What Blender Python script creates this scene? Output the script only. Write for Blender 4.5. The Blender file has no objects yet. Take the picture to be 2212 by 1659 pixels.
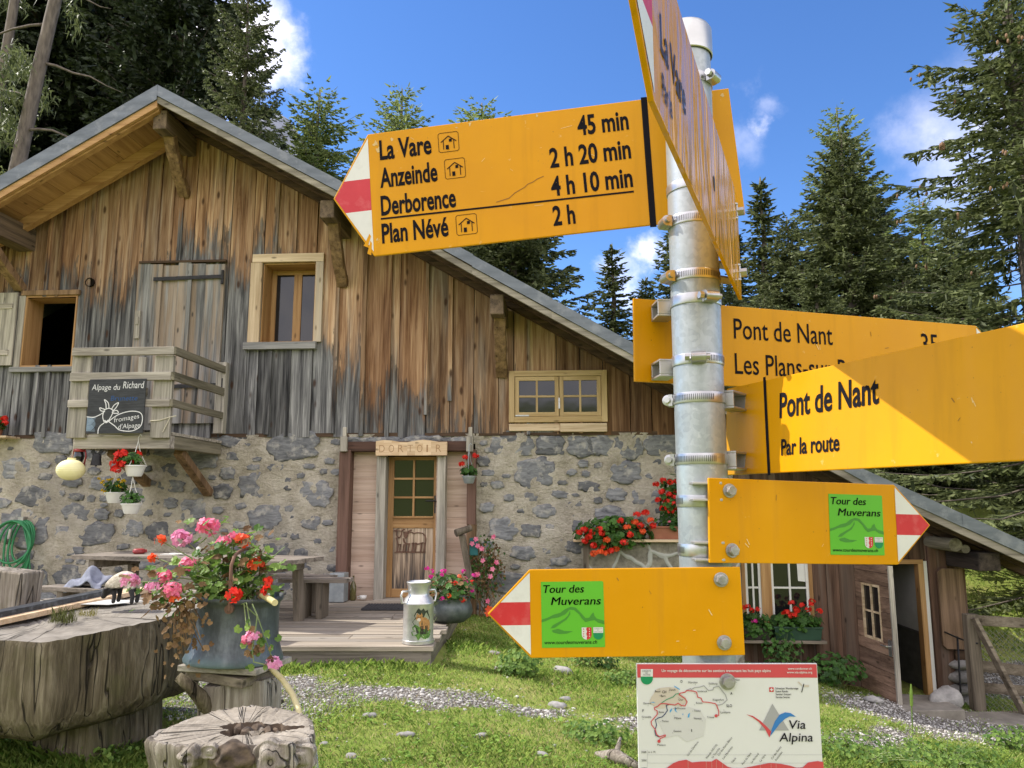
import bpy, bmesh, math, random
import numpy as np
from mathutils import Vector, Matrix
R = math.radians
scene = bpy.context.scene
COL = scene.collection
rnd = random.Random(7)

# ------------------------------------------------------------------ camera
PITCH = R(8.7); EYE = Vector((0, 0, 1.6)); F = 1661.0
cam_d = bpy.data.cameras.new('camera'); cam = bpy.data.objects.new('camera', cam_d); COL.objects.link(cam)
cam.location = EYE; cam.rotation_euler = (R(90) + PITCH, 0, 0)
cam_d.sensor_fit = 'HORIZONTAL'; cam_d.sensor_width = 36; cam_d.lens = 36 * F / 2212
cam_d.clip_start = 0.02; cam_d.clip_end = 6000
scene.camera = cam

# ------------------------------------------------------------------ light
SUN_AZ = R(-78.5)     # from +Y towards +X
SUN_EL = R(47)
sdir = Vector((math.sin(SUN_AZ) * math.cos(SUN_EL), math.cos(SUN_AZ) * math.cos(SUN_EL), math.sin(SUN_EL)))
sl = bpy.data.lights.new('sun', 'SUN'); sl.energy = 3.9; sl.angle = R(0.53); sl.color = (1, .945, .86)
so = bpy.data.objects.new('sun', sl); COL.objects.link(so)
so.rotation_euler = sdir.to_track_quat('Z', 'Y').to_euler(); so.location = sdir * 50
scene.view_settings.view_transform = 'Standard'; scene.view_settings.look = 'None'
scene.view_settings.exposure = 0.68; scene.view_settings.gamma = 1
SKY_STRENGTH = 0.15

def ray(u, v):
    x = (u - 1106) / F; y = (829.5 - v) / F
    return Vector((x, math.cos(PITCH) - y * math.sin(PITCH), math.sin(PITCH) + y * math.cos(PITCH)))
def at(u, v, Y):
    d = ray(u, v); return EYE + d * (Y / d.y)
def atz(u, v, z):
    d = ray(u, v); return EYE + d * ((z - EYE.z) / d.z)

class NT:
    """small node-tree helper"""
    def __init__(s, tree): s.t = tree; s.n = tree.nodes; s.l = tree.links
    def add(s, kind, **kw):
        n = s.n.new(kind)
        for k, v in kw.items(): setattr(n, k, v)
        return n
    def put(s, sock, v):
        if isinstance(v, bpy.types.NodeSocket): s.l.new(v, sock)
        elif isinstance(v, (tuple, list)) and sock.type == 'RGBA' and len(v) == 3: sock.default_value = (*v, 1)
        else: sock.default_value = v
    def math(s, op, a, b=0.0, clamp=False):
        n = s.add('ShaderNodeMath', operation=op, use_clamp=clamp); s.put(n.inputs[0], a); s.put(n.inputs[1], b); return n.outputs[0]
    def vmath(s, op, a, b=(0, 0, 0)):
        n = s.add('ShaderNodeVectorMath', operation=op); s.put(n.inputs[0], a); s.put(n.inputs[1], b)
        return n.outputs['Value'] if op in ('DOT_PRODUCT', 'LENGTH') else n.outputs[0]
    def mix(s, f, a, b, mode='MIX'):
        n = s.add('ShaderNodeMix', data_type='RGBA', blend_type=mode); s.put(n.inputs[0], f); s.put(n.inputs[6], a); s.put(n.inputs[7], b); return n.outputs[2]
    def ramp(s, f, stops):
        n = s.add('ShaderNodeValToRGB'); s.put(n.inputs[0], f); e = n.color_ramp.elements
        while len(e) < len(stops): e.new(0.5)
        for el, (p, c) in zip(e, stops):
            el.position = p; el.color = (*c, 1) if isinstance(c, (tuple, list)) else (c, c, c, 1)
        return n.outputs[0]
    def noise(s, vec, scale, detail=5, rough=.55, dist=0.0):
        n = s.add('ShaderNodeTexNoise'); s.put(n.inputs['Vector'], vec); n.inputs['Scale'].default_value = scale
        n.inputs['Detail'].default_value = detail; n.inputs['Roughness'].default_value = rough; n.inputs['Distortion'].default_value = dist
        return n.outputs[0]
    def maprange(s, v, a, b, c=0.0, d=1.0, smooth=True):
        n = s.add('ShaderNodeMapRange', interpolation_type='SMOOTHSTEP' if smooth else 'LINEAR')
        s.put(n.inputs[0], v); s.put(n.inputs[1], a); s.put(n.inputs[2], b); s.put(n.inputs[3], c); s.put(n.inputs[4], d); return n.outputs[0]
    def scale(s, vec, sc):
        return s.vmath('MULTIPLY', vec, sc)
    def sep(s, vec):
        n = s.add('ShaderNodeSeparateXYZ'); s.put(n.inputs[0], vec); return n.outputs
    def comb(s, x, y, z):
        n = s.add('ShaderNodeCombineXYZ'); s.put(n.inputs[0], x); s.put(n.inputs[1], y); s.put(n.inputs[2], z); return n.outputs[0]

# ------------------------------------------------------------------ sky
world = bpy.data.worlds.new("World"); scene.world = world; world.use_nodes = True
w = NT(world.node_tree); w.n.clear()
sky = w.add('ShaderNodeTexSky', sky_type='NISHITA', sun_disc=False)
sky.sun_elevation = SUN_EL; sky.sun_rotation = SUN_AZ; sky.altitude = 1500; sky.air_density = 1.0; sky.dust_density = .3; sky.ozone_density = 2.2
gen = w.add('ShaderNodeTexCoord').outputs['Generated']
dirv = w.vmath('NORMALIZE', gen)
hs = w.add('ShaderNodeHueSaturation'); hs.inputs['Hue'].default_value = .508; hs.inputs['Saturation'].default_value = 1.22; hs.inputs['Value'].default_value = 1.06
w.l.new(sky.outputs[0], hs.inputs['Color'])
ntex = w.add('ShaderNodeTexNoise'); w.l.new(dirv, ntex.inputs['Vector']); ntex.inputs['Scale'].default_value = 9; ntex.inputs['Detail'].default_value = 8; ntex.inputs['Roughness'].default_value = .62
off = w.vmath('SUBTRACT', ntex.outputs[1], (.5, .5, .5))
off = w.vmath('MULTIPLY', off, (.16, .16, .16))
dd = w.vmath('ADD', dirv, off)
cl = None
for (u, v, rad, amt, soft) in [(560, 60, .055, .5, .9), (585, 165, .042, .34, .95), (500, 120, .09, .95, .5), (2100, 310, .10, .36, 1.0), (2170, 200, .10, .24, 1.0), (1985, 320, .05, .2, 1.0), (2080, 410, .08, .2, 1.0),
                               (1645, 255, .022, .26, 1.0), (1605, 300, .045, .17, 1.0), (1680, 210, .03, .16, 1.0), (1405, 560, .04, .6, .8), (1350, 600, .04, .4, .8), (250, 230, .12, .8, .5), (-500, 300, .25, .9, .8), (2700, 300, .25, .8, .8)]:
    c = ray(u, v).normalized()
    dist = w.vmath('LENGTH', w.vmath('SUBTRACT', dd, tuple(c)))
    m = w.maprange(dist, rad, rad * (1 - soft) * .6, 0.0, amt)
    cl = m if cl is None else w.math('MAXIMUM', cl, m)
# added cloud bank behind the viewer and overhead, unseen, to brighten the shaded wall
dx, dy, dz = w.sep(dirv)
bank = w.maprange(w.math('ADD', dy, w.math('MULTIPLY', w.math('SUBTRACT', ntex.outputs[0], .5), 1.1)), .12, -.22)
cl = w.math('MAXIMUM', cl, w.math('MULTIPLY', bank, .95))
fine = w.noise(dirv, 26, 6, .6)
cl = w.math('MULTIPLY', cl, w.maprange(fine, .28, .62, .55, 1.0))
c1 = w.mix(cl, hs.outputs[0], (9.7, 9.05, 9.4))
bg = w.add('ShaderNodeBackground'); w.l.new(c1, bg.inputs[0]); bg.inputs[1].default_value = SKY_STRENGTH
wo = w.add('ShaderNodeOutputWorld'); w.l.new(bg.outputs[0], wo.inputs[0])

# ------------------------------------------------------------------ object helpers
def tag(o, label=None, cat=None, group=None, kind=None):
    if label: o['label'] = label
    if cat: o['category'] = cat
    if group: o['group'] = group
    if kind: o['kind'] = kind
    return o
def empty(name, loc, label, cat, group=None, rz=0.0):
    o = bpy.data.objects.new(name, None); COL.objects.link(o); o.empty_display_size = .1
    o.location = loc; o.rotation_euler = (0, 0, rz)
    return tag(o, label, cat, group)

class MB:
    """collects geometry, links it as ONE mesh object"""
    def __init__(s): s.v = []; s.f = []; s.m = []
    def add(s, vs, fs, m=0, M=None):
        o = len(s.v)
        s.v.extend([tuple(M @ Vector(p)) for p in vs] if M is not None else [tuple(p) for p in vs])
        s.f.extend([tuple(i + o for i in f) for f in fs]); s.m.extend([m] * len(fs)); return s
    def box(s, x0, x1, y0, y1, z0, z1, m=0, M=None):
        vs = [(x0, y0, z0), (x1, y0, z0), (x1, y1, z0), (x0, y1, z0), (x0, y0, z1), (x1, y0, z1), (x1, y1, z1), (x0, y1, z1)]
        return s.add(vs, [(0, 3, 2, 1), (4, 5, 6, 7), (0, 1, 5, 4), (1, 2, 6, 5), (2, 3, 7, 6), (3, 0, 4, 7)], m, M)
    def hexa(s, b, t, m=0):   # 4 bottom + 4 top corners
        return s.add(list(b) + list(t), [(0, 3, 2, 1), (4, 5, 6, 7), (0, 1, 5, 4), (1, 2, 6, 5), (2, 3, 7, 6), (3, 0, 4, 7)], m)
    def beam(s, p0, p1, wd, h, up=(0, 0, 1), m=0, taper=1.0):
        p0 = Vector(p0); p1 = Vector(p1); d = (p1 - p0).normalized(); up = Vector(up)
        sx = d.cross(up)
        if sx.length < 1e-4: sx = d.cross(Vector((1, 0, 0)))
        sx.normalize(); uz = sx.cross(d).normalized()
        def q(p, k): return [p + sx * (a * wd / 2 * k) + uz * (c * h / 2 * k) for a, c in ((-1, -1), (1, -1), (1, 1), (-1, 1))]
        return s.hexa(q(p0, 1), q(p1, taper), m)
    def tube(s, pts, r, n=8, m=0, caps=True):
        pts = [Vector(p) for p in pts]; rs = r if isinstance(r, (list, tuple)) else [r] * len(pts)
        vs = []; fs = []; ref = None
        for i, p in enumerate(pts):
            d = (pts[min(i + 1, len(pts) - 1)] - pts[max(i - 1, 0)])
            d = d.normalized() if d.length > 1e-9 else Vector((0, 0, 1))
            if ref is None:
                ref = d.cross(Vector((0, 0, 1)))
                if ref.length < .05: ref = d.cross(Vector((1, 0, 0)))
            a = (ref - d * ref.dot(d)).normalized(); ref = a; b = d.cross(a)
            for k in range(n):
                t = 2 * math.pi * k / n; vs.append(p + a * (math.cos(t) * rs[i]) + b * (math.sin(t) * rs[i]))
        for i in range(len(pts) - 1):
            for k in range(n):
                k2 = (k + 1) % n; fs.append((i * n + k, i * n + k2, (i + 1) * n + k2, (i + 1) * n + k))
        if caps: fs.append(tuple(range(n - 1, -1, -1))); fs.append(tuple((len(pts) - 1) * n + k for k in range(n)))
        return s.add(vs, fs, m)
    def lathe(s, prof, n=24, M=None, m=0, wob=None):
        vs = []; fs = []
        for i, (r, z) in enumerate(prof):
            for k in range(n):
                t = 2 * math.pi * k / n; rr = r * (wob(t, z) if wob else 1); vs.append((rr * math.cos(t), rr * math.sin(t), z))
        for i in range(len(prof) - 1):
            for k in range(n):
                k2 = (k + 1) % n; fs.append((i * n + k, i * n + k2, (i + 1) * n + k2, (i + 1) * n + k))
        return s.add(vs, fs, m, M)
    def prism(s, poly, O, ex, ez, n, d0, d1, m=0):
        """poly (x,z) pairs in a frame, extruded along n from d0 to d1"""
        k = len(poly); vs = [O + ex * x + ez * z + n * d0 for x, z in poly] + [O + ex * x + ez * z + n * d1 for x, z in poly]
        fs = [tuple(range(k)), tuple(range(2 * k - 1, k - 1, -1))] + [(i, i + k, (i + 1) % k + k, (i + 1) % k) for i in range(k)]
        return s.add(vs, fs, m)
    def poly(s, pts, m=0): return s.add(pts, [tuple(range(len(pts)))], m)
    def ring_loft(s, rings, m=0, cap0=True, cap1=True, mtop=None):
        n = len(rings[0]); vs = [p for r_ in rings for p in r_]; fs = []
        for i in range(len(rings) - 1):
            for k in range(n):
                k2 = (k + 1) % n; fs.append((i * n + k, i * n + k2, (i + 1) * n + k2, (i + 1) * n + k))
        s.add(vs, fs, m); o = len(s.v) - len(vs)
        if cap0: s.f.append(tuple(o + k for k in range(n - 1, -1, -1))); s.m.append(m)
        if cap1: s.f.append(tuple(o + (len(rings) - 1) * n + k for k in range(n))); s.m.append(m if mtop is None else mtop)
        return s
    def rock(s, c, rx, ry, rz, seed=0, m=0, rough=.25, lev=1, M=None):
        V, Fc = ICO[lev]; rg = np.random.default_rng(seed)
        a = rg.normal(size=(4, 3)); ph = rg.uniform(0, 6, 4)
        d = 1 + rough * sum(np.sin(V @ (a[i] * 1.6) + ph[i]) for i in range(4)) / 2 + rg.uniform(-rough, rough, len(V)) * .35
        P = V * d[:, None] * np.array([rx, ry, rz]) + np.array(c)
        return s.add([tuple(p) for p in P], [tuple(f) for f in Fc], m, M)
    def build(s, name, mats, parent=None, smooth=False, bevel=0.0, kind=None, auto=None):
        me = bpy.data.meshes.new(name); me.from_pydata(s.v, [], s.f)
        for mt in (mats if isinstance(mats, (list, tuple)) else [mats]): me.materials.append(mt)
        if len(me.materials) > 1: me.polygons.foreach_set('material_index', s.m)
        if smooth: me.polygons.foreach_set('use_smooth', [True] * len(me.polygons))
        me.update()
        if auto is not None: me.set_sharp_from_angle(angle=R(auto))
        o = bpy.data.objects.new(name, me); COL.objects.link(o)
        if parent is not None: o.parent = parent
        if bevel:
            b = o.modifiers.new('bevel', 'BEVEL'); b.width = bevel; b.segments = 2; b.limit_method = 'ANGLE'; b.angle_limit = R(40)
        if kind: o['kind'] = kind
        return o

def _ico(n):
    bm = bmesh.new(); bmesh.ops.create_icosphere(bm, subdivisions=n, radius=1)
    V = np.array([v.co[:] for v in bm.verts]); Fc = [[v.index for v in f.verts] for f in bm.faces]; bm.free(); return V, Fc
ICO = {1: _ico(1), 2: _ico(2), 3: _ico(3), 4: _ico(4)}

def np_mesh(name, V, Q, mats, parent=None, midx=None, smooth=False):
    """fast mesh from arrays; Q is (n,k) face indices"""
    me = bpy.data.meshes.new(name); n, k = Q.shape
    me.vertices.add(len(V)); me.vertices.foreach_set('co', np.asarray(V, dtype=np.float32).ravel())
    me.loops.add(n * k); me.loops.foreach_set('vertex_index', Q.astype(np.int32).ravel())
    me.polygons.add(n); me.polygons.foreach_set('loop_start', np.arange(0, n * k, k, dtype=np.int32)); me.polygons.foreach_set('loop_total', np.full(n, k, dtype=np.int32))
    for mt in mats: me.materials.append(mt)
    if midx is not None: me.polygons.foreach_set('material_index', midx.astype(np.int32))
    if smooth: me.polygons.foreach_set('use_smooth', np.ones(n, dtype=bool))
    me.update(calc_edges=True); me.validate()
    o = bpy.data.objects.new(name, me); COL.objects.link(o)
    if parent is not None: o.parent = parent
    return o

class Thing:
    """an Empty at the thing's base; parts are given in the same coordinates as the base"""
    def __init__(s, name, base, label, cat, group=None, house=False):
        s.base = Vector(base); loc = HM @ s.base if house else s.base
        s.o = empty(name, loc, label, cat, group, HROT if house else 0.0)
    def part(s, mb, name, mats, parent=None, **kw):
        mb.v = [(p[0] - s.base.x, p[1] - s.base.y, p[2] - s.base.z) for p in mb.v]
        return mb.build(name, mats, s.o if parent is None else parent, **kw)
def single(mb, name, mats, base, label, cat, group=None, house=False, **kw):
    """a thing that is one mesh"""
    b = Vector(base); mb.v = [(p[0] - b.x, p[1] - b.y, p[2] - b.z) for p in mb.v]
    o = mb.build(name, mats, **kw); o.location = HM @ b if house else b; o.rotation_euler = (0, 0, HROT if house else 0)
    return tag(o, label, cat, group)
def copy_tree(o, parent=None):
    c = o.copy(); COL.objects.link(c)
    if parent is not None: c.parent = parent
    for ch in list(o.children): copy_tree(ch, c)
    return c
# house frame: a along the gable wall, b into the house, z up
HROT = R(-4.0)
HM = Matrix.Translation((0, 11.4, 0)) @ Matrix.Rotation(HROT, 4, 'Z'); HI = HM.inverted()
def W(u, v, b=0.0):
    e = HI @ EYE; d = HI.to_3x3() @ ray(u, v); return e + d * ((b - e.y) / d.y)

# ------------------------------------------------------------------ materials
def new_mat(name):
    m = bpy.data.materials.new(name); m.use_nodes = True; t = NT(m.node_tree); t.n.clear()
    p = t.add('ShaderNodeBsdfPrincipled'); o = t.add('ShaderNodeOutputMaterial'); t.l.new(p.outputs[0], o.inputs[0])
    return m, t, p
def island(t): return t.add('ShaderNodeNewGeometry').outputs['Random Per Island']
def objco(t): return t.add('ShaderNodeTexCoord').outputs['Object']
def bump(t, p, h, strength, dist=.02):
    b = t.add('ShaderNodeBump'); b.inputs['Strength'].default_value = strength; b.inputs['Distance'].default_value = dist
    t.put(b.inputs['Height'], h); t.l.new(b.outputs[0], p.inputs['Normal'])
def pm(name, c1, c2=None, sc=(4, 4, 4), rough=.6, metal=0.0, isl=0.0, bmp=0.0, spots=None, spot_sc=8, detail=6, spec=.4, dist=0.0, bd=.01, coat=0.0):
    """two-tone noise material; sc stretches the noise, isl varies each loose piece, spots=(colour, amount)"""
    m, t, p = new_mat(name); co = objco(t)
    if isl: co = t.vmath('ADD', co, t.comb(t.math('MULTIPLY', island(t), 37.0), t.math('MULTIPLY', island(t), 11.0), t.math('MULTIPLY', island(t), 23.0)))
    n = t.noise(t.scale(co, sc), 1.0, detail, .6, dist)
    col = t.ramp(n, [(.3, c1), (.7, c2 or c1)])
    if isl: col = t.mix(1.0, col, t.ramp(island(t), [(0, 1 - isl), (1, 1 + isl * .6)]), 'MULTIPLY')
    if spots:
        s = t.noise(co, spot_sc, 6, .65); col = t.mix(t.math('MULTIPLY', t.maprange(s, .5, .68), spots[1]), col, spots[0])
    t.put(p.inputs['Base Color'], col); p.inputs['Roughness'].default_value = rough; p.inputs['Metallic'].default_value = metal
    p.inputs['Specular IOR Level'].default_value = spec
    if coat: p.inputs['Coat Weight'].default_value = coat; p.inputs['Coat Roughness'].default_value = .08
    if bmp: bump(t, p, n, bmp, bd)
    return m

def wood(name, dark, light, axis='z', sc=1.0, isl=.3, rough=.75, knots=True, bmp=.35, grey=None):
    """planks with grain along an axis"""
    m, t, p = new_mat(name); co = objco(t); r_ = island(t)
    co = t.vmath('ADD', co, t.comb(t.math('MULTIPLY', r_, 31.0), t.math('MULTIPLY', r_, 17.0), t.math('MULTIPLY', r_, 43.0)))
    st = {'z': (26, 26, 1.3), 'x': (1.3, 26, 26), 'y': (26, 1.3, 26)}[axis]; st2 = {'z': (90, 90, 2.5), 'x': (2.5, 90, 90), 'y': (90, 2.5, 90)}[axis]
    big = t.noise(t.scale(co, tuple(k * sc * .45 for k in st)), 1.0, 4, .5, .6)
    g = t.noise(t.scale(co, tuple(k * sc for k in st2)), 1.0, 6, .65, .3)
    v = t.math('ADD', t.math('MULTIPLY', big, .6), t.math('MULTIPLY', g, .4))
    col = t.ramp(v, [(.36, dark), (.62, light)])
    col = t.mix(1.0, col, t.ramp(r_, [(0, 1 - isl), (.5, 1.0), (1, 1 + isl * .5)]), 'MULTIPLY')
    if grey:
        gn = t.noise(t.scale(co, tuple(k * .25 for k in st)), 1.0, 5, .6); col = t.mix(t.math('MULTIPLY', t.maprange(gn, .45, .6), grey[1]), col, grey[0])
    if knots:
        vn = t.add('ShaderNodeTexVoronoi'); t.put(vn.inputs['Vector'], t.scale(co, {'z': (7, 7, 2.6), 'x': (2.6, 7, 7), 'y': (7, 2.6, 7)}[axis])); vn.inputs['Scale'].default_value = 1.0
        col = t.mix(t.math('MULTIPLY', t.maprange(vn.outputs[0], .16, .05), .75), col, tuple(k * .35 for k in dark))
    t.put(p.inputs['Base Color'], col); p.inputs['Roughness'].default_value = rough; p.inputs['Specular IOR Level'].default_value = .25
    bump(t, p, v, bmp, .01)
    return m

def leaf_mat(name, dark, light, trans=.35, rough=.5):
    m, t, p = new_mat(name); r_ = island(t)
    n = t.noise(objco(t), .9, 3, .5)
    f = t.math('ADD', t.math('MULTIPLY', r_, .6), t.math('MULTIPLY', n, .5))
    col = t.ramp(f, [(.2, dark), (.85, light)])
    t.put(p.inputs['Base Color'], col); p.inputs['Roughness'].default_value = rough; p.inputs['Specular IOR Level'].default_value = .3
    tr = t.add('ShaderNodeBsdfTranslucent'); t.put(tr.inputs[0], col)
    mx = t.add('ShaderNodeMixShader'); mx.inputs[0].default_value = trans
    t.l.new(p.outputs[0], mx.inputs[1]); t.l.new(tr.outputs[0], mx.inputs[2])
    t.l.new(mx.outputs[0], [n_ for n_ in t.n if n_.type == 'OUTPUT_MATERIAL'][0].inputs[0])
    return m

MT = {}
def galvanised():
    m, t, p = new_mat('galvanised'); co = objco(t); vo = t.add('ShaderNodeTexVoronoi'); t.put(vo.inputs['Vector'], t.vmath('ADD', co, t.vmath('MULTIPLY', t.add('ShaderNodeTexNoise').outputs[1], (.01, .01, .01)))); vo.inputs['Scale'].default_value = 170
    n1 = t.noise(co, 11, 6, .65); n2 = t.noise(t.scale(co, (40, 40, 6)), 1, 5, .65); n3 = t.noise(co, 42, 5, .7)
    v = t.math('ADD', t.math('MULTIPLY', n1, .5), t.math('ADD', t.math('MULTIPLY', n2, .3), t.math('MULTIPLY', t.sep(vo.outputs['Color'])[0], .10)))
    v = t.math('ADD', v, .05)
    col = t.ramp(v, [(.33, (.23, .255, .27)), (.48, (.33, .36, .375)), (.62, (.42, .45, .465)), (.74, (.54, .57, .58))])
    col = t.mix(t.math('MULTIPLY', t.maprange(n3, .62, .72), .4), col, (.24, .24, .235)); col = t.mix(t.math('MULTIPLY', t.maprange(n3, .36, .28), .3), col, (.70, .71, .71))
    t.put(p.inputs['Base Color'], col); p.inputs['Metallic'].default_value = .45; t.put(p.inputs['Roughness'], t.maprange(v, .35, .65, .52, .34)); bump(t, p, v, .12, .004); return m
MT['metal_pole'] = galvanised()
MT['steel'] = pm('steel', (.36, .36, .365), (.56, .56, .56), (40, 40, 40), .30, .85)
MT['bolt'] = pm('stainless_bolt', (.26, .25, .245), (.44, .43, .42), (90, 90, 90), .38, .55, bmp=.15)
MT['dull_metal'] = pm('dull_metal', (.35, .34, .33), (.52, .50, .48), (15, 15, 15), .45, .8)
MT['alu'] = pm('aluminium', (.52, .52, .50), (.72, .72, .70), (6, 6, 14), .35, .75, spots=((.35, .35, .34), .4))
MT['flash_metal'] = pm('sheet_metal', (.10, .115, .13), (.19, .21, .235), (1.5, 8, 8), .5, .35, spots=((.30, .31, .32), .45), spot_sc=5, bmp=.05)
MT['black_iron'] = pm('black_iron', (.012, .012, .013), (.035, .034, .034), (30, 30, 30), .55, .3)
MT['rust_iron'] = pm('rusty_iron', (.10, .055, .035), (.22, .12, .08), (40, 40, 12), .75, .2, bmp=.2)
def sign_yellow():
    m, t, p = new_mat('sign_yellow'); co = objco(t)
    n = t.noise(co, 5, 5, .6); s = t.noise(co, 60, 5, .7); sc = t.noise(t.scale(co, (14, 14, 90)), 1.0, 4, .7, 1.5); dr = t.noise(t.scale(co, (60, 60, 4)), 1.0, 4, .6); sp = t.noise(co, 240, 2, .5)
    col = t.ramp(n, [(.3, (.60, .265, .0015)), (.7, (.69, .32, .002))])
    col = t.mix(t.math('MULTIPLY', t.maprange(dr, .52, .70), .20), col, (.42, .19, .015))
    col = t.mix(t.math('MULTIPLY', t.maprange(s, .66, .72), .45), col, (.72, .50, .20))
    col = t.mix(t.math('MULTIPLY', t.maprange(sc, .71, .75), .35), col, (.74, .50, .18))
    col = t.mix(t.math('MULTIPLY', t.maprange(sp, .74, .78), .6), col, (.16, .08, .02))
    t.put(p.inputs['Base Color'], col); t.put(p.inputs['Roughness'], t.maprange(t.math('ADD', t.math('MULTIPLY', n, .5), t.math('MULTIPLY', dr, .5)), .35, .65, .28, .46)); p.inputs['Specular IOR Level'].default_value = .18
    bump(t, p, t.math('ADD', t.noise(co, 16, 3, .5), t.math('MULTIPLY', s, .15)), .06, .01)
    return m
MT['yellow'] = sign_yellow()
def wavy_yellow():
    m = MT['yellow'].copy(); m.name = 'rippled_sign_yellow'; t = NT(m.node_tree); p = [n_ for n_ in t.n if n_.type == 'BSDF_PRINCIPLED'][0]
    co = objco(t); bump(t, p, t.math('ADD', t.noise(t.scale(co, (19, 19, 5)), 1.0, 1, .4, 1.2), t.math('MULTIPLY', t.noise(t.scale(co, (160, 160, 18)), 1.0, 2, .5), .05)), .55, .01)
    p.inputs['Roughness'].default_value = .13
    for l_ in list(p.inputs['Roughness'].links): t.l.remove(l_)
    return m
MT['wavy_yellow'] = wavy_yellow()
MT['white_paint'] = pm('white_paint', (.62, .62, .59), (.72, .72, .69), (20, 20, 20), .35, spots=((.5, .49, .45), .4), spot_sc=40)
MT['red_paint'] = pm('red_paint', (.50, .018, .028), (.56, .03, .04), (20, 20, 20), .35, spots=((.6, .12, .12), .5), spot_sc=45)
MT['ink'] = pm('black_lettering', (.008, .007, .010), (.012, .011, .016), (9, 9, 9), .75, spec=.08)
MT['purple_ink'] = pm('faded_lettering', (.035, .03, .06), (.06, .055, .08), (9, 9, 9), .6, spec=.15)
MT['green_sticker'] = pm('green_sticker', (.105, .43, .025), (.115, .46, .03), (9, 9, 9), .35)
MT['dark_green'] = pm('dark_green_print', (.055, .24, .03), (.06, .26, .035), (9, 9, 9), .35)
MT['crest_green'] = pm('crest_green', (.005, .22, .08), (.006, .24, .09), (9, 9, 9), .4)
MT['panel_white'] = pm('panel_white', (.60, .60, .575), (.64, .64, .61), (9, 9, 9), .4, spots=((.52, .51, .48), .3), spot_sc=9)
MT['panel_red'] = pm('panel_red', (.50, .055, .065), (.53, .065, .075), (9, 9, 9), .4)
MT['panel_grey'] = pm('panel_grey', (.30, .30, .30), (.33, .33, .33), (9, 9, 9), .4)
MT['panel_beige'] = pm('panel_beige', (.50, .44, .36), (.53, .47, .39), (9, 9, 9), .4)
MT['panel_pale'] = pm('panel_pale_grey', (.53, .525, .505), (.55, .545, .52), (9, 9, 9), .4)
MT['panel_blue'] = pm('panel_blue', (.03, .16, .42), (.035, .18, .46), (9, 9, 9), .4)
MT['lake_blue'] = pm('lake_blue', (.06, .30, .58), (.07, .33, .62), (9, 9, 9), .4)
MT['navy'] = pm('navy', (.03, .045, .12), (.04, .06, .14), (9, 9, 9), .4)
MT['route_green'] = pm('route_green', (.05, .24, .13), (.06, .26, .14), (9, 9, 9), .4)
MT['soffit'] = wood('new_pine', (.32, .165, .065), (.52, .31, .135), 'x', 1, .15, .6)
MT['soffit_y'] = wood('new_pine_across', (.29, .15, .06), (.50, .29, .125), 'y', 1, .22, .6)
MT['old_beam'] = wood('old_beam', (.07, .05, .035), (.24, .17, .11), 'y', 1, .2, .85)
MT['brace_wood'] = wood('brace_wood', (.10, .058, .03), (.34, .215, .115), 'z', 1, .15, .75)
MT['dark_beam'] = wood('dark_beam', (.035, .022, .015), (.12, .075, .045), 'x', 1, .2, .85)
MT['rake'] = wood('weathered_rake', (.16, .14, .11), (.36, .32, .26), 'x', 1, .2, .85)
MT['grey_z'] = wood('grey_upright', (.16, .145, .12), (.50, .46, .38), 'z', 1.2, .15, .85)
MT['grey_x'] = wood('grey_rail', (.17, .15, .12), (.54, .49, .41), 'x', 1.2, .2, .85)
MT['grey_y'] = wood('grey_side_rail', (.10, .09, .06), (.28, .25, .18), 'y', 1.2, .2, .85)
MT['deck_x'] = wood('deck_planks', (.12, .10, .075), (.40, .345, .27), 'x', .8, .35, .8, grey=((.27, .25, .22), .5))
MT['table_x'] = wood('table_planks', (.085, .072, .058), (.29, .25, .205), 'x', 1, .2, .8)
MT['table_z'] = wood('table_legs', (.07, .06, .045), (.24, .20, .15), 'z', 1, .2, .8)
MT['pink_x'] = wood('pale_larch_boards', (.42, .29, .21), (.68, .53, .42), 'x', .8, .12, .7)
MT['post_red'] = wood('red_brown_post', (.075, .042, .03), (.20, .115, .085), 'z', .8, .1, .75)
MT['post_red_x'] = wood('red_brown_lintel', (.05, .027, .02), (.13, .07, .05), 'x', .8, .1, .75)
MT['honey_z'] = wood('honey_frame', (.26, .13, .045), (.50, .30, .13), 'z', 1, .15, .5)
MT['honey_x'] = wood('honey_rail', (.26, .13, .045), (.50, .30, .13), 'x', 1, .15, .5)
MT['trim_z'] = wood('pale_trim', (.40, .28, .16), (.72, .57, .38), 'z', 1, .15, .65, grey=((.42, .38, .32), .6))
MT['trim_x'] = wood('pale_trim_across', (.40, .28, .16), (.72, .57, .38), 'x', 1, .15, .65)
MT['win_wood'] = wood('window_wood', (.36, .24, .10), (.60, .44, .23), 'x', 1, .1, .55)
MT['win_wood_z'] = wood('window_wood_upright', (.36, .24, .10), (.60, .44, .23), 'z', 1, .1, .55)
MT['grey_door'] = wood('grey_door_boards', (.055, .055, .055), (.30, .295, .28), 'z', 1, .35, .85, grey=((.36, .25, .15), .55))
MT['door_grey_x'] = wood('weathered_sill', (.12, .12, .12), (.36, .35, .33), 'x', 1, .1, .85)
MT['barn'] = wood('dark_barn_boards', (.045, .025, .017), (.19, .11, .072), 'z', .9, .45, .8, grey=((.20, .155, .12), .45))
MT['barn_door'] = wood('barn_door_boards', (.10, .058, .038), (.34, .22, .15), 'y', .9, .45, .8)
MT['fence'] = wood('fence_wood', (.09, .07, .05), (.30, .25, .19), 'x', 1, .25, .85)
MT['fence_z'] = wood('fence_post_wood', (.07, .055, .04), (.24, .20, .15), 'z', 1, .25, .85)
MT['fresh_x'] = wood('fresh_plank', (.50, .33, .18), (.74, .56, .36), 'x', 1, .1, .65)
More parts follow.
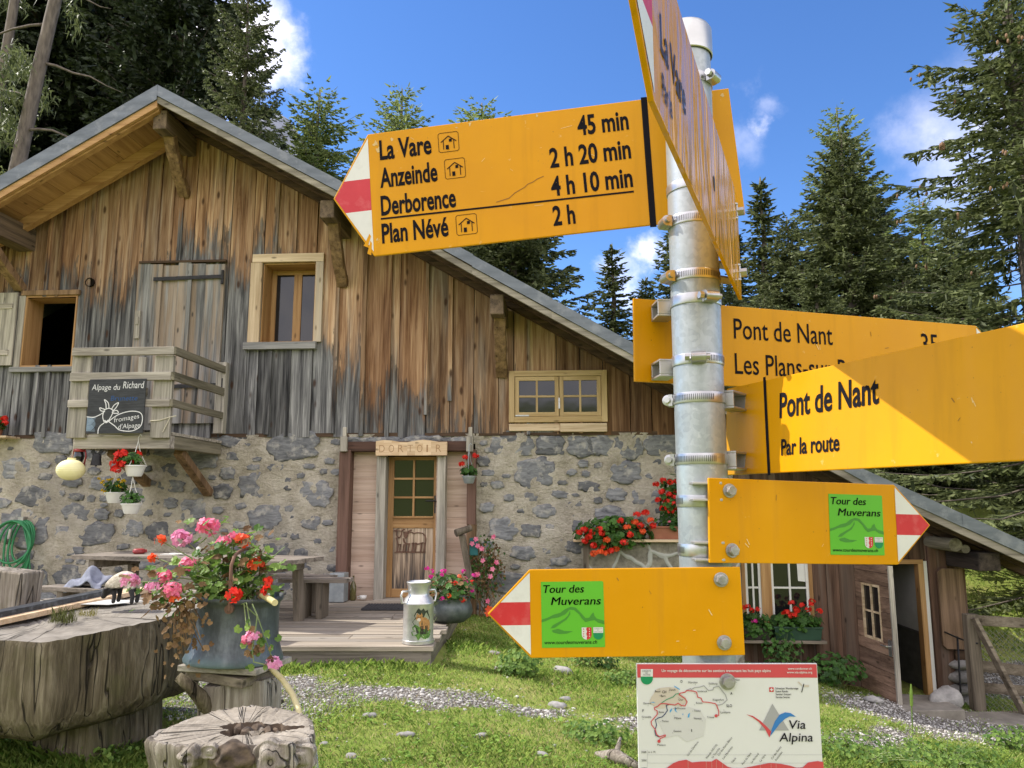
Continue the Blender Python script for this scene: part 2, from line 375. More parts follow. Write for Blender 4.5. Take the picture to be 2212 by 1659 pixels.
MT['black_board'] = pm('black_board', (.018, .02, .023), (.05, .055, .06), (6, 40, 40), .45, spots=((.16, .18, .2), .5), spot_sc=16)
MT['slate'] = pm('chalk_board', (.010, .011, .012), (.042, .045, .048), (5, 9, 40), .5)
MT['chalk'] = pm('chalk_white', (.55, .55, .53), (.8, .8, .78), (60, 60, 60), .9)
MT['chalk_blue'] = pm('chalk_blue', (.02, .07, .19), (.03, .10, .28), (60, 60, 60), .9)
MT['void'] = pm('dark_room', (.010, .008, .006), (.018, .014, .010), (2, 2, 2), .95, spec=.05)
MT['plaster'] = pm('room_plaster', (.42, .42, .40), (.55, .55, .53), (3, 3, 3), .9)
MT['room_dark'] = pm('room_dado', (.06, .06, .055), (.11, .105, .10), (4, 4, 9), .9)
def glass_mat(name, tint, r=.06, wav=.02):
    m, t, p = new_mat(name); p.inputs['Roughness'].default_value = r; p.inputs['Base Color'].default_value = (*tint, 1)
    p.inputs['Specular IOR Level'].default_value = .6; bump(t, p, t.noise(objco(t), 2.5, 2, .5), wav, .05); return m
MT['glass'] = glass_mat('window_glass', (.010, .011, .012))
MT['glass_green'] = glass_mat('door_glass', (.012, .016, .010))
MT['plastic_white'] = pm('white_plastic', (.66, .65, .60), (.74, .73, .68), (6, 6, 6), .4)
MT['zinc'] = pm('zinc_pot', (.25, .28, .29), (.38, .41, .42), (9, 9, 9), .5, .4)
MT['paper_yellow'] = pm('paper_yellow', (.80, .74, .36), (.88, .82, .46), (5, 5, 5), .7)
MT['lantern_red'] = pm('lantern_red', (.22, .02, .022), (.32, .035, .035), (12, 12, 12), .4, spots=((.10, .03, .03), .5))
MT['terracotta'] = pm('terracotta', (.26, .10, .055), (.34, .14, .08), (8, 8, 8), .7)
MT['green_plastic'] = pm('green_plastic', (.018, .05, .03), (.03, .075, .045), (8, 8, 8), .5)
MT['brown_plastic'] = pm('brown_plastic', (.03, .025, .022), (.05, .04, .035), (8, 8, 8), .6)
MT['hose_green'] = pm('green_hose', (.02, .16, .055), (.035, .24, .09), (5, 5, 5), .35)
MT['hose_cream'] = pm('cream_hose', (.52, .44, .20), (.66, .57, .30), (9, 9, 9), .4)
MT['twine'] = pm('twine', (.42, .38, .28), (.6, .56, .44), (60, 60, 60), .9)
MT['rock'] = pm('grey_rock', (.17, .165, .155), (.36, .345, .32), (6, 6, 9), .85, bmp=.5, isl=.25, spots=((.5, .48, .44), .4))
MT['pebble'] = pm('gravel', (.34, .325, .295), (.60, .58, .535), (14, 14, 14), .85, isl=.35)
MT['soil'] = pm('soil', (.03, .022, .015), (.06, .045, .03), (20, 20, 20), .95)
MT['cloth_grey'] = pm('grey_cloth', (.14, .15, .19), (.24, .255, .31), (16, 16, 16), .95, bmp=.3)
MT['leaf'] = leaf_mat('geranium_leaf', (.018, .05, .012), (.08, .19, .03), .3)
MT['leaf_lit'] = leaf_mat('lit_geranium_leaf', (.05, .13, .02), (.24, .36, .07), .4)  # paler copy of the geranium leaf, sunlight put into the colour
MT['dry'] = leaf_mat('dry_leaf', (.10, .05, .02), (.30, .19, .09), .3, .8)
MT['stem'] = pm('stem', (.10, .16, .05), (.22, .26, .10), (9, 9, 9), .6)
MT['red_petal'] = leaf_mat('red_petal', (.55, .012, .010), (.85, .05, .025), .35)
MT['orange_petal'] = leaf_mat('orange_petal', (.75, .06, .015), (.9, .16, .04), .35)
MT['pink_petal'] = leaf_mat('pink_petal', (.72, .10, .22), (.92, .30, .42), .35)
MT['mauve_petal'] = leaf_mat('mauve_petal', (.70, .22, .42), (.90, .45, .62), .35)
MT['yellow_petal'] = leaf_mat('yellow_petal', (.75, .48, .01), (.9, .68, .04), .35)
MT['blue_petal'] = leaf_mat('blue_petal', (.16, .15, .52), (.36, .34, .80), .35)
MT['magenta_petal'] = leaf_mat('magenta_petal', (.45, .01, .16), (.75, .05, .38), .35)
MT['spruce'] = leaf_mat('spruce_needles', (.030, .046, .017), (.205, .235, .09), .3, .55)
MT['spruce_shaded'] = leaf_mat('shaded_spruce_needles', (.013, .022, .010), (.06, .08, .034), .2, .55)  # dark copy of the spruce needles, shade put into the colour
MT['larch'] = leaf_mat('larch_needles', (.10, .15, .035), (.40, .46, .16), .5, .55)
MT['bark'] = pm('conifer_bark', (.07, .055, .045), (.19, .155, .125), (14, 14, 3), .9, bmp=.5)
MT['cone'] = pm('spruce_cone', (.16, .09, .045), (.26, .16, .09), (30, 30, 30), .8)
# ------------------------------------------------------------------ terrain
def sstep(a, b, x):
    t = np.clip((np.asarray(x, float) - a) / (b - a), 0, 1); return t * t * (3 - 2 * t)
def g(x, y):
    x = np.asarray(x, float); y = np.asarray(y, float)
    z = -1.14 * np.clip(sstep(-1.2, 7.2, x) * 1.0, 0, 1)
    z = z * (0.35 + .65 * sstep(1.5, 6.5, y))
    s1 = np.clip(y - 12.6, 0, 5.5) * .45 * sstep(6.6, 8.0, x)
    s2 = np.clip(y - 16.0, 0, 70) * .12
    z = z + s1 + s2 + .10 * sstep(7, 10, y) * (1 - sstep(-2, 0, x))
    z = z + np.clip(-30 - y, 0, 250) * .16
    z = z + .015 * np.sin(x * 2.1 + y * 1.3) + .012 * np.sin(x * 4.3 - y * 3.1) + .02 * np.sin(y * .9 - x * .5)
    return z
def gz(x, y): return float(g(x, y))
def og(u, v):
    """point of the ground seen at a pixel"""
    d = ray(u, v); t = 2.0
    for _ in range(400):
        p = EYE + d * t
        if p.z < gz(p.x, p.y): break
        t += .05
    return p
path_pix = [(150, 1505), (380, 1490), (640, 1478), (900, 1503), (1180, 1540), (1420, 1572), (1640, 1592), (1830, 1600), (1960, 1588), (2090, 1572), (2240, 1560)]
path = np.array([[*og(u, v)[:2]] for u, v in path_pix])
def path_dist(x, y):
    best = np.full(np.shape(x), 1e9)
    for i in range(len(path) - 1):
        a, b = path[i], path[i + 1]; ab = b - a
        t = np.clip(((x - a[0]) * ab[0] + (y - a[1]) * ab[1]) / (ab @ ab), 0, 1)
        best = np.minimum(best, np.hypot(x - a[0] - t * ab[0], y - a[1] - t * ab[1]))
    return best
def wob(x, y): return np.sin(x * 3.1 + 1.3 * np.sin(y * 2.3)) * .5 + np.sin(y * 4.7 + x * 1.9) * .3 + np.sin(x * 9.1 - y * 7.3) * .2
def gravel_amt(x, y):
    d = path_dist(x, y) + .16 * wob(x, y) + .10 * wob(x * 2.7 + 5, y * 2.3)
    a = (1 - sstep(.03, .40, d)) * (.78 + .3 * wob(x * 1.7, y * 2.9))
    a = np.maximum(a, (1 - sstep(.5, 1.0, np.hypot((x - 5.3) / 2.2, (y - 9.6) / 1.3))) * (.85 + .25 * wob(x, y)))      # trodden apron at the barn door
    a = np.maximum(a, (1 - sstep(.6, 1.0, np.hypot((x - 8.2) / 1.9, (y - 11.9) / 1.3))))           # stony pen behind the fence
    a = np.maximum(a, .6 * (1 - sstep(.5, 1.0, np.hypot((x + 2.0) / 1.2, (y - 6.5) / .8))))
    return a
xs = np.concatenate([np.linspace(-420, -13, 40), np.arange(-12.5, -6, .25), np.arange(-6, 9.5, .07), np.arange(9.6, 16, .25), np.linspace(17, 420, 40)])
ys = np.concatenate([np.linspace(-300, -12, 24), np.linspace(-10, 1, 8), np.arange(1.2, 3.4, .2), np.arange(3.5, 13, .07), np.arange(13, 22, .3), np.linspace(23, 700, 50)])
X, Y = np.meshgrid(xs, ys); Z = g(X, Y)
V = np.stack([X.ravel(), Y.ravel(), Z.ravel()], 1); nx, ny = len(xs), len(ys)
I, J = np.meshgrid(np.arange(nx - 1), np.arange(ny - 1)); q = (J * nx + I).ravel()
Q = np.stack([q, q + 1, q + nx + 1, q + nx], 1)
m, t, p = new_mat('alpine_turf'); co = objco(t)
ga = t.add('ShaderNodeAttribute', attribute_name='gravel').outputs['Fac']
n1 = t.noise(co, 1.3, 5, .6); n2 = t.noise(co, 22, 6, .7); n3 = t.noise(co, 60, 4, .7)
turf = t.ramp(n1, [(.3, (.17, .235, .045)), (.55, (.24, .28, .065)), (.75, (.31, .28, .115))])
turf = t.mix(t.maprange(n2, .5, .68), turf, (.19, .145, .08))
vor = t.add('ShaderNodeTexVoronoi'); t.put(vor.inputs['Vector'], co); vor.inputs['Scale'].default_value = 38
stones = t.mix(t.maprange(vor.outputs['Distance'], .2, .6), t.ramp(t.sep(vor.outputs['Color'])[0], [(0, (.24, .23, .205)), (1, (.46, .44, .40))]), (.12, .105, .085))
gf = t.maprange(t.math('ADD', ga, t.math('MULTIPLY', t.math('SUBTRACT', n2, .5), .9)), .35, .6)
t.put(p.inputs['Base Color'], t.mix(gf, turf, stones)); p.inputs['Roughness'].default_value = .95; p.inputs['Specular IOR Level'].default_value = .1
bump(t, p, t.math('ADD', n2, t.math('MULTIPLY', t.math('MULTIPLY', vor.outputs['Distance'], gf), -1.0)), .7, .03)
ground = np_mesh('ground', V, Q, [m], smooth=True); tag(ground, 'sloping alpine turf with a trodden gravel track crossing it', 'ground', kind='structure')
at_ = ground.data.attributes.new('gravel', 'FLOAT', 'POINT'); at_.data.foreach_set('value', gravel_amt(X, Y).ravel().astype(np.float32))

# ------------------------------------------------------------------ far peak
rg = np.random.default_rng(5); mxs = np.linspace(-1500, -150, 70); mys = np.linspace(1300, 1750, 24)
MX, MY = np.meshgrid(mxs, mys); pk = at(590, 285, 1500)
MZ = 150 + (pk.z - 150) * np.exp(-((MX - pk.x) / 130) ** 2 * .5) * np.exp(-((MY - 1500) / 170) ** 2) + 110 * np.exp(-((MX + 1000) / 300) ** 2)
for k in range(7):
    a_, b_, c_ = rg.uniform(.008, .06, 3); MZ = MZ + 9 * np.abs(np.sin(MX * a_ + MY * b_ + k)) * (MZ > 200)
MV = np.stack([MX.ravel(), MY.ravel(), MZ.ravel()], 1); I, J = np.meshgrid(np.arange(69), np.arange(23)); q = (J * 70 + I).ravel()
np_o = np_mesh('mountain', MV, np.stack([q, q + 1, q + 71, q + 70], 1), [pm('limestone', (.13, .145, .17), (.24, .26, .30), (.012, .012, .05), .95, bmp=.6, bd=6)])
tag(np_o, 'bare pale grey limestone peak beyond the trees', 'mountain', kind='structure')
# ------------------------------------------------------------------ chalet
house = Thing('chalet', (0, 0, 0), 'old timber chalet with weathered plank gable over a rubble stone ground floor', 'chalet', house=True)
HP = house.part
def wz(v, u=900, b=0.0): return W(u, v, b).z
RB = -1.1
prof = [W(u, v, RB) for u, v in [(0, 385), (342, 187), (735, 395), (1020, 553), (1369, 745), (1863, 1015), (2212, 1174)]]
prof = [(p_.x, p_.z) for p_ in prof]
l0, l1 = prof[0], prof[1]; k = (l1[1] - l0[1]) / (l1[0] - l0[0]); prof[0] = (l0[0] - 3.2, l0[1] - 3.2 * k)
r0, r1 = prof[-2], prof[-1]; k = (r1[1] - r0[1]) / (r1[0] - r0[0]); prof[-1] = (r1[0] + .45, r1[1] + .45 * k)
def roofz(a):
    for (a0, z0), (a1, z1) in zip(prof, prof[1:]):
        if a0 <= a <= a1: return z0 + (z1 - z0) * (a - a0) / (a1 - a0)
    return prof[0][1] if a < prof[0][0] else prof[-1][1]
def strip(mb, pts, dt, db, b0, b1, m=0):
    for (a0, z0), (a1, z1) in zip(pts, pts[1:]):
        mb.hexa([(a0, b0, z0 + db), (a1, b0, z1 + db), (a1, b1, z1 + db), (a0, b1, z0 + db)], [(a0, b0, z0 + dt), (a1, b0, z1 + dt), (a1, b1, z1 + dt), (a0, b1, z0 + dt)], m)
def subdiv(pts, step):
    out = []
    for (a0, z0), (a1, z1) in zip(pts, pts[1:]):
        n = max(1, int(abs(a1 - a0) / step)); out += [(a0 + (a1 - a0) * i / n, z0 + (z1 - z0) * i / n) for i in range(n)]
    return out + [pts[-1]]
left_p = [prof[0], prof[1]]; right_p = prof[1:]
mb = MB(); strip(mb, left_p, 0, -.035, RB + .02, 9.0); strip(mb, right_p, 0.0, -.035, RB + .02, 9.0)
roof = HP(mb, 'roof', [MT['flash_metal']])
mb = MB()
def wav(pts, amp, seed):
    r_ = random.Random(seed); return [(a, z + r_.uniform(-amp, amp)) for a, z in pts]
rp = subdiv(right_p, 1.1)
for (a0, z0), (a1, z1) in zip(rp, rp[1:]):   # folded sheet lengths with small laps
    d = rnd.uniform(-.008, .008); strip(mb, [(a0, z0 + d), (a1 + .01, z1 + d)], .02, -.15, RB - .02 - rnd.uniform(0, .006), RB + .018)
strip(mb, subdiv(left_p, 3), .02, -.215, RB - .025, RB + .018)
HP(mb, 'verge_flashing', [MT['flash_metal']], roof)
mb = MB(); strip(mb, wav(subdiv(right_p, .9), .012, 3), -.153, -.25, RB, RB + .05); HP(mb, 'verge_board', [MT['rake']], roof)
mb = MB(); strip(mb, left_p, -.218, -.33, RB, RB + .05); HP(mb, 'verge_board', [MT['soffit']], roof)
# soffits: new pine on the left slope, old dark boards on the right
mb = MB(); sp = subdiv(left_p, .30)
for (a0, z0), (a1, z1) in zip(sp, sp[1:]):
    strip(mb, [(a0 + .004, z0 + .004 * .6), (a1 - .004, z1 - .004 * .6)], -.20 + rnd.uniform(-.004, .004), -.225, RB + .055, .02)
HP(mb, 'soffit', [MT['soffit_y']], roof)
mb = MB(); strip(mb, left_p, -.228, -.42, -.34, -.22); strip(mb, left_p, -.228, -.36, RB + .06, RB + .16); HP(mb, 'flying_rafter', [MT['soffit']], roof)
mb = MB(); sp = subdiv(right_p, .33)
for (a0, z0), (a1, z1) in zip(sp, sp[1:]): strip(mb, [(a0 + .006, z0), (a1 - .006, z1)], -.07 + rnd.uniform(-.01, .01), -.10, RB + .055, .02)
HP(mb, 'soffit', [MT['old_beam']], roof)
mb = MB(); strip(mb, right_p, -.10, -.26, -.30, -.16); strip(mb, right_p, -.10, -.24, -.75, -.62); HP(mb, 'flying_rafter', [MT['dark_beam']], roof)
# purlins with their braces
def purlin(pa, pz, wd, h, b0, brace=None, mat='old_beam', name='purlin'):
    mb = MB(); mb.box(pa - wd / 2, pa + wd / 2, b0, .1, pz - h / 2, pz + h / 2)
    o = HP(mb, name, [MT[mat], MT['old_beam']], roof, bevel=.015)
    if brace:
        q_ = W(*brace, 0.0); mb = MB(); n = 7; p0 = Vector((q_.x, -.03, q_.z)); p1 = Vector((pa + .02, b0 + .28, pz - h / 2 + .02))
        for i in range(n):
            s0 = p0.lerp(p1, i / n); s1 = p0.lerp(p1, (i + 1) / n + .01); bow = Vector((math.sin(i * 2.1) * .005, -.05 * math.sin(math.pi * i / n), 0)); bow2 = Vector((math.sin((i + 1) * 2.1) * .005, -.05 * math.sin(math.pi * (i + 1) / n), 0))
            mb.beam(s0 + bow, s1 + bow2, .17, .12, (0, 1, 0))
        HP(mb, 'brace', [MT['brace_wood']], roof, bevel=.012)
c = W(345, 258, -.98); purlin(c.x, c.z, .21, .30, -.98, (402, 425))
c = W(706, 451, -.95); purlin(c.x, c.z, .21, .27, -.95, (742, 618))
c = W(1073, 657, -.95); purlin(c.x, c.z, .19, .29, -.95, (1084, 812))
c = W(62, 522, 0); purlin(c.x, c.z, .28, .36, -1.3, (48, 625))
c = W(2138, 1214, -.95); MT['black_beam'] = wood('near_black_beam', (.018, .014, .011), (.075, .058, .045), 'y', 1, .1, .9); purlin(c.x, c.z, .27, .23, -.95, None, 'black_beam')  # lowest purlin in an even near-black wood tone
for u_, v_, r_ in ((2064, 1177, .085), (2086, 1186, .055)):
    c = W(u_, v_, -.75); mb = MB(); mb.tube([(c.x, -.75, c.z), (c.x, -.3, c.z), (c.x, .1, c.z)], r_, 16); HP(mb, 'round_rafter_end', [MT['grey_y']], roof, smooth=True, auto=40)

# --- plank gable
ZS = W(700, 941).z                                     # top of the stone storey
def rect(u0, u1, v0, v1, b=0.0):
    um, vm = (u0 + u1) / 2, (v0 + v1) / 2
    return (W(u0, vm, b).x, W(u1, vm, b).x, W(um, v1, b).z, W(um, v0, b).z)
O1 = rect(57, 163, 644, 790); O2 = rect(567, 682, 569, 741); O3 = rect(1110, 1303, 810, 904)
A0 = prof[0][0] + 1.2; A1 = W(2083, 1250).x; AST = W(1588, 1150).x; ZR = W(1700, 1000).z
cuts = sorted([O1[0], O1[1], O2[0], O2[1], O3[0], O3[1], AST])
def weather_mat():
    m, t, p = new_mat('weathered_planks'); co = objco(t); r_ = island(t); xyz = t.sep(co)
    sh = t.comb(t.math('MULTIPLY', r_, 31.0), 0.0, t.math('MULTIPLY', r_, 43.0)); cs = t.vmath('ADD', co, sh)
    big = t.noise(t.scale(cs, (9, 4, .55)), 1.0, 5, .55, 1.0); fine = t.noise(t.scale(cs, (70, 20, 1.6)), 1.0, 6, .65, .4); mid = t.noise(t.scale(cs, (24, 10, .9)), 1.0, 5, .6, .8)
    v = t.math('ADD', t.math('MULTIPLY', big, .45), t.math('ADD', t.math('MULTIPLY', fine, .25), t.math('MULTIPLY', mid, .3)))
    tan = t.ramp(v, [(.31, (.055, .027, .013)), (.42, (.24, .128, .064)), (.51, (.48, .30, .17)), (.63, (.76, .565, .365))])
    tan = t.mix(1.0, tan, t.ramp(r_, [(0, .50), (.5, .9), (1, 1.3)]), 'MULTIPLY')
    tan = t.mix(t.maprange(t.noise(t.scale(cs, (5, 3, .45)), 1.0, 4, .6),   .46, .68, 0.0, .58), tan, t.ramp(v, [(.34, (.05, .042, .036)), (.5, (.22, .195, .165)), (.66, (.46, .42, .36))]))
    r2 = t.math('FRACT', t.math('MULTIPLY', r_, 7.31)); tan = t.mix(t.math('MULTIPLY', t.maprange(r2, .6, .95), .6), tan, t.ramp(v, [(.31, (.04, .016, .007)), (.45, (.20, .088, .038)), (.62, (.46, .25, .12))]))
    # browner boards to the low right; eaves' shade and dirt put into the colour
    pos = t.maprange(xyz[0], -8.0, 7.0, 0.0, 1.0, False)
    eave_dark = t.ramp(pos, [(0.0, .35), (.30, .2), (.50, .22), (.585, .45), (.64, 1.0), (1, 1.0)])
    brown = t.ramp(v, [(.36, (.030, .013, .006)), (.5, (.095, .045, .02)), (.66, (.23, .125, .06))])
    wood_c = t.mix(t.math('MULTIPLY', eave_dark, .85), tan, brown)
    # rain-greyed lower boards with ragged upper limit
    line = t.ramp(pos, [(0.0, .62), (.16, .70), (.31, .68), (.345, .47), (.40, .44), (.47, .41), (.55, .36), (.60, .26), (.66, 0.0), (1, 0.0)])
    lz = t.math('MULTIPLY', line, 8.0)
    jag = t.math('ADD', t.math('MULTIPLY', t.math('SUBTRACT', t.noise(t.scale(cs, (18, 8, .5)), 1.0, 6, .7, .8), .5), 2.2), t.math('MULTIPLY', t.math('SUBTRACT', t.noise(t.scale(cs, (3, 3, 1.1)), 1.0, 5, .65, .5), .5), 2.4))
    jag2 = t.math('MULTIPLY', t.math('SUBTRACT', r_, .5), .9)
    hgt = t.math('SUBTRACT', t.math('ADD', lz, t.math('ADD', jag, jag2)), xyz[2])
    gf = t.maprange(hgt, -.12, .62)
    grey = t.ramp(v, [(.37, (.018, .018, .019)), (.46, (.085, .084, .084)), (.54, (.20, .198, .192)), (.65, (.42, .41, .39))])
    grey = t.mix(1.0, grey, t.ramp(r_, [(0, .6), (1, 1.35)]), 'MULTIPLY')
    col = t.mix(gf, wood_c, grey)
    edge = t.math('MULTIPLY', t.maprange(hgt, -.02, .12), t.maprange(hgt, .75, .2))
    col = t.mix(t.math('MULTIPLY', edge, t.maprange(mid, .44, .64, .05, .8)), col, (.026, .024, .022))
    vn = t.add('ShaderNodeTexVoronoi'); t.put(vn.inputs['Vector'], t.scale(cs, (5.5, 3, 2.2))); vn.inputs['Scale'].default_value = 1.0
    col = t.mix(t.math('MULTIPLY', t.maprange(vn.outputs[0], .20, .07), .85), col, (.05, .022, .010))
    t.put(p.inputs['Base Color'], col); p.inputs['Roughness'].default_value = .82; p.inputs['Specular IOR Level'].default_value = .2
    bump(t, p, t.math('ADD', fine, mid), .5, .012); return m
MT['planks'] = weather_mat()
mb = MB(); a = A0; rb = random.Random(11)
joints = []
while a < A1 - .05:
    nxt = a + rb.choice([rb.uniform(.16, .24), rb.uniform(.28, .44), rb.uniform(.28, .44)])
    for c in cuts:
        if a + .02 < c < nxt + .09: nxt = c; break
    nxt = min(nxt, A1)
    zb = ZS - rb.uniform(-.03, .05) if a < AST - .01 else ZR
    segs = [(zb, None)]
    for (oa0, oa1, oz0, oz1) in (O1, O2, O3):
        if a >= oa0 - .03 and nxt <= oa1 + .03: segs = [(zb, oz0), (oz1, None)]
    dpt = rb.uniform(0, .014); lean = rb.uniform(-.012, .012)
    for z0, z1 in segs:
        t0 = (roofz(a) - .12) if z1 is None else z1; t1 = (roofz(nxt) - .12) if z1 is None else z1
        if min(t0, t1) < z0 + .02: continue
        x0, x1 = a + .006, nxt - .006
        yb = -.028 - dpt
        mb.hexa([(x0, yb, z0), (x1, yb + lean, z0), (x1, .01, z0), (x0, .01, z0)], [(x0, yb, t0), (x1, yb + lean, t1), (x1, .01, t1), (x0, .01, t0)])
    joints.append((nxt, segs)); a = nxt
for c, segs in joints[:-1]:
    if rb.random() < .62 and not any(abs(c - k_) < .02 for k_ in cuts):
        w_ = rb.uniform(.045, .075)
        for z0, z1 in segs:
            top = (roofz(c) - .15) if z1 is None else z1
            if top < z0 + .1: continue
            if rb.random() < .2 and z1 is None: z0 = z0 + rb.uniform(.3, 1.2)
            mb.box(c - w_ / 2, c + w_ / 2, -.062 - rb.uniform(0, .01), -.03, z0 + .01, top)
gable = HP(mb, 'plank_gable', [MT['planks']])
# lower timber front right of the stonework
mb = MB(); a = AST; D0 = rect(1855, 2008, 1208, 1516); L0 = rect(1600, 1752, 1130, 1345)
zl = -1.45
lc = sorted([D0[0], D0[1], L0[0], L0[1]])
while a < A1 - .03:
    nxt = a + rb.uniform(.13, .24)
    for c in lc:
        if a + .02 < c < nxt + .07: nxt = c; break
    nxt = min(nxt, A1)
    segs = [(zl, ZR - .004)]
    for (oa0, oa1, oz0, oz1) in (D0, L0):
        if a >= oa0 - .02 and nxt <= oa1 + .02: segs = [(zl, oz0), (oz1, ZR - .004)] if oz0 > -1 else [(oz1, ZR - .004)]
    d_ = rb.uniform(0, .012)
    for z0, z1 in segs:
        z1 = min(z1, roofz(nxt) - .14)
        if z1 > z0: mb.box(a + .003, nxt - .003, -.026 - d_, .01, z0, z1)
    a = nxt
HP(mb, 'timber_front', [MT['barn']])
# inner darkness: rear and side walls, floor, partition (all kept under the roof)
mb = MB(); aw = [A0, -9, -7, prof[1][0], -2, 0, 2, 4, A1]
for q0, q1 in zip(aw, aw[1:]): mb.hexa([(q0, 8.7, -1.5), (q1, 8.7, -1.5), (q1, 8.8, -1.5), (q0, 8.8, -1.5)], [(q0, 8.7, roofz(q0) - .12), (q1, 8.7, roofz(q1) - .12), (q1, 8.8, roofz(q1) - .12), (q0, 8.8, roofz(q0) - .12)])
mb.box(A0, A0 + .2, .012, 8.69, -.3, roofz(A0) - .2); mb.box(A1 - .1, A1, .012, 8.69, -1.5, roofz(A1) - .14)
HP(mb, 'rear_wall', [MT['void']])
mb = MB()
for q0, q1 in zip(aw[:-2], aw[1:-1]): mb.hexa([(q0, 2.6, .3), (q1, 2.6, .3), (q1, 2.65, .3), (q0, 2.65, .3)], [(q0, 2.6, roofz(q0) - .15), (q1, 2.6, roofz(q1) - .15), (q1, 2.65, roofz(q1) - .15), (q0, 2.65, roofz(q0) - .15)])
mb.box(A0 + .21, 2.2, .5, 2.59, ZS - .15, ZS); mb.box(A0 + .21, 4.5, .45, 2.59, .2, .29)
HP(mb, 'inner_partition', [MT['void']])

# --- stone storey
E0 = rect(742, 1022, 958, 1298)
ZB = -.45
S_r = AST + .02
xs_ = np.arange(A0, S_r + .05, .05); zs_ = np.arange(ZB - .9, ZS + .06, .05)
GX, GZ = np.meshgrid(xs_, zs_)
dep = -.02 + .012 * np.sin(GX * 3.3 + GZ * 2.1) + .012 * np.sin(GX * 7.7 - GZ * 5.9) + .008 * np.sin(GX * 17 + GZ * 13) + .006 * np.random.default_rng(3).normal(size=GX.shape)
VV = np.stack([GX.ravel(), dep.ravel(), GZ.ravel()], 1); nx_ = len(xs_); I, J = np.meshgrid(np.arange(nx_ - 1), np.arange(len(zs_) - 1)); I = I.ravel(); J = J.ravel()
cx_ = xs_[I] + .025; cz_ = zs_[J] + .025; keep = ~((cx_ > E0[0]) & (cx_ < E0[1]) & (cz_ > E0[2] - 2) & (cz_ < E0[3]))
q = (J * nx_ + I)[keep]
m, t, p = new_mat('lime_mortar'); co = objco(t)
n1 = t.noise(co, 2.2, 6, .65); n2 = t.noise(co, 26, 6, .75); n3 = t.noise(co, .8, 3, .5)
col = t.ramp(t.math('ADD', t.math('MULTIPLY', n1, .6), t.math('MULTIPLY', n2, .4)), [(.36, (.30, .265, .20)), (.5, (.53, .475, .375)), (.64, (.70, .65, .54))])
col = t.mix(t.math('MULTIPLY', t.maprange(n3, .5, .7), .5), col, (.36, .335, .29))
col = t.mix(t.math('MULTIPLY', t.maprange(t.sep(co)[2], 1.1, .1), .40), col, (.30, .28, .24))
t.put(p.inputs['Base Color'], col); p.inputs['Roughness'].default_value = .95; p.inputs['Specular IOR Level'].default_value = .1
bump(t, p, t.math('ADD', n2, t.math('ADD', t.noise(co, 70, 4, .6), t.math('MULTIPLY', t.noise(t.scale(co, (6, 6, 13)), 1, 5, .65, .8), 2.0))), .9, .03); MT['mortar'] = m
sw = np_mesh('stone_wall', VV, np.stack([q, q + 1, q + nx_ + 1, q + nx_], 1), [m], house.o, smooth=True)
MT['slate_stone'] = pm('slate_stone', (.085, .088, .094), (.27, .275, .282), (7, 7, 22), .8, bmp=.6, isl=.4, spots=((.50, .47, .40), .6), spot_sc=7, dist=.8)
mb = MB(); rs = random.Random(5); placed = []
def stone(a_, z_, rx, rz, seed, pro=.045, ang=0.0):
    V_, F_ = ICO[3]; rg_ = np.random.default_rng(seed)
    th = np.arctan2(V_[:, 2], V_[:, 0]); k_ = rg_.integers(4, 7); ph = rg_.uniform(0, 6, 4)
    rad = 1 + .10 * np.cos(k_ * th + ph[0]) + .07 * np.cos((k_ + 3) * th + ph[1]) + .04 * np.cos(13 * th + ph[2])
    Pv = V_.copy(); Pv[:, 0] = np.sign(Pv[:, 0]) * np.abs(Pv[:, 0]) ** .72 * rad; Pv[:, 2] = np.sign(Pv[:, 2]) * np.abs(Pv[:, 2]) ** .72 * rad
    Pv[:, 1] = np.sign(Pv[:, 1]) * np.abs(Pv[:, 1]) ** .5 + .10 * np.sin(Pv[:, 0] * 5 + ph[3]) + .10 * np.sin(Pv[:, 2] * 9 + ph[0])
    ca, sa = math.cos(ang), math.sin(ang); x_ = Pv[:, 0] * rx; z2 = Pv[:, 2] * rz
    P_ = np.stack([a_ + x_ * ca - z2 * sa, -.005 - pro * .5 + Pv[:, 1] * pro * .5, z_ + x_ * sa + z2 * ca], 1)
    mb.add([tuple(v_) for v_ in P_], [tuple(f_) for f_ in F_])
tries = 0
while tries < 20000 and len(placed) < 480:
    tries += 1
    z_ = rs.uniform(ZB - .5, ZS - .07); a_ = rs.uniform(-9.6, S_r - .05)
    low = z_ < .75 and a_ < -1
    rx = rs.choice([.07, .10, .13, .16, .20, .25, .30] if tries > 900 else [.18, .22, .27, .32]) * rs.uniform(.8, 1.25); rz = rx * rs.uniform(.42, .85)
    if E0[0] - rx - .05 < a_ < E0[1] + rx + .05 and E0[2] - 2 < z_ < E0[3] + rz + .14: continue
    gap = .008 if low else .03
    if any(abs(a_ - b_[0]) < (rx + b_[2] + gap) and abs(z_ - b_[1]) < (rz + b_[3] + gap * .6) for b_ in placed): continue
    if a_ + rx > S_r: continue
    placed.append((a_, z_, rx, rz)); stone(a_, z_, rx, rz, tries, rs.uniform(.024, .04), rs.uniform(-.15, .15))
for i in range(9):                                        # flat stones bedded over the door lintel
    stone(E0[0] + .1 + i * (E0[1] - E0[0] - .1) / 9, E0[3] + .045 + rs.uniform(-.015, .02), rs.uniform(.11, .19), rs.uniform(.04, .06), 900 + i, .10)
a_ = E0[1] + .25
while a_ < S_r - .3:
    rx = rs.uniform(.15, .24); stone(a_ + rx, ZS - .17, rx, .15, int(a_ * 1000) % 9999, .03); a_ += rx * 2.1
HP(mb, 'rubble', [MT['slate_stone']], sw, smooth=True)
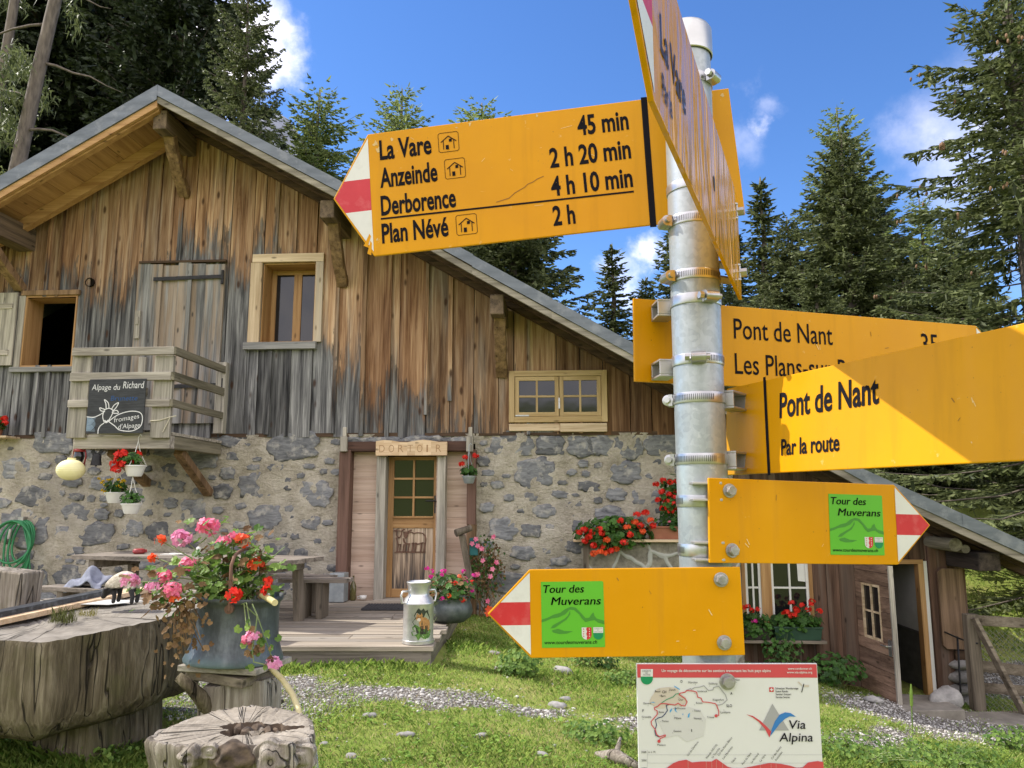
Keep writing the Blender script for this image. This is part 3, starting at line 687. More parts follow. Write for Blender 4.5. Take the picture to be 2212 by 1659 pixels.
mb = MB(); mb.box(A0, S_r, -.035, .3, ZS - .02, ZS + .035); HP(mb, 'sill_beam', [MT['dark_beam']], sw)

# --- openings
def win_frame(mb, x0, x1, z0, z1, y0, y1, wd, mx=0, mzz=1, mull=(), trans=()):
    mb.box(x0, x0 + wd, y0, y1, z0, z1, mzz); mb.box(x1 - wd, x1, y0, y1, z0, z1, mzz)
    mb.box(x0 + wd, x1 - wd, y0 + .001, y1 - .001, z0, z0 + wd, mx); mb.box(x0 + wd, x1 - wd, y0 + .001, y1 - .001, z1 - wd, z1, mx)
    for mu, ww in mull: mb.box(mu - ww / 2, mu + ww / 2, y0 + .002, y1 - .002, z0 + wd, z1 - wd, mzz)
    for tr, ww in trans: mb.box(x0 + wd, x1 - wd, y0 + .004, y1 - .004, tr - ww / 2, tr + ww / 2, mx)
# left loft opening, unglazed and dark
a0, a1, z0, z1 = O1; mb = MB(); dp = .34
mb.box(a0 - .02, a0 + .004, -.05, dp, z0, z1, 1); mb.box(a1 - .004, a1 + .02, -.05, dp, z0, z1, 1); mb.box(a0 - .02, a1 + .02, -.05, dp, z1, z1 + .03); mb.box(a0 - .02, a1 + .02, -.05, dp, z0 - .03, z0)
lw = HP(mb, 'loft_opening', [MT['honey_x'], MT['honey_z']])
mb = MB(); mb.box(a0 - .09, a1 + .06, -.085, -.03, z1 + .03, z1 + .11); HP(mb, 'head_board', [MT['brace_wood']], lw, bevel=.006)
mb = MB(); mb.box(a0 - .16, a1 + .06, -.10, -.03, z0 - .11, z0 - .03); HP(mb, 'sill', [MT['door_grey_x']], lw, bevel=.006)
mb = MB(); mb.box(a0 - .12, a0 - .02, -.07, -.03, z0 - .03, z1 + .03); HP(mb, 'jamb_board', [MT['grey_z']], lw)
s0 = rect(-45, 42, 637, 792); mb = MB()
for i in range(3): mb.box(s0[0] + (s0[1] - s0[0]) * i / 3 + .003, s0[0] + (s0[1] - s0[0]) * (i + 1) / 3 - .003, -.115, -.085, s0[2], s0[3])
sh = HP(mb, 'shutter', [MT['grey_z']])
for f_ in (.18, .82):
    mb = MB(); mb.box(s0[0] + .03, s0[1] - .06, -.135, -.116, s0[2] + (s0[3] - s0[2]) * f_ - .05, s0[2] + (s0[3] - s0[2]) * f_ + .03); HP(mb, 'batten', [MT['grey_x']], sh)
# window with wide pale trim
a0, a1, z0, z1 = O2; mb = MB(); dp = .30
mb.box(a0, a0 + .02, -.02, dp, z0, z1, 1); mb.box(a1 - .02, a1, -.02, dp, z0, z1, 1); mb.box(a0 + .02, a1 - .02, -.02, dp, z1 - .02, z1); mb.box(a0 + .02, a1 - .02, -.02, dp, z0, z0 + .02)
w2 = HP(mb, 'recessed_window', [MT['honey_x'], MT['honey_z']])
zc = z1 - .12
mb = MB(); mid_ = (a0 + a1) / 2 + .02; win_frame(mb, a0 + .02, a1 - .02, z0 + .02, z1 - .02, dp, dp + .05, .075, mull=[(mid_, .13)]); HP(mb, 'sash', [MT['honey_x'], MT['honey_z']], w2, bevel=.004)
mb = MB()
for x0, x1 in ((a0 + .09, mid_ - .06), (mid_ + .06, a1 - .09)): mb.box(x0, x1, dp + .02, dp + .026, z0 + .09, z1 - .09)
HP(mb, 'pane', [MT['glass']], w2)
t0 = rect(542, 699, 551, 757); mb = MB()
mb.box(t0[0], a0 - .004, -.075, -.03, z0, z1, 1); mb.box(a1 + .004, t0[1], -.075, -.03, z0, z1, 1); mb.box(t0[0] + .02, t0[1], -.078, -.03, z1 + .003, t0[3])
HP(mb, 'trim', [MT['trim_x'], MT['trim_z']], w2, bevel=.004)
mb = MB(); mb.box(t0[0] - .04, t0[1] - .06, -.13, -.03, t0[2], z0 - .004); HP(mb, 'sill', [MT['door_grey_x']], w2, bevel=.006)
# low twin casement
t0 = rect(1100, 1311, 802, 913); mb = MB(); win_frame(mb, t0[0], t0[1], t0[2], t0[3], -.09, .02, .085); w3 = HP(mb, 'casement_window', [MT['win_wood'], MT['win_wood_z']], bevel=.005)
xm = (t0[0] + t0[1]) / 2 + .02
for x0, x1 in ((t0[0] + .09, xm - .005), (xm + .005, t0[1] - .09)):
    mb = MB(); zz0, zz1 = t0[2] + .09, t0[3] - .09; win_frame(mb, x0, x1, zz0, zz1, -.075, -.03, .06, mull=[((x0 + x1) / 2, .03)], trans=[((zz0 + zz1) / 2, .03)])
    s_ = HP(mb, 'sash', [MT['win_wood'], MT['win_wood_z']], w3, bevel=.003)
    mb = MB(); mb.box(x0 + .05, x1 - .05, -.05, -.045, zz0 + .05, zz1 - .05); HP(mb, 'pane', [MT['glass']], w3)
mb = MB(); mb.box(xm - .012, xm + .012, -.095, -.076, t0[2] + .2, t0[2] + .36); HP(mb, 'latch', [MT['steel']], w3); mb = MB(); mb.box(t0[0] + .1, t0[0] + .3, -.093, -.076, t0[2] + .09, t0[2] + .11); HP(mb, 'stay', [MT['steel']], w3)
mb = MB(); s0 = rect(1210, 1311, 914, 934); mb.box(s0[0], s0[1], -.10, -.03, s0[2], s0[3] - .01); mb.box(t0[0], s0[0], -.07, -.03, s0[2] + .02, s0[3] - .01); HP(mb, 'sill', [MT['trim_x']], w3, bevel=.008)
# round vent
c = W(199, 612); mb = MB(); Mv = Matrix.Translation((c.x, -.072, c.z)) @ Matrix.Rotation(R(90), 4, 'X')
mb.lathe([(.062, -.04), (.072, -.04), (.072, .002), (.062, .002), (.062, -.035), (.001, -.035)], 20, Mv); HP(mb, 'vent_hole', [MT['void']])
# hay door
h0 = rect(293, 487, 572, 930); mb = MB(); xs2 = [0, .14, .27, .46, .60, .76, .98]
for i in range(6):
    x0 = h0[0] + (h0[1] - h0[0]) * xs2[i]; x1 = h0[0] + (h0[1] - h0[0]) * xs2[i + 1]
    mb.box(x0 + .004, x1 - .004, -.10 - .012 * (i % 2), -.066, h0[2] + (.1 if i > 1 else 0), h0[3] - .02 * (i % 3))
for f_ in (.27, .6): x0 = h0[0] + (h0[1] - h0[0]) * f_; mb.box(x0 - .03, x0 + .03, -.135, -.113, h0[2] + .1, h0[3] - .03)
hd = HP(mb, 'hay_door', [MT['grey_door']])
mb = MB(); mb.box(h0[0] + .02, h0[1] - .02, -.12, -.06, h0[3] + .002, h0[3] + .035); HP(mb, 'drip_board', [MT['dark_beam']], hd)
for vv in (607, 838):
    zz = W(410, vv).z; mb = MB(); x0 = W(342, vv).x; x1 = W(489, vv).x
    for k_ in range(6): mb.box(x0 + (x1 - x0) * k_ / 6, x0 + (x1 - x0) * (k_ + 1) / 6, -.150, -.137, zz - .028 + .004 * k_, zz + .028 + .004 * k_)
    mb.tube([(x1, -.143, zz - .1), (x1, -.143, zz + .12)], .022, 8); HP(mb, 'strap_hinge', [MT['black_iron']], hd)
mb = MB(); c = W(306, 705); mb.box(c.x - .04, c.x + .04, -.135, -.11, c.z - .22, c.z + .22); mb.box(c.x - .02, c.x + .02, -.15, -.135, c.z, c.z + .12); HP(mb, 'latch', [MT['grey_z']], hd)
# entrance
e = E0; zf = W(880, 1292).z
mb = MB()
def pnl(u0, u1, mb):
    x0 = W(u0, 1130).x; x1 = W(u1, 1130).x; z_ = zf - .05
    while z_ < e[3] - .02:
        h_ = rs.uniform(.15, .2); mb.box(x0, x1, .03 + rs.uniform(0, .004), .07, z_ + .0025, min(z_ + h_, e[3])); z_ += h_
pnl(758, 832, mb)
en = HP(mb, 'entrance', [MT['pink_x']])
mb = MB(); pnl(940, 1018, mb); HP(mb, 'side_panel', [MT['pink_x']], en)
mb = MB(); x0 = W(735, 1130).x; mb.box(x0 + .0, x0 + .17, -.17, .08, zf - .05, e[3] - .10); HP(mb, 'door_post', [MT['post_red']], en, bevel=.012)
x0 = W(1010, 1130).x; mb = MB(); mb.box(x0, x0 + .13, -.13, .08, zf + 1.05, e[3] - .10); mb.tube([(x0 + .07, -.08, zf - .3), (x0 + .05, -.07, zf + .5), (x0 + .07, -.06, zf + 1.06)], [.085, .07, .075], 9, 1); HP(mb, 'door_post', [MT['post_red'], MT['brace_wood']], en, bevel=.01)
mb = MB(); l0_ = rect(750, 1010, 955, 976); mb.box(l0_[0], l0_[1] + .02, -.16, .08, l0_[2], l0_[3]); HP(mb, 'lintel', [MT['post_red_x']], en, bevel=.012)
for u0 in (743, 1015):
    c = W(u0, 958, -.2); mb = MB(); mb.box(c.x - .05, c.x + .05, -.24, -.16, c.z - .12, c.z + .1); mb.box(c.x - .02, c.x + .035, -.225, -.165, c.z + .1, c.z + .24); HP(mb, 'lintel_bracket', [MT['grey_z']], en, bevel=.008)
b0_ = rect(813, 966, 953, 984, -.2); mb = MB(); n = 9
for i in range(n):
    x0 = b0_[0] + (b0_[1] - b0_[0]) * i / n; x1 = b0_[0] + (b0_[1] - b0_[0]) * (i + 1) / n; f0 = .018 * math.sin(i * 1.3); f1 = .018 * math.sin((i + 1) * 1.3)
    mb.hexa([(x0, -.235, b0_[2]), (x1, -.235, b0_[2]), (x1, -.165, b0_[2]), (x0, -.165, b0_[2])], [(x0, -.235, b0_[3] + f0), (x1, -.235, b0_[3] + f1), (x1, -.165, b0_[3] + f1), (x0, -.165, b0_[3] + f0)])
lb = HP(mb, 'lintel_board', [MT['fresh_x']], en); LINTEL = (lb, b0_)
mb = MB()
for u0, u1 in ((812, 832), (944, 962)): mb.box(W(u0, 1130, -.1).x, W(u1, 1130, -.1).x, -.15, .06, zf - .04, b0_[2] - .004)
HP(mb, 'door_frame', [MT['grey_z']], en, bevel=.008)
# glazed door leaf
x0 = W(832, 1130, .06).x; x1 = W(944, 1130, .06).x; zt = b0_[2]; mb = MB(); gx0, gx1 = W(851, 1050, .06).x, W(937, 1050, .06).x; gz0, gz1 = W(890, 1115, .06).z, W(890, 994, .06).z; pz0, pz1 = W(890, 1272, .06).z, W(890, 1141, .06).z
mb.box(x0, gx0, .06, .11, zf, zt, 1); mb.box(gx1, x1, .06, .11, zf, zt, 1); mb.box(gx0, gx1, .061, .109, gz1, zt); mb.box(gx0, gx1, .061, .109, pz1, gz0); mb.box(gx0, gx1, .061, .109, zf, pz0)
dl = HP(mb, 'door', [MT['honey_x'], MT['honey_z']], en, bevel=.004)
mb = MB(); xm = (gx0 + gx1) / 2
mb.box(xm - .014, xm + .014, .05, .1, gz0, gz1, 1)
for k_ in (1, 2): zz = gz0 + (gz1 - gz0) * k_ / 3; mb.box(gx0, xm - .0142, .05, .1, zz - .014, zz + .014); mb.box(xm + .0142, gx1, .05, .1, zz - .014, zz + .014)
mb.box(gx0, gx1, .035, .059, gz0 - .03, gz0 - .002)
HP(mb, 'glazing_bar', [MT['honey_x'], MT['honey_z']], dl)
mb = MB(); mb.box(gx0, gx1, .083, .088, gz0, gz1); HP(mb, 'pane', [MT['glass_green']], dl)
m, t, p = new_mat('rain_streaked_panel'); co = objco(t); n1 = t.noise(t.scale(co, (22, 1, .9)), 1, 4, .6, .5)
zz_ = t.sep(co)[2]; v = t.math('ADD', n1, t.maprange(zz_, pz0 + .75, pz0, 0.0, -.17, False)); col = t.ramp(v, [(.28, (.05, .045, .04)), (.40, (.25, .18, .12)), (.52, (.50, .38, .26)), (.66, (.66, .54, .39))]); t.put(p.inputs['Base Color'], col); p.inputs['Roughness'].default_value = .75
mb = MB()
for i in range(4): mb.box(gx0 + (gx1 - gx0) * i / 4 + .002, gx0 + (gx1 - gx0) * (i + 1) / 4 - .002, .072, .10, pz0, pz1)
HP(mb, 'lower_panel', [m], dl)
# sheep cut from sheet metal on the door
def polyline_ribbon(mb, pts, wd, fr, m=0, d=.001, closed=False):
    """flat ribbon along points in a frame fr(x,z,d)->Vector"""
    P2 = [Vector((a_, b_)) for a_, b_ in pts]
    if closed: P2.append(P2[0])
    for i in range(len(P2) - 1):
        t_ = P2[i + 1] - P2[i]
        if t_.length < 1e-9: continue
        t_.normalize(); n_ = Vector((-t_.y, t_.x)) * wd / 2; ex_ = t_ * wd * .3
        q0, q1 = P2[i] - ex_, P2[i + 1] + ex_
        mb.poly([fr(*(q0 + n_), d), fr(*(q0 - n_), d), fr(*(q1 - n_), d), fr(*(q1 + n_), d)], m); d += 2e-6
sx0, sx1, sz0, sz1 = W(849, 1190, .06).x, W(920, 1190, .06).x, W(885, 1194, .06).z, W(885, 1142, .06).z
def sf(x, z, d): return Vector((sx0 + (sx1 - sx0) * x, .066 - d, sz0 + (sz1 - sz0) * z))
mb = MB()
def fl(pts): mb.prism([(a_, b_) for a_, b_ in pts], Vector((sx0, .07, sz0)), Vector((sx1 - sx0, 0, 0)), Vector((0, 0, sz1 - sz0)), Vector((0, -1, 0)), 0, .012)
def rib(pts, wd):
    for i in range(len(pts) - 1):
        (a_, b_), (c_, d_) = pts[i], pts[i + 1]; L_ = math.hypot(c_ - a_, d_ - b_) or 1; nx2, nz2 = -(d_ - b_) / L_ * wd / 2, (c_ - a_) / L_ * wd / 2
        fl([(a_ + nx2, b_ + nz2), (a_ - nx2, b_ - nz2), (c_ - nx2, d_ - nz2), (c_ + nx2, d_ + nz2)])
fl([(.04, 0), (.98, 0), (1, .05), (.1, .06)])
rib([(.40, .80), (.55, .86), (.62, .80), (.72, .84), (.88, .82), (.97, .70), (.99, .52), (.97, .36)], .035); rib([(.56, .38), (.75, .36), (.92, .42)], .05)
for lx in (.60, .68, .86, .96): rib([(lx + .01, .42), (lx, .22), (lx - .02, .04)], .05)
for lx in (.13, .20, .30, .36, .46): rib([(lx + .03, .36), (lx + .01, .2), (lx, .04)], .035)
rib([(.08, .62), (.12, .48), (.14, .36), (.22, .33)], .035); rib([(.30, .60), (.34, .44), (.40, .36), (.52, .38)], .045)
fl([(.0, .92), (.10, .98), (.12, .90), (.06, .86)]); fl([(.24, .92), (.30, 1.0), (.36, .98), (.28, .88)]); fl([(.44, .90), (.54, .98), (.56, .92), (.48, .86)])
fl([(.30, .88), (.46, .88), (.45, .70), (.38, .58), (.32, .66)]); rib([(.10, .92), (.09, .75), (.14, .62), (.20, .62), (.24, .74), (.25, .90), (.10, .92)], .03); fl([(.13, .66), (.22, .66), (.20, .60), (.15, .60)])
HP(mb, 'sheep_plaque', [MT['rust_iron']], dl)
mb = MB(); c = W(943, 1085, .06); mb.box(c.x - .03, c.x + .012, .035, .06, c.z - .16, c.z + .1); mb.tube([(c.x - .01, .03, c.z + .02), (c.x - .01, -.01, c.z + .02), (c.x - .15, -.01, c.z + .02)], .011, 8); HP(mb, 'handle', [MT['black_iron']], dl)
mb = MB(); mb.box(W(815, 1290).x, W(962, 1290).x, -.24, .2, zf - .09, zf - .002); HP(mb, 'threshold', [MT['grey_x']], en, bevel=.01)

# --- small-paned front window and flower shelf of the lower room
L = L0; mb = MB()
x0, x1, zz0, zz1 = L[0], L[1], L[2], L[3]
um = W(1654, 1270).x
mb.box(x0 - .0, x0 + .05, -.05, .04, zz0, zz1); mb.box(x1 - .05, x1, -.05, .04, zz0, zz1); mb.box(um - .07, um + .07, -.05, .04, zz0, zz1); mb.box(x0 + .05, um - .07, -.05, .04, zz1 - .06, zz1); mb.box(um + .07, x1 - .05, -.05, .04, zz1 - .06, zz1); mb.box(x0 + .05, um - .07, -.05, .04, zz0, zz0 + .05); mb.box(um + .07, x1 - .05, -.05, .04, zz0, zz0 + .05)
lw2 = HP(mb, 'stube_window', [MT['honey_z']])
mb = MB()
for s0, s1 in ((x0 + .05, um - .07), (um + .07, x1 - .05)):
    win_frame(mb, s0, s1, zz0 + .05, zz1 - .06, -.03, .02, .035, mzz=0, mull=[((s0 + s1) / 2, .025)], trans=[(zz0 + .05 + (zz1 - zz0 - .11) * f_, .025) for f_ in (.34, .67)])
HP(mb, 'sash', [MT['plastic_white']], lw2)
mb = MB()
for s0, s1 in ((x0 + .05, um - .07), (um + .07, x1 - .05)): mb.box(s0 + .03, s1 - .03, .0, .005, zz0 + .08, zz1 - .09)
HP(mb, 'pane', [MT['glass']], lw2)
mb = MB(); c0 = W(1722, 1222).x; c1 = W(1748, 1222).x; zc0 = W(1735, 1258).z
mb.hexa([(c0, -.004, zc0 + .02), (c1, -.004, zc0), (c1, -.002, zc0), (c0, -.002, zc0 + .02)], [(c0 - .01, -.004, zc0 + .5), (c1, -.004, zc0 + .5), (c1, -.002, zc0 + .5), (c0 - .01, -.002, zc0 + .5)]); HP(mb, 'curtain', [MT['plastic_white']], lw2)
SH = rect(1602, 1782, 1378, 1388, -.2); mb = MB(); mb.box(SH[0], SH[1], -.30, -.03, SH[2], SH[2] + .04); HP(mb, 'flower_shelf', [MT['fence']], bevel=.006)
# --- lower doorway, passage and open leaf
d0 = D0; zt = W(1980, 1518).z
mb = MB(); mb.box(d0[1] - .11, d0[1] - .04, -.06, .08, zt, d0[3] - .06, 1); mb.box(d0[0], d0[1] - .04, -.06, .08, d0[3] - .06, d0[3]); mb.box(d0[0], d0[0] + .06, -.06, .08, zt, d0[3] - .06, 1)
dw = HP(mb, 'doorway', [MT['honey_x'], MT['honey_z'], MT['plastic_white']])
mb = MB(); mb.box(d0[1] - .038, d0[1] + .01, -.05, .06, zt, d0[3] - .02); HP(mb, 'weather_strip', [MT['plastic_white']], dw)
mb = MB(); mb.box(d0[0], d0[1], -.10, .12, zt - .16, zt); HP(mb, 'threshold', [MT['brace_wood']], dw, bevel=.01)
mb = MB(); pw = d0[1] - .04; zmid = W(2003, 1375).z; mb.box(pw, pw + .05, .082, 2.6, zmid + .03, d0[3] + .1, 0); mb.box(pw, pw + .05, .082, 2.6, zt - .1, zmid, 1); mb.box(pw - .02, pw + .05, .082, 2.6, zmid, zmid + .03, 1)
mb.box(d0[0] - .4, pw, .13, 2.6, zt - .12, zt - .02, 1); mb.box(d0[0] - .4, pw, 2.55, 2.6, zt, d0[3] + .1, 2); mb.box(d0[0] - .45, d0[0] - .4, .13, 2.6, zt, d0[3] + .1, 2); mb.box(d0[0] - .45, pw + .05, .082, 2.6, d0[3] + .1, d0[3] + .15, 2)
HP(mb, 'passage', [MT['plaster'], MT['room_dark'], MT['void']], dw)
jx = d0[0] + .01; ang = R(-(82)); LW = .86
Md = Matrix.Translation((jx, -.06, 0)) @ Matrix.Rotation(ang, 4, 'Z'); zz0, zz1 = zt - .12, d0[3] - .02
mb = MB(); wz0, wz1 = W(1880, 1377).z + .05, W(1880, 1257).z + .02; z_ = zz0; px0, px1 = .16, .62
while z_ < zz1 - .01:
    z2_ = min(z_ + rs.uniform(.15, .21), zz1)
    for c_ in (wz0, wz1):
        if z_ + .02 < c_ < z2_ + .05: z2_ = c_
    if z_ >= wz0 - .001 and z2_ <= wz1 + .001: mb.box(0, px0, -.04, 0, z_ + .007, z2_, 0, Md); mb.box(px1, LW, -.04, 0, z_ + .007, z2_, 0, Md)
    else: mb.box(0, LW, -.04 - rs.uniform(0, .006), 0, z_ + .007, z2_, 0, Md)
    z_ = z2_
leaf = HP(mb, 'plank_door', [MT['barn_door']])
mb = MB(); win = MB(); win_frame(win, px0, px1, wz0, wz1, -.045, .003, .03, mzz=0, mull=[((px0 + px1) / 2, .022)], trans=[((wz0 + wz1) / 2, .022)]); mb.add(win.v, win.f, 0, Md); HP(mb, 'glazing_bar', [MT['trim_x']], leaf)
mb = MB(); mb.box(px0 + .03, px1 - .03, -.02, -.016, wz0 + .03, wz1 - .03, 0, Md); HP(mb, 'pane', [MT['glass']], leaf)
mb = MB(); mb.box(LW + .001, LW + .03, -.05, .01, zz0, zz1, 0, Md); HP(mb, 'edge_strip', [MT['grey_z']], leaf)
mb = MB(); hz = zz0 + 1.0; mb.tube([Md @ Vector((LW - .06, -.04, hz)), Md @ Vector((LW - .06, -.10, hz)), Md @ Vector((LW - .19, -.10, hz))], .011, 7); mb.box(LW - .1, LW - .02, -.052, -.04, hz - .12, hz + .08, 0, Md); HP(mb, 'handle', [MT['steel']], leaf)
MT['barn_light'] = wood('brown_plank', (.085, .052, .032), (.27, .175, .11), 'z', 1, .1, .8)
# corner: log post, board hung on it, stone footing
mb = MB(); x0, x1 = W(2014, 1400).x, W(2064, 1400).x; mb.box(x0, x1 - .06, -.09, .02, zt - .18, roofz(x1) - .2); HP(mb, 'corner_post', [MT['barn']], bevel=.02)
mb = MB(); x0, x1, z0_, z1_ = rect(2030, 2085, 1228, 1402, -.15); c_ = .05
mb.prism([(c_, 0), (x1 - x0 - .0, 0), (x1 - x0, z1_ - z0_), (c_, z1_ - z0_), (0, z1_ - z0_ - c_), (0, c_)], Vector((x0, -.13, z0_)), Vector((1, 0, 0)), Vector((0, 0, 1)), Vector((0, -1, 0)), 0, .04); HP(mb, 'hanging_board', [MT['barn_light']], bevel=.004)
mb = MB()
for i in range(5):
    zc_ = zt - .12 + i * .16; mb.rock((W(2068, 1450).x + rs.uniform(-.02, .02), -.07, zc_), .17, .17, .085, 40 + i, 0, .16, 2)
HP(mb, 'footing_stone', [MT['rock']], smooth=True)
mb = MB(); mb.box(W(2056, 1420).x, A1 + .02, -.12, .1, W(2060, 1420).z - .06, W(2060, 1402).z); HP(mb, 'beam_end', [MT['dark_beam']])
# --- balcony
BB = -1.62
bal_l = W(170, 850, BB).x; bal_r = W(350, 850, BB).x; zfl = W(350, 942, BB).z
mb = MB(); nb = 7
for i in range(nb): mb.box(bal_l - .05 + .0, bal_r + .13, BB + .08 + (-BB - .1) * i / nb + .004, BB + .08 + (-BB - .1) * (i + 1) / nb - .004, zfl + .02, zfl + .06)
bal = HP(mb, 'balcony', [MT['grey_x']])
mb = MB(); mb.box(bal_l - .05, bal_r + .12, BB + .06, BB + .19, zfl - .16, zfl + .018); mb.box(bal_r - .02, bal_r + .12, BB + .192, -.03, zfl - .15, zfl + .016, 1); mb.box(bal_l - .05, bal_l + .1, BB + .192, -.03, zfl - .15, zfl + .016, 1); HP(mb, 'joist', [MT['grey_x'], MT['grey_y']], bal, bevel=.01)
for u0, x_ in ((170, bal_l), (350, bal_r)):
    z1_ = W(u0, 768, BB).z; z0_ = W(u0, 946, BB).z; mb = MB(); wd_ = .13; mb.box(x_ - wd_, x_ + wd_, BB - .0, BB + .06, z0_, z1_); HP(mb, 'post', [MT['grey_z']], bal, bevel=.008)
mb = MB(); x_ = W(487, 850).x; mb.box(x_ - .09, x_ + .06, -.16, -.035, W(487, 938).z, W(487, 786).z); HP(mb, 'post', [MT['grey_z']], bal, bevel=.008)
mb = MB(); mb.box(bal_l - .06, bal_l + .06, -.16, -.035, zfl, W(200, 770).z - .05); HP(mb, 'post', [MT['grey_z']], bal, bevel=.008)
for (u0, v0, u1, v1) in ((156, 750, 376, 767), (151, 804, 369, 822), (146, 863, 366, 879)):
    x0, x1, z0_, z1_ = rect(u0, u1, v0, v1, BB - .05); mb = MB(); mb.box(x0, x1, BB - .055, BB - .003, z0_, z1_); HP(mb, 'rail', [MT['grey_x']], bal, bevel=.006)
    mb = MB(); mb.box(bal_r + .131, bal_r + .18, BB - .05, -.1, z0_, z1_); HP(mb, 'rail', [MT['grey_y']], bal, bevel=.006)
    if v0 == 804: mb = MB(); mb.box(bal_l + .061, bal_l + .1, BB + .06, -.1, z0_ + .02, z1_ + .02); HP(mb, 'rail', [MT['grey_y']], bal)
for x_, q0 in ((bal_r - .05, W(452, 1066)), (bal_l + .35, W(320, 1045))):
    mb = MB(); mb.beam((q0.x, -.02, q0.z), (q0.x, BB * .62, zfl - .16), .13, .11, (0, 1, 0)); HP(mb, 'strut', [MT['brace_wood']], bal, bevel=.01)
mb = MB(); c = W(350, 915, BB); pts = [(bal_r + .14 * math.cos(t_ * .6) - (.0), BB - .004 - .004 * (t_ % 2), zfl + .22 + .01 * math.sin(t_)) for t_ in range(0, 1)]
mb.tube([(bal_r - .135, BB - .006, zfl + .20), (bal_r, BB - .008, zfl + .21), (bal_r + .137, BB - .006, zfl + .25), (bal_r + .2, BB + .03, zfl + .27)], .008, 6); mb.tube([(bal_r + .05, BB - .01, zfl + .05), (bal_r + .137, BB - .01, zfl + .24)], .007, 6); HP(mb, 'cord', [MT['twine']], bal)
# ------------------------------------------------------------------ conifers
def conifer(seed, H, Rb, kind='spruce', z0=.06, gap=.42, nb=5, twig=.5, droop=.28, lift=.22, hang=.25, step=.13, sweep=1.0, dens=1.0, wid=.045, top_pow=.85):
    """crown as thousands of short needle-covered twigs set along drooping limbs; returns trunk MB and crown arrays"""
    rg = np.random.default_rng(seed); P0 = []; DIR = []; WD = []
    limbs = MB(); z = z0 * H
    while z < H * .985:
        f = z / H; L0 = Rb * (1 - f) ** top_pow + .06
        n = rg.integers(nb - 1, nb + 2) if f < .93 else 3
        az0 = rg.uniform(0, 6.28)
        for i in range(n):
            if rg.random() > dens and f < .9: continue
            az = az0 + 6.283 * i / n + rg.uniform(-.35, .35); L = L0 * rg.uniform(.68, 1.12); zz = z + rg.uniform(-.5, .5) * gap * .8
            dr = droop * rg.uniform(.5, 1.4) * (1.15 - f) ; up = lift * rg.uniform(.6, 1.3)
            if f > .8: dr -= .9 * (f - .8) / .2
            m_ = max(4, int(L / step)); t_ = (np.arange(m_) + rg.uniform(0, .9, m_)) / m_; t_ = np.clip(t_, .06, 1)
            if L > 1.6: t_ = t_[t_ > .12]
            ca, sa = math.cos(az), math.sin(az); rad = np.array([ca, sa, 0]); tan = np.array([-sa, ca, 0])
            bend = rg.uniform(-.12, .12)
            def pos(t): t = np.asarray(t); return (L * t)[:, None] * rad + (bend * L * t * t)[:, None] * tan + np.stack([0 * t, 0 * t, zz - dr * L * t * 1.0 + up * L * t ** 2.4], 1)
            if L > .8:
                pp = pos(np.linspace(0, .9, 4)); limbs.tube([tuple(q_) for q_ in pp], [.010 + .006 * L, .008 + .004 * L, .006 + .002 * L, .004], 4, 0, False)
            b = pos(t_); tl = twig * (1.05 - .65 * t_) * np.minimum(1, .35 + L / 2.4)
            for sgn in (-1, 1):
                d = rad[None] * (.55 + .5 * t_[:, None]) * sweep + sgn * tan[None] * rg.uniform(.55, 1.0, (len(t_), 1)) + np.array([0, 0, 1.0])[None] * rg.uniform(-.45, .12, (len(t_), 1))
                d /= np.linalg.norm(d, axis=1)[:, None]; ln = tl * rg.uniform(.6, 1.15, len(t_))
                P0.append(b); DIR.append(d * ln[:, None]); WD.append(np.full(len(t_), wid))
                for q_ in (.3, .55, .8):
                    for s2 in (-1, 1):
                        d2 = d * .75 + s2 * (rad[None] * (-.6 * sgn) + tan[None] * .15) + rg.normal(0, .22, (len(t_), 3)) + np.array([0, 0, -hang])[None]
                        P0.append(b + d * (ln * q_)[:, None]); DIR.append(d2 * (ln * (.52 - .3 * q_) * rg.uniform(.7, 1.2, len(t_)))[:, None]); WD.append(np.full(len(t_), wid * .8))
            if hang > .2:
                k_ = rg.random(len(t_)) < .55; bb = b[k_] + rg.normal(0, .03, (k_.sum(), 3)); d = rg.normal(0, .16, (len(bb), 3)) + np.array([0, 0, -1.0])
                P0.append(bb); DIR.append(d * (twig * hang * 1.4 * rg.uniform(.4, 1.2, len(bb)))[:, None]); WD.append(np.full(len(bb), wid * 1.1))
            e_ = pos(np.array([.9])); P0.append(e_); DIR.append((rad * .9 + np.array([0, 0, .1 + up]))[None] * twig * .5); WD.append(np.array([wid]))
        z += gap * rg.uniform(.65, 1.3) * (1 - .45 * f)
    P0.append(np.array([[0, 0, H * .96]])); DIR.append(np.array([[0, 0, H * .05]])); WD.append(np.array([wid]))
    P0 = np.concatenate(P0); DIR = np.concatenate(DIR); WD = np.concatenate(WD); n = len(P0)
    side = np.cross(DIR, rg.normal(size=(n, 3))); side /= np.linalg.norm(side, axis=1)[:, None] + 1e-9; side *= WD[:, None]
    mid = P0 + DIR * .5 + np.array([0, 0, -.02]); V = np.stack([P0 - side * .35, P0 + side * .35, mid + side, P0 + DIR, mid - side], 1).reshape(-1, 3)
    Q = np.arange(n * 5).reshape(n, 5)
    trunk = MB(); k = 9; r0 = .015 * H + .05
    trunk.tube([(.03 * math.sin(i * 1.9) * (i > 0), .03 * math.cos(i * 2.3) * (i > 0), H * i / k - (.3 if i == 0 else 0)) for i in range(k + 1)], [r0 * (1.25 if i == 0 else 1) * (1 - i / k) + .012 for i in range(k + 1)], 10)
    trunk.add(limbs.v, limbs.f)
    return trunk, V, Q
TREES = {}
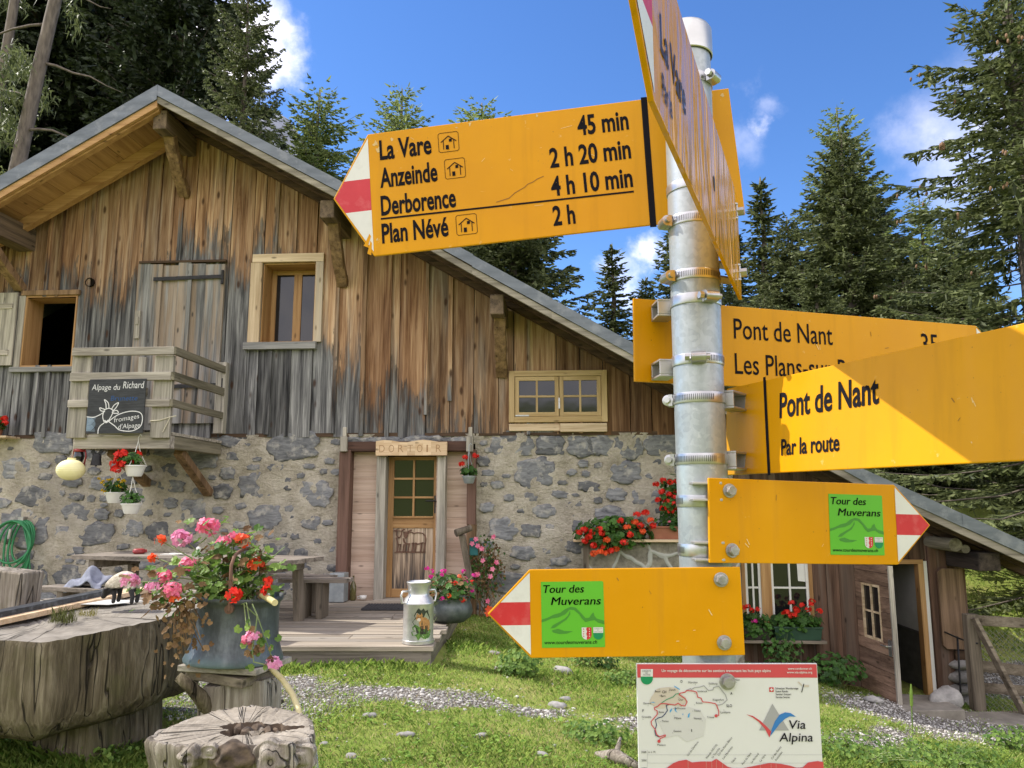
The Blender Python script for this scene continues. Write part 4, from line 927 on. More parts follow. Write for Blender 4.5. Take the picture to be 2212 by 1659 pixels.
def tree(kind, base, label, group, scale=1.0, rz=0.0, cat='tree', sz=None, mat=None):
    name = 'larch_tree' if kind.startswith('larch') else 'spruce_tree'
    o = empty(name, base, label, cat, group, rz); o.scale = (scale, scale, sz or scale)
    key = (kind, mat)
    if key not in TREES:
        tr, V, Q = conifer(**KINDS_T[kind])
        a = tr.build('trunk', [MT['bark']], o, smooth=True); b = np_mesh('crown', V, Q, [MT[mat or ('larch' if kind.startswith('larch') else 'spruce')]], o)
        TREES[key] = (a.data, b.data)
    else:
        for nm, me in zip(('trunk', 'crown'), TREES[key]):
            c = bpy.data.objects.new(nm, me); COL.objects.link(c); c.parent = o
    return o
KINDS_T = {
    'spruce_big': dict(seed=1, H=19, Rb=3.9, z0=.03, gap=.50, nb=5, twig=.62, droop=.34, lift=.34, hang=.42, step=.11, wid=.034, dens=.86),
    'spruce_mid': dict(seed=2, H=15, Rb=2.9, z0=.04, gap=.42, nb=6, twig=.60, droop=.30, lift=.30, hang=.28, step=.14, wid=.045),
    'spruce_slim': dict(seed=3, H=14, Rb=2.0, z0=.04, gap=.40, nb=6, twig=.50, droop=.34, lift=.26, hang=.25, step=.14, wid=.045),
    'spruce_bushy': dict(seed=4, H=13, Rb=3.4, z0=.02, gap=.38, nb=6, twig=.66, droop=.22, lift=.30, hang=.30, step=.13, wid=.045, top_pow=.7),
    'spruce_dense': dict(seed=8, H=20, Rb=4.4, z0=.03, gap=.46, nb=6, twig=.72, droop=.32, lift=.34, hang=.30, step=.15, wid=.055, top_pow=.75),
    'larch_open': dict(seed=5, H=13, Rb=2.9, z0=.12, gap=.36, nb=6, twig=.42, droop=.02, lift=.30, hang=.12, step=.085, wid=.026, dens=.85, top_pow=.62),
    'larch_tall': dict(seed=6, H=19, Rb=2.6, z0=.35, gap=.75, nb=4, twig=.42, droop=.18, lift=.20, hang=.35, step=.13, wid=.030, dens=.75),
}
def plant_tree(kind, u, v, Yd, label, group='conifers on the slope behind the chalet', rz=None, mat=None, w=1.0, sink=0.0):
    """stand a tree at distance Yd so that its top reaches the height seen at pixel v"""
    tp = at(u, v, Yd); gb = gz(tp.x, tp.y) - sink; H = KINDS_T[kind]['H']; s = (tp.z - gb) / H
    return tree(kind, (tp.x, tp.y, gb), label, group, s * w, rz if rz is not None else rnd.uniform(0, 6.28), sz=s, mat=mat)
# dark stand behind the left end of the roof
plant_tree('spruce_dense', 430, -420, 24, 'tall dark spruce rising directly behind the chalet ridge', mat='spruce_shaded')
plant_tree('spruce_dense', 300, -600, 28, 'massive dark spruce behind the ridge with its top out of sight', mat='spruce_shaded')
plant_tree('spruce_dense', 130, -520, 27, 'dark spruce behind the leaning bare larch trunk', mat='spruce_shaded')
plant_tree('spruce_dense', -60, -380, 24, 'dark spruce at the far left edge above the new pine eaves', mat='spruce_shaded')
plant_tree('spruce_dense', 215, -250, 34, 'dark spruce filling the gap left of the chalet ridge', mat='spruce_shaded')
plant_tree('larch_open', 545, -120, 19.5, 'feathery larch leaning out over the ridge against the cloud', w=.62, mat='spruce')
plant_tree('larch_open', 690, 195, 30, 'light green larch just above the right roof slope', w=1.5)
plant_tree('larch_open', 868, 190, 36, 'light green larch tip above the large signpost board', w=1.3)
plant_tree('larch_open', 1043, 223, 42, 'smallest larch tip poking over the upper yellow board', w=1.5)
plant_tree('spruce_mid', 772, 330, 40, 'spruce tip behind the red and white arrow end', w=.8)
plant_tree('spruce_bushy', 1110, 300, 26, 'broad dark spruce showing under the large yellow board', w=1.25)
plant_tree('spruce_mid', 1010, 340, 30, 'spruce hidden mostly by the large yellow board', mat='spruce_shaded', w=1.2)
plant_tree('spruce_slim', 1322, 528, 31, 'pointed spruce standing in the blue gap left of the pole', w=1.7)
plant_tree('spruce_mid', 1455, 470, 30, 'spruce directly behind the galvanised pole', w=1.35)
plant_tree('spruce_slim', 1642, 385, 29, 'slim spruce immediately right of the pole', w=1.65)
plant_tree('spruce_slim', 1590, 500, 35, 'low spruce behind the pole and slim spruce', mat='spruce_shaded', w=1.7)
plant_tree('spruce_bushy', 1815, 285, 23, 'broad spruce with a rounded top right of the pole', w=1.2)
plant_tree('larch_open', 1808, 232, 28, 'larch tip looking over the broad spruce', w=1.1)
plant_tree('larch_open', 1985, 425, 30, 'pale larch between the broad spruce and the cone bearing spruce', w=1.3)
plant_tree('spruce_mid', 1945, 520, 25, 'mid green spruce below the pale larch', w=1.5)
plant_tree('spruce_mid', 1760, 560, 18.5, 'spruce behind the rear yellow board', w=1.6)
plant_tree('spruce_bushy', 1560, 610, 24, 'low bushy spruce seen between the boards beside the pole', mat='spruce', w=1.3)
t_big = plant_tree('spruce_big', 2150, -230, 14.6, 'large spruce with long cone hung limbs at the right edge', rz=2.2, w=1.55)
plant_tree('spruce_dense', 2360, 60, 19, 'dark spruce leaning in behind the right edge', w=.9)
plant_tree('spruce_bushy', 2080, 560, 19, 'bushy spruce under the long cone hung limbs', w=1.4)
plant_tree('spruce_bushy', 2270, 700, 20, 'low bushy spruce on the bank at the right edge', w=1.4)
plant_tree('spruce_bushy', 1900, 720, 20, 'low spruce behind the front yellow board', w=1.4)
plant_tree('spruce_bushy', 2010, 820, 22, 'young spruce growing just above the lower eaves', w=1.3)
plant_tree('spruce_bushy', 2150, 880, 23, 'young spruce on the bank above the wire fence', w=1.6)
plant_tree('spruce_bushy', 1700, 470, 27, 'dark green spruce filling the gap right of the slim spruce', w=1.2)
plant_tree('spruce_mid', 1885, 400, 31, 'shaded spruce between the broad spruce and the right edge trees', mat='spruce_shaded', w=1.6)
plant_tree('spruce_bushy', 2050, 470, 24, 'full spruce standing behind the cone hung limbs', w=1.2)
plant_tree('spruce_bushy', 1500, 600, 34, 'low distant spruce behind the pole and rear board', mat='spruce_shaded', w=1.5)
plant_tree('spruce_mid', 1395, 600, 38, 'low distant spruce at the left side of the pole', w=1.6)
plant_tree('spruce_bushy', 1650, 640, 21, 'bright bushy spruce low behind the rear board', w=1.2)
# bare leaning larch trunks with dead limbs, left
def bare_larch(u0, v0, u1, v1, Yd, r0, label, seed, nbr=9):
    p0 = at(u0, v0, Yd); p1 = at(u1, v1, Yd); d = (p1 - p0).normalized(); k0 = (gz(p0.x, p0.y) - p0.z) / d.z
    b = p0 + d * k0; T = 22 / d.z; rg = random.Random(seed)
    t = Thing('larch_tree', b, label, 'tree', 'bare larch trunks'); mb = MB()
    mb.tube([b + d * (T * i / 10) + Vector((rg.uniform(-.03, .03), 0, 0)) for i in range(11)], [r0 * (1 - .06 * i) for i in range(11)], 12)
    t.part(mb, 'trunk', [MT['bark']], smooth=True)
    tips = []
    for i in range(nbr):
        mb = MB()
        s = b + d * (T * rg.uniform(.18, .62)); az = rg.choice([0, 3.14]) + rg.uniform(-.9, .9); L = rg.uniform(.9, 2.6); pts = [s]
        for q in range(1, 6): pts.append(s + Vector((math.cos(az) * L * q / 5, math.sin(az) * L * q / 5 * .6 - .1, -L * .28 * (q / 5) ** 1.4 + rg.uniform(-.05, .05))))
        mb.tube(pts, [.04, .032, .026, .02, .014, .006], 5); tips.append(pts)
        t.part(mb, 'dead_limb', [MT['bark']], smooth=True)
    rgn = np.random.default_rng(seed); P0 = []; D = []
    for i in range(16):
        s = np.array(b + d * (T * rg.uniform(.25, .7))); az = rg.uniform(0, 6.28); L = rg.uniform(.8, 2.2); n = 150; t_ = rgn.uniform(.3, 1, n)
        c = s + np.stack([np.cos(az) * L * t_, np.sin(az) * L * t_, -.3 * L * t_], 1) + rgn.normal(0, .12, (n, 3)); P0.append(c); D.append(rgn.normal(0, .10, (n, 3)) + np.array([0, 0, -.12]))
    P0 = np.concatenate(P0); D = np.concatenate(D); n = len(P0); sd = np.cross(D, rgn.normal(size=(n, 3))); sd = sd / np.linalg.norm(sd, axis=1)[:, None] * .022
    V = np.stack([P0 - sd, P0 + sd, P0 + D], 1).reshape(-1, 3) - np.array(b); np_mesh('crown', V, np.arange(3 * n).reshape(n, 3), [MT['spruce']], t.o)
bare_larch(35, 370, 122, 0, 16.5, .21, 'leaning larch trunk with bare dead limbs in front of the dark spruces', 3)
bare_larch(12, 110, 30, 0, 19, .19, 'second bare larch trunk at the far left edge', 4, 6)
# cones hanging in clusters from the outer limbs of the big spruce
rgc = random.Random(9); mb = MB(); big_s = Vector(t_big.location)
me = TREES[('spruce_big', None)][1]; vc = np.empty(len(me.vertices) * 3, dtype=np.float32); me.vertices.foreach_get('co', vc); vc = vc.reshape(-1, 3)[3::5]
rr = np.hypot(vc[:, 0], vc[:, 1]); cand = np.where((rr > 3.9 * (1 - vc[:, 2] / 19) ** .85 * .72) & (vc[:, 2] > 4))[0]
for ci in np.random.default_rng(4).choice(cand, 90, replace=False):
    c = Vector(vc[ci].tolist())
    for k in range(rgc.randint(1, 4)):
        q = c + Vector((rgc.uniform(-.12, .12), rgc.uniform(-.12, .12), rgc.uniform(-.08, .0))); mb.tube([q, q + Vector((0, 0, -.03)), q + Vector((.004, 0, -.08)), q + Vector((.008, 0, -.13))], [.008, .020, .020, .006], 6)
co_ = mb.build('cones', [MT['cone']], t_big, smooth=True); co_['kind'] = 'stuff'
# ------------------------------------------------------------------ deck, picnic table, benches
ZD = .21; DY0 = 7.75
ddX1 = at(935, 1395, DY0).x
HIp = lambda x, y, z=0.0: HI @ Vector((x, y, z))
dk = Thing('wooden_deck', (-.9, 8, 0), 'low plank terrace deck in front of the stone wall', 'deck', house=False)
mb = MB(); rd = random.Random(2); y = DY0; xe = [ddX1, at(1000, 1312, 10.9).x]
while y < 11.25:
    w_ = rd.uniform(.20, .27); x1 = xe[0] + (xe[1] - xe[0]) * (y - DY0) / 3.2; x = -9.5
    while x < x1 - .1:
        nx = min(x + rd.uniform(2.2, 3.6), x1 + rd.uniform(-.02, .02)); 
        if x1 - nx < .6: nx = x1 + rd.uniform(-.03, .03)
        dz = rd.uniform(-.006, .006); mb.box(x + .003, nx - .003, y + .005, min(y + w_ - .005, 11.42 - .07 * nx - .12), ZD - .045, ZD + dz); x = nx
        if nx >= x1 - .1: break
    y += w_
dk.part(mb, 'planks', [MT['deck_x']], bevel=.004)
mb = MB(); mb.box(-9.5, xe[0] - .02, DY0 + .02, DY0 + .07, -.10, ZD - .047); dk.part(mb, 'front_beam', [MT['table_x']], bevel=.006)
mb = MB(); mb.beam((xe[0] - .06, DY0 + .075, .03), (xe[1] - .06, 11.1, .03), .08, .27); dk.part(mb, 'side_beam', [MT['grey_y']], bevel=.006)
def at_axis(P, Q, wv):   # frame helper: long axis P->Q with a width vector
    d = (Vector(Q) - Vector(P)); L = d.length; d.normalize(); s = Vector((-d.y, d.x, 0)); return Matrix(((d.x, s.x, 0, P[0]), (d.y, s.y, 0, P[1]), (0, 0, 1, P[2]), (0, 0, 0, 1))), L
TP = Vector((-5.35, 9.55, ZD)); TQ = Vector((-2.50, 8.55, ZD)); Mt, L = at_axis(TP, TQ, 0)
tb = Thing('picnic_table', TP.lerp(TQ, .5), 'long grey plank picnic table on the deck by the stone wall', 'table')
th = .70; mb = MB()
for i in range(4): mb.box(-.02 + rd.uniform(-.02, .02), L + rd.uniform(-.02, .02), .205 * i + .004, .205 * (i + 1) - .004, th, th + .05, 0, Mt)
tb.part(mb, 'table_top', [MT['table_x']], bevel=.004)
for fx in (.22, L - .32):
    mb = MB(); mb.box(fx + .001, fx + .089, .05, .77, th - .10, th - .003, 0, Mt); tb.part(mb, 'crossbar', [MT['table_x']], bevel=.004)
    for fy, lean in ((.12, -.06), (.70, .06)):
        mb = MB(); mb.beam(Mt @ Vector((fx + .045, fy + lean, 0)), Mt @ Vector((fx + .045, fy, th - .102)), .10, .09, Mt.to_3x3() @ Vector((1, 0, 0))); tb.part(mb, 'leg', [MT['table_z']], bevel=.004)
def bench(P, Q, wd, label, h=.42, mat='table_x'):
    Mt, L = at_axis(P, Q, 0); b = Thing('bench', Vector(P).lerp(Vector(Q), .5), label, 'bench', 'plank benches at the picnic table'); mb = MB()
    for i in range(2): mb.box(rd.uniform(-.02, .02), L + rd.uniform(-.02, .02), wd * i / 2 + .003, wd * (i + 1) / 2 - .003, h, h + .045, 0, Mt)
    b.part(mb, 'seat', [MT[mat]], bevel=.004)
    for fx in (.28, L - .36):
        mb = MB(); mb.box(fx, fx + .08, .02, wd - .02, 0, h - .002, 0, Mt); b.part(mb, 'leg', [MT['table_z']], bevel=.004)
    return b
bench((-5.25, 8.72, ZD), (-2.62, 7.88, ZD), .28, 'front plank bench with the grey jacket lying on it')
bench((-4.45, 10.45, ZD), (-2.3, 9.85, ZD), .26, 'rear plank bench close against the stone wall')
bench((-2.85, 9.55, ZD), (-2.0, 9.5, ZD), .30, 'short dark bench end right of the picnic table')
# jacket thrown on the front bench
rgj = np.random.default_rng(12); c = at(188, 1240, 8.62); nxj, nyj = 34, 22
gx, gy = np.meshgrid(np.linspace(-.27, .25, nxj), np.linspace(-.16, .17, nyj)); rr = np.clip(1 - (gx / .27) ** 2 * .9 - (gy / .17) ** 2 * .85, 0, 1)
hz = .125 * rr ** .6 * (1 + .35 * np.sin(gx * 24 + gy * 9 + 1) + .25 * np.sin(gx * 13 - gy * 31)) * (.75 + .5 * (gx > -.05) * sstep(-.1, .1, gx)) + .01
gxx = gx + .03 * np.sin(gy * 30); drop = np.clip(-.12 - gy, 0, 1) * 1.6 * sstep(0, -.2, gx + .05)
Vj = np.stack([gxx.ravel(), gy.ravel(), (hz - drop).ravel()], 1); I, J = np.meshgrid(np.arange(nxj - 1), np.arange(nyj - 1)); q = (J * nxj + I).ravel()
jk = np_mesh('jacket', Vj, np.stack([q, q + 1, q + nxj + 1, q + nxj], 1), [MT['cloth_grey']], smooth=True); jk.location = (c.x, 8.72, ZD + .462); jk.rotation_euler = (0, 0, R(-18))
s_ = jk.modifiers.new('solid', 'SOLIDIFY'); s_.thickness = .012
tag(jk, 'crumpled blue grey jacket thrown over the end of the front bench', 'jacket')
# small things on the table
def on_table(fx, fy): return Mt_table @ Vector((fx, fy, th + .052))
Mt_table, _ = at_axis(TP, TQ, 0)
c = on_table(.62, .42); mb = MB(); mb.lathe([(.0, 0), (.06, 0), (.075, .02), (.07, .05), (.05, .062), (.0, .064)], 18, Matrix.Translation(c)); mb.box(-.02, .09, -.02, .02, .012, .05, 0, Matrix.Translation(c) @ Matrix.Rotation(.5, 4, 'Z'))
single(mb, 'tape_measure', [MT['lantern_red']], c, 'small dark red tape measure on the left end of the table', 'tape measure', smooth=False, bevel=.004)
c = on_table(1.16, .40); mb = MB(); mb.box(-.13, .13, -.05, .05, 0, .012, 0, Matrix.Translation(c) @ Matrix.Rotation(-.2, 4, 'Z')); mb.box(-.02, .2, -.03, .03, .013, .022, 0, Matrix.Translation(c) @ Matrix.Rotation(-.5, 4, 'Z'))
single(mb, 'papers', [MT['plastic_white']], c, 'folded white papers lying on the picnic table', 'papers')
c = on_table(1.50, .45); mb = MB(); mb.lathe([(.045, 0), (.05, .012), (.028, .03), (.02, .06), (.028, .085), (.012, .1), (.0, .101)], 14, Matrix.Translation(c)); single(mb, 'salt_shaker', [MT['plastic_white']], c, 'little white shaker standing on the picnic table', 'shaker', smooth=True)

# ------------------------------------------------------------------ flowers
def orient(n):
    n = Vector(n).normalized(); a = n.cross(Vector((0, 0, 1)))
    if a.length < .1: a = n.cross(Vector((1, 0, 0)))
    a.normalize(); return a, n.cross(a), n
def leafdisc(mb, c, n, r, m, rg, lob=7):
    a, b, n = orient(n); c = Vector(c); ph = rg.uniform(0, 6.28); pts = []
    for k in range(lob * 2):
        t = ph + 2 * math.pi * k / (lob * 2); q = r * (1.0 if k % 2 == 0 else .84) * (.35 if k == 0 else 1)
        pts.append(c + a * (math.cos(t) * q) + b * (math.sin(t) * q) + n * (r * .22 * (1 if k % 2 else .6)))
    o = [c] + pts; k = len(pts); mb.add(o, [(0, i + 1, (i + 1) % k + 1) for i in range(k)], m)
def flower(mb, c, n, r, m, rg, petals=5):
    a, b, n = orient(n); c = Vector(c); ph = rg.uniform(0, 6.28)
    for k in range(petals):
        t = ph + 2 * math.pi * k / petals; d = a * math.cos(t) + b * math.sin(t); s = a * -math.sin(t) + b * math.cos(t); lf = n * r * rg.uniform(-.1, .35)
        mb.add([c, c + d * r * .6 + s * r * .42 + lf * .6, c + d * r * 1.05 + s * r * .2 + lf, c + d * r * 1.05 - s * r * .2 + lf, c + d * r * .6 - s * r * .42 + lf * .6], [(0, 1, 2, 3, 4)], m)
def umbel(mb, c, R_, m, rg, n=16, pr=None):
    """a ball of small five-petalled flowers"""
    for i in range(n):
        d = Vector((rg.gauss(0, 1), rg.gauss(0, 1), rg.gauss(.35, .8))).normalized(); flower(mb, Vector(c) + Vector((d.x, d.y, d.z * .75)) * R_ * rg.uniform(.55, 1), d, (pr or R_ * .48) * rg.uniform(.8, 1.15), m, rg)
def bushplant(t, rg, root, leaf_c, leaf_r, nleaf, lr, heads, leafmat='leaf', petal_mats=('red_petal',), head_R=.035, nfl=14, dry=0, stems=True, name='foliage'):
    """t Thing; heads = [(point, material index[, radius])]; leaves fill an ellipsoid"""
    mb = MB(); root = Vector(root); lc = Vector(leaf_c)
    for i in range(nleaf):
        d = Vector((rg.gauss(0, 1), rg.gauss(0, 1), rg.gauss(0, 1))).normalized() * rg.random() ** .4
        q = lc + Vector((d.x * leaf_r[0], d.y * leaf_r[1], d.z * leaf_r[2])); n = Vector((d.x * .8 + rg.uniform(-.4, .4), d.y * .8 - .35 + rg.uniform(-.4, .4), .75 + rg.uniform(-.4, .4)))
        leafdisc(mb, q, n, lr * rg.uniform(.55, 1.15), 1 if rg.random() < dry else 0, rg)
    t.part(mb, name, [MT[leafmat], MT['dry']])
    mb = MB()
    for i in range(max(6, nleaf // 14)):
        d = Vector((rg.uniform(-1, 1) * leaf_r[0], rg.uniform(-1, 1) * leaf_r[1], rg.uniform(-.6, .9) * leaf_r[2])); mb.tube([root + Vector((d.x * .25, d.y * .25, 0)), (root + lc + d) * .5 + Vector((0, 0, .02)), lc + d * .8], [.005, .004, .003], 4)
    for h in heads: mb.tube([root.lerp(lc, .5), root.lerp(Vector(h[0]), .6) + Vector((rg.uniform(-.02, .02), 0, .02)), h[0]], [.0045, .0035, .003], 4)
    t.part(mb, 'stems', [MT['stem']])
    mb = MB()
    for h in heads: umbel(mb, h[0], h[2] if len(h) > 2 else head_R, h[1], rg, nfl)
    if heads: t.part(mb, 'blossoms', [MT[k] for k in petal_mats])

# ------------------------------------------------------------------ things hung on or leaning by the chalet
def hp(u, v, b): return W(u, v, b)
rf = random.Random(21)
# chalk board
tl, tr, br, bl = W(189, 820, BB - .075), W(311, 818, BB - .075), W(306, 932, BB - .075), W(185, 937, BB - .075)
cb = Thing('chalk_board', bl.lerp(br, .5), 'square black board with chalk writing and a goat drawing on the balcony', 'sign', house=True)
ex = (tr - tl); bw = ex.length; ez = (tl - bl); bh = ez.length
class Fr:
    def __init__(s, O, ex, ez): s.O = Vector(O); s.ex = Vector(ex).normalized(); ez = Vector(ez); ez = (ez - s.ex * ez.dot(s.ex)); s.ez = ez.normalized(); s.n = s.ex.cross(s.ez); 
    def __call__(s, x, z, d=0.0): return s.O + s.ex * x + s.ez * z + s.n * d
cf = Fr(bl, ex, ez); cf.n = cf.n if cf.n.y < 0 else -cf.n
mb = MB(); mb.prism([(0, 0), (bw, 0), (bw, bh), (0, bh)], cf.O, cf.ex, cf.ez, cf.n, -.012, .003); cb.part(mb, 'board', [MT['slate']], bevel=.003)
BOARD = (cb, cf, bw, bh)
# hanging things under the balcony
def lamp_cord(t, p0, p1, r=.004): mb = MB(); mb.tube([p0, (Vector(p0) + Vector(p1)) / 2 + Vector((.004, 0, 0)), p1], r, 5); t.part(mb, 'cord', [MT['twine']])
c = W(153, 1015, BB - .05); pl = Thing('paper_lantern', c, 'round pale yellow paper lantern hanging under the balcony corner', 'lantern', house=True)
rl = abs(W(180, 1015, BB).x - W(126, 1015, BB).x) / 2; mb = MB(); prof_ = []
for i in range(49):
    th_ = math.pi * (.06 + .88 * i / 48); prof_.append((rl * math.sin(th_) * (1 + .018 * math.sin(i * math.pi / 1.5)), -rl * .80 * math.cos(th_)))
mb.lathe(prof_, 36, Matrix.Translation(c)); pl.part(mb, 'shade', [MT['paper_yellow']], smooth=True)
mb = MB(); mb.lathe([(.045, .0), (.05, .0), (.05, .022), (.045, .022), (.045, 0)], 18, Matrix.Translation(c + Vector((0, 0, rl * .78)))); pl.part(mb, 'rim', [MT['paper_yellow']])
lamp_cord(pl, c + Vector((0, 0, rl * .8)), W(160, 945, BB + .03))
c = W(171, 985, BB + .12); rl_ = Thing('storm_lantern', c, 'dark red metal storm lantern hanging under the balcony', 'lantern', house=True)
mb = MB(); mb.lathe([(.075, 0), (.085, .015), (.08, .05), (.05, .065), (.05, .068)], 18, Matrix.Translation(c + Vector((0, 0, -.15)))); mb.lathe([(.06, .0), (.07, .02), (.055, .05), (.035, .085), (.0, .09)], 18, Matrix.Translation(c + Vector((0, 0, .055)))); rl_.part(mb, 'tank_and_cap', [MT['lantern_red']], smooth=True, auto=40)
mb = MB(); mb.lathe([(.045, 0), (.062, .05), (.055, .11), (.045, .135)], 18, Matrix.Translation(c + Vector((0, 0, -.08)))); rl_.part(mb, 'glass', [MT['glass']], smooth=True)
mb = MB()
for s in (-1, 1): mb.tube([c + Vector((s * .08, 0, -.12)), c + Vector((s * .095, 0, 0)), c + Vector((s * .075, 0, .10)), c + Vector((s * .03, 0, .12))], .010, 6)
rl_.part(mb, 'side_tube', [MT['lantern_red']], smooth=True); lamp_cord(rl_, c + Vector((0, 0, .13)), W(171, 950, BB + .12))
c = W(209, 985, BB + .12); cw = Thing('cow_bell', c, 'black iron cow bell on a leather strap under the balcony', 'bell', house=True)
mb = MB(); mb.lathe([(.001, .07), (.045, .068), (.055, .05), (.06, .0), (.075, -.085), (.068, -.085), (.05, .0), (.001, .05)], 4 * 5, Matrix.Translation(c + Vector((0, 0, -.04))) @ Matrix.Diagonal((1, .7, 1, 1))); cw.part(mb, 'bell', [MT['black_iron']], smooth=True, auto=50)
mb = MB(); mb.tube([c + Vector((0, 0, -.06)), c + Vector((0, 0, -.14))], .012, 8); cw.part(mb, 'clapper', [MT['black_iron']])
mb = MB(); n = 14; pts = [c + Vector((.065 * math.sin(2 * math.pi * k / n), 0, .09 - .075 * math.cos(2 * math.pi * k / n))) for k in range(n + 1)]
for p_, q_ in zip(pts, pts[1:]): mb.beam(p_, q_, .05, .012, (0, 1, 0))
mb.v = [(v_[0], v_[1], v_[2]) for v_ in mb.v]; cw.part(mb, 'strap', [MT['black_iron']]); lamp_cord(cw, c + Vector((0, 0, .165)), W(209, 950, BB + .12))
def hanging_pot(u, v, b, r, label, petal, plant_label, nheads, spread, hang_to, mat='plastic_white', leafn=120, lr=.045, head=.04, group='hanging flower pots', side=0.0):
    c = W(u, v, b); t = Thing('hanging_pot', c, label, 'flower pot', group, house=True); h = r * .95; mb = MB()
    mb.lathe([(.001, -h), (r * .62, -h), (r * .74, -h * .75), (r * .95, 0), (r * 1.05, 0), (r * 1.05, r * .12), (r * .98, r * .12), (r * .93, -.02), (.001, -.03)], 24, Matrix.Translation(c)); t.part(mb, 'pot', [MT[mat]], smooth=True, auto=35)
    hk = Vector(hang_to); mb = MB()
    for k in range(3): a_ = k * 2.1 + .5; mb.tube([c + Vector((r * math.cos(a_), r * math.sin(a_), .01)), c.lerp(hk, .55) + Vector((r * .3 * math.cos(a_), r * .3 * math.sin(a_), 0)), hk], .005, 5)
    mb.tube([hk, hk + Vector((0, 0, .05)), hk + Vector((.025, 0, .085)), hk + Vector((.04, 0, .06))], .006, 6); t.part(mb, 'hanger', [MT[mat]])
    if plant_label:
        pt = Thing('potted_flowers', c + Vector((0, 0, .01)), plant_label, 'flowers', 'flowers in the hanging pots', house=True)
        hs_ = [(c + Vector((side + rf.uniform(-1, 1) * spread[0], rf.uniform(-1.1, .5) * spread[1], .05 + rf.uniform(spread[2], spread[3]))), 0) for _ in range(nheads)]
        bushplant(pt, rf, c, c + Vector((side * .4, -.02, .08)), (r * 1.15, r * 1.0, r * .75), leafn, lr, hs_, 'leaf', (petal,), head)
    return c
hanging_pot(292, 1008, BB + .05, .135, 'upper white plastic pot of red geraniums hanging from the balcony', 'red_petal', 'bright red geranium spilling from the upper white pot', 12, (.14, .12, -.10, .14), W(299, 952, BB + .05), side=-.13, head=.065)
hanging_pot(250, 1066, BB + .30, .135, 'white plastic pot of yellow flowers below the red geraniums', 'yellow_petal', 'small yellow daisies in the middle white pot', 26, (.19, .12, -.03, .15), W(256, 1000, BB + .30), head=.022, leafn=160, lr=.03)
hanging_pot(284, 1090, BB + .02, .125, 'lowest white plastic pot holding only green leaves', 'red_petal', 'low dark green leaves in the lowest white pot', 0, (.1, .1, 0, .1), W(287, 1030, BB + .02), leafn=120, lr=.03)
hanging_pot(1013, 1030, -.30, .10, 'small zinc pot hanging at the right door post', 'red_petal', 'three sparse red geranium heads in the zinc pot by the door', 3, (.17, .1, .02, .25), W(1013, 970, -.30), mat='zinc', leafn=60, lr=.045, head=.05)
# wall flower shelf at far left edge
c = W(4, 944, -.2); mb = MB(); mb.box(c.x - .6, c.x + .17, -.34, -.03, c.z - .02, c.z + .01); single(mb, 'wall_shelf', [MT['trim_x']], (c.x, -.2, c.z), 'small wooden wall shelf at the left edge under the shutter', 'shelf', house=True, bevel=.004)
pt = Thing('potted_flowers', (c.x - .1, -.2, c.z + .012), 'red geranium on the small shelf at the left edge', 'flowers', house=True); mb = MB(); mb.lathe([(.07, 0), (.10, .15), (.09, .15), (.001, .13)], 16, Matrix.Translation((c.x - .1, -.2, c.z + .012))); pt.part(mb, 'pot', [MT['terracotta']])
bushplant(pt, rf, (c.x - .1, -.2, c.z + .14), (c.x - .08, -.24, c.z + .2), (.2, .1, .12), 70, .045, [((c.x + rf.uniform(-.2, .12), -.3, c.z + rf.uniform(.0, .33)), 0) for _ in range(8)], head_R=.05)
# green garden hose coiled on the wall
c = W(48, 1125, -.10); hs = Thing('garden_hose', c, 'coiled green garden hose hanging on the stone wall', 'hose', house=True); mb = MB()
for k in range(6):
    wd_ = .16 + .05 * k * .6; hgt = .62 + .10 * (k % 4); pts = []
    for i in range(25):
        a_ = 2 * math.pi * i / 24; pts.append(c + Vector((wd_ * math.sin(a_) * (1 + .1 * math.sin(a_ * 2 + k)) - .03 * (k - 2), -.02 - .02 * k + .03 * math.cos(a_), -hgt * .5 * (1 - math.cos(a_)))))
    mb.tube(pts, .016, 7, 0)
pts = [c + Vector((.02, -.02, 0)), c + Vector((.16, -.05, -.35)), c + Vector((.24, -.06, -.75)), c + Vector((.3, -.07, -1.05)), c + Vector((.27, -.2, -1.28))]; mb.tube(pts, .016, 7); hs.part(mb, 'coil', [MT['hose_green']], smooth=True)
mb = MB(); mb.box(c.x - .04, c.x + .04, -.14, -.02, c.z - .06, c.z + .06); mb.tube([c + Vector((-.10, -.09, -.12)), c + Vector((-.12, -.09, -.26))], .024, 8); hs.part(mb, 'fitting', [MT['dull_metal']])
# entrance clutter
c = W(762, 1297, -.25); mb = MB(); mb.lathe([(.001, 0), (.042, 0), (.045, .02), (.045, .20), (.03, .245), (.016, .27), (.014, .34), (.017, .345), (.001, .345)], 16, Matrix.Translation(c)); m, t, p = new_mat('bottle_glass'); p.inputs['Base Color'].default_value = (.16, .14, .05, 1); p.inputs['Roughness'].default_value = .1; p.inputs['Transmission Weight'].default_value = .35
single(mb, 'bottle', [m], c, 'clear bottle half full of brown liquid left of the door', 'bottle', house=True, smooth=True)
c = W(784, 1295, -.28); mb = MB(); mb.lathe([(.001, 0), (.03, 0), (.045, .02), (.055, .055), (.05, .055), (.04, .02), (.001, .01)], 18, Matrix.Translation(c)); mb.tube([c + Vector((-.05, 0, .045)), c + Vector((-.08, 0, .04)), c + Vector((-.075, 0, .015)), c + Vector((-.042, 0, .012))], .006, 6); single(mb, 'cup', [MT['plastic_white']], c, 'white cup standing on the door threshold', 'cup', house=True, smooth=True)
c = at(845, 1322, 10.2); mb = MB(); x0 = -1.95; mb.box(x0, x0 + .62, 10.25, 10.75, ZD + .008, ZD + .022)
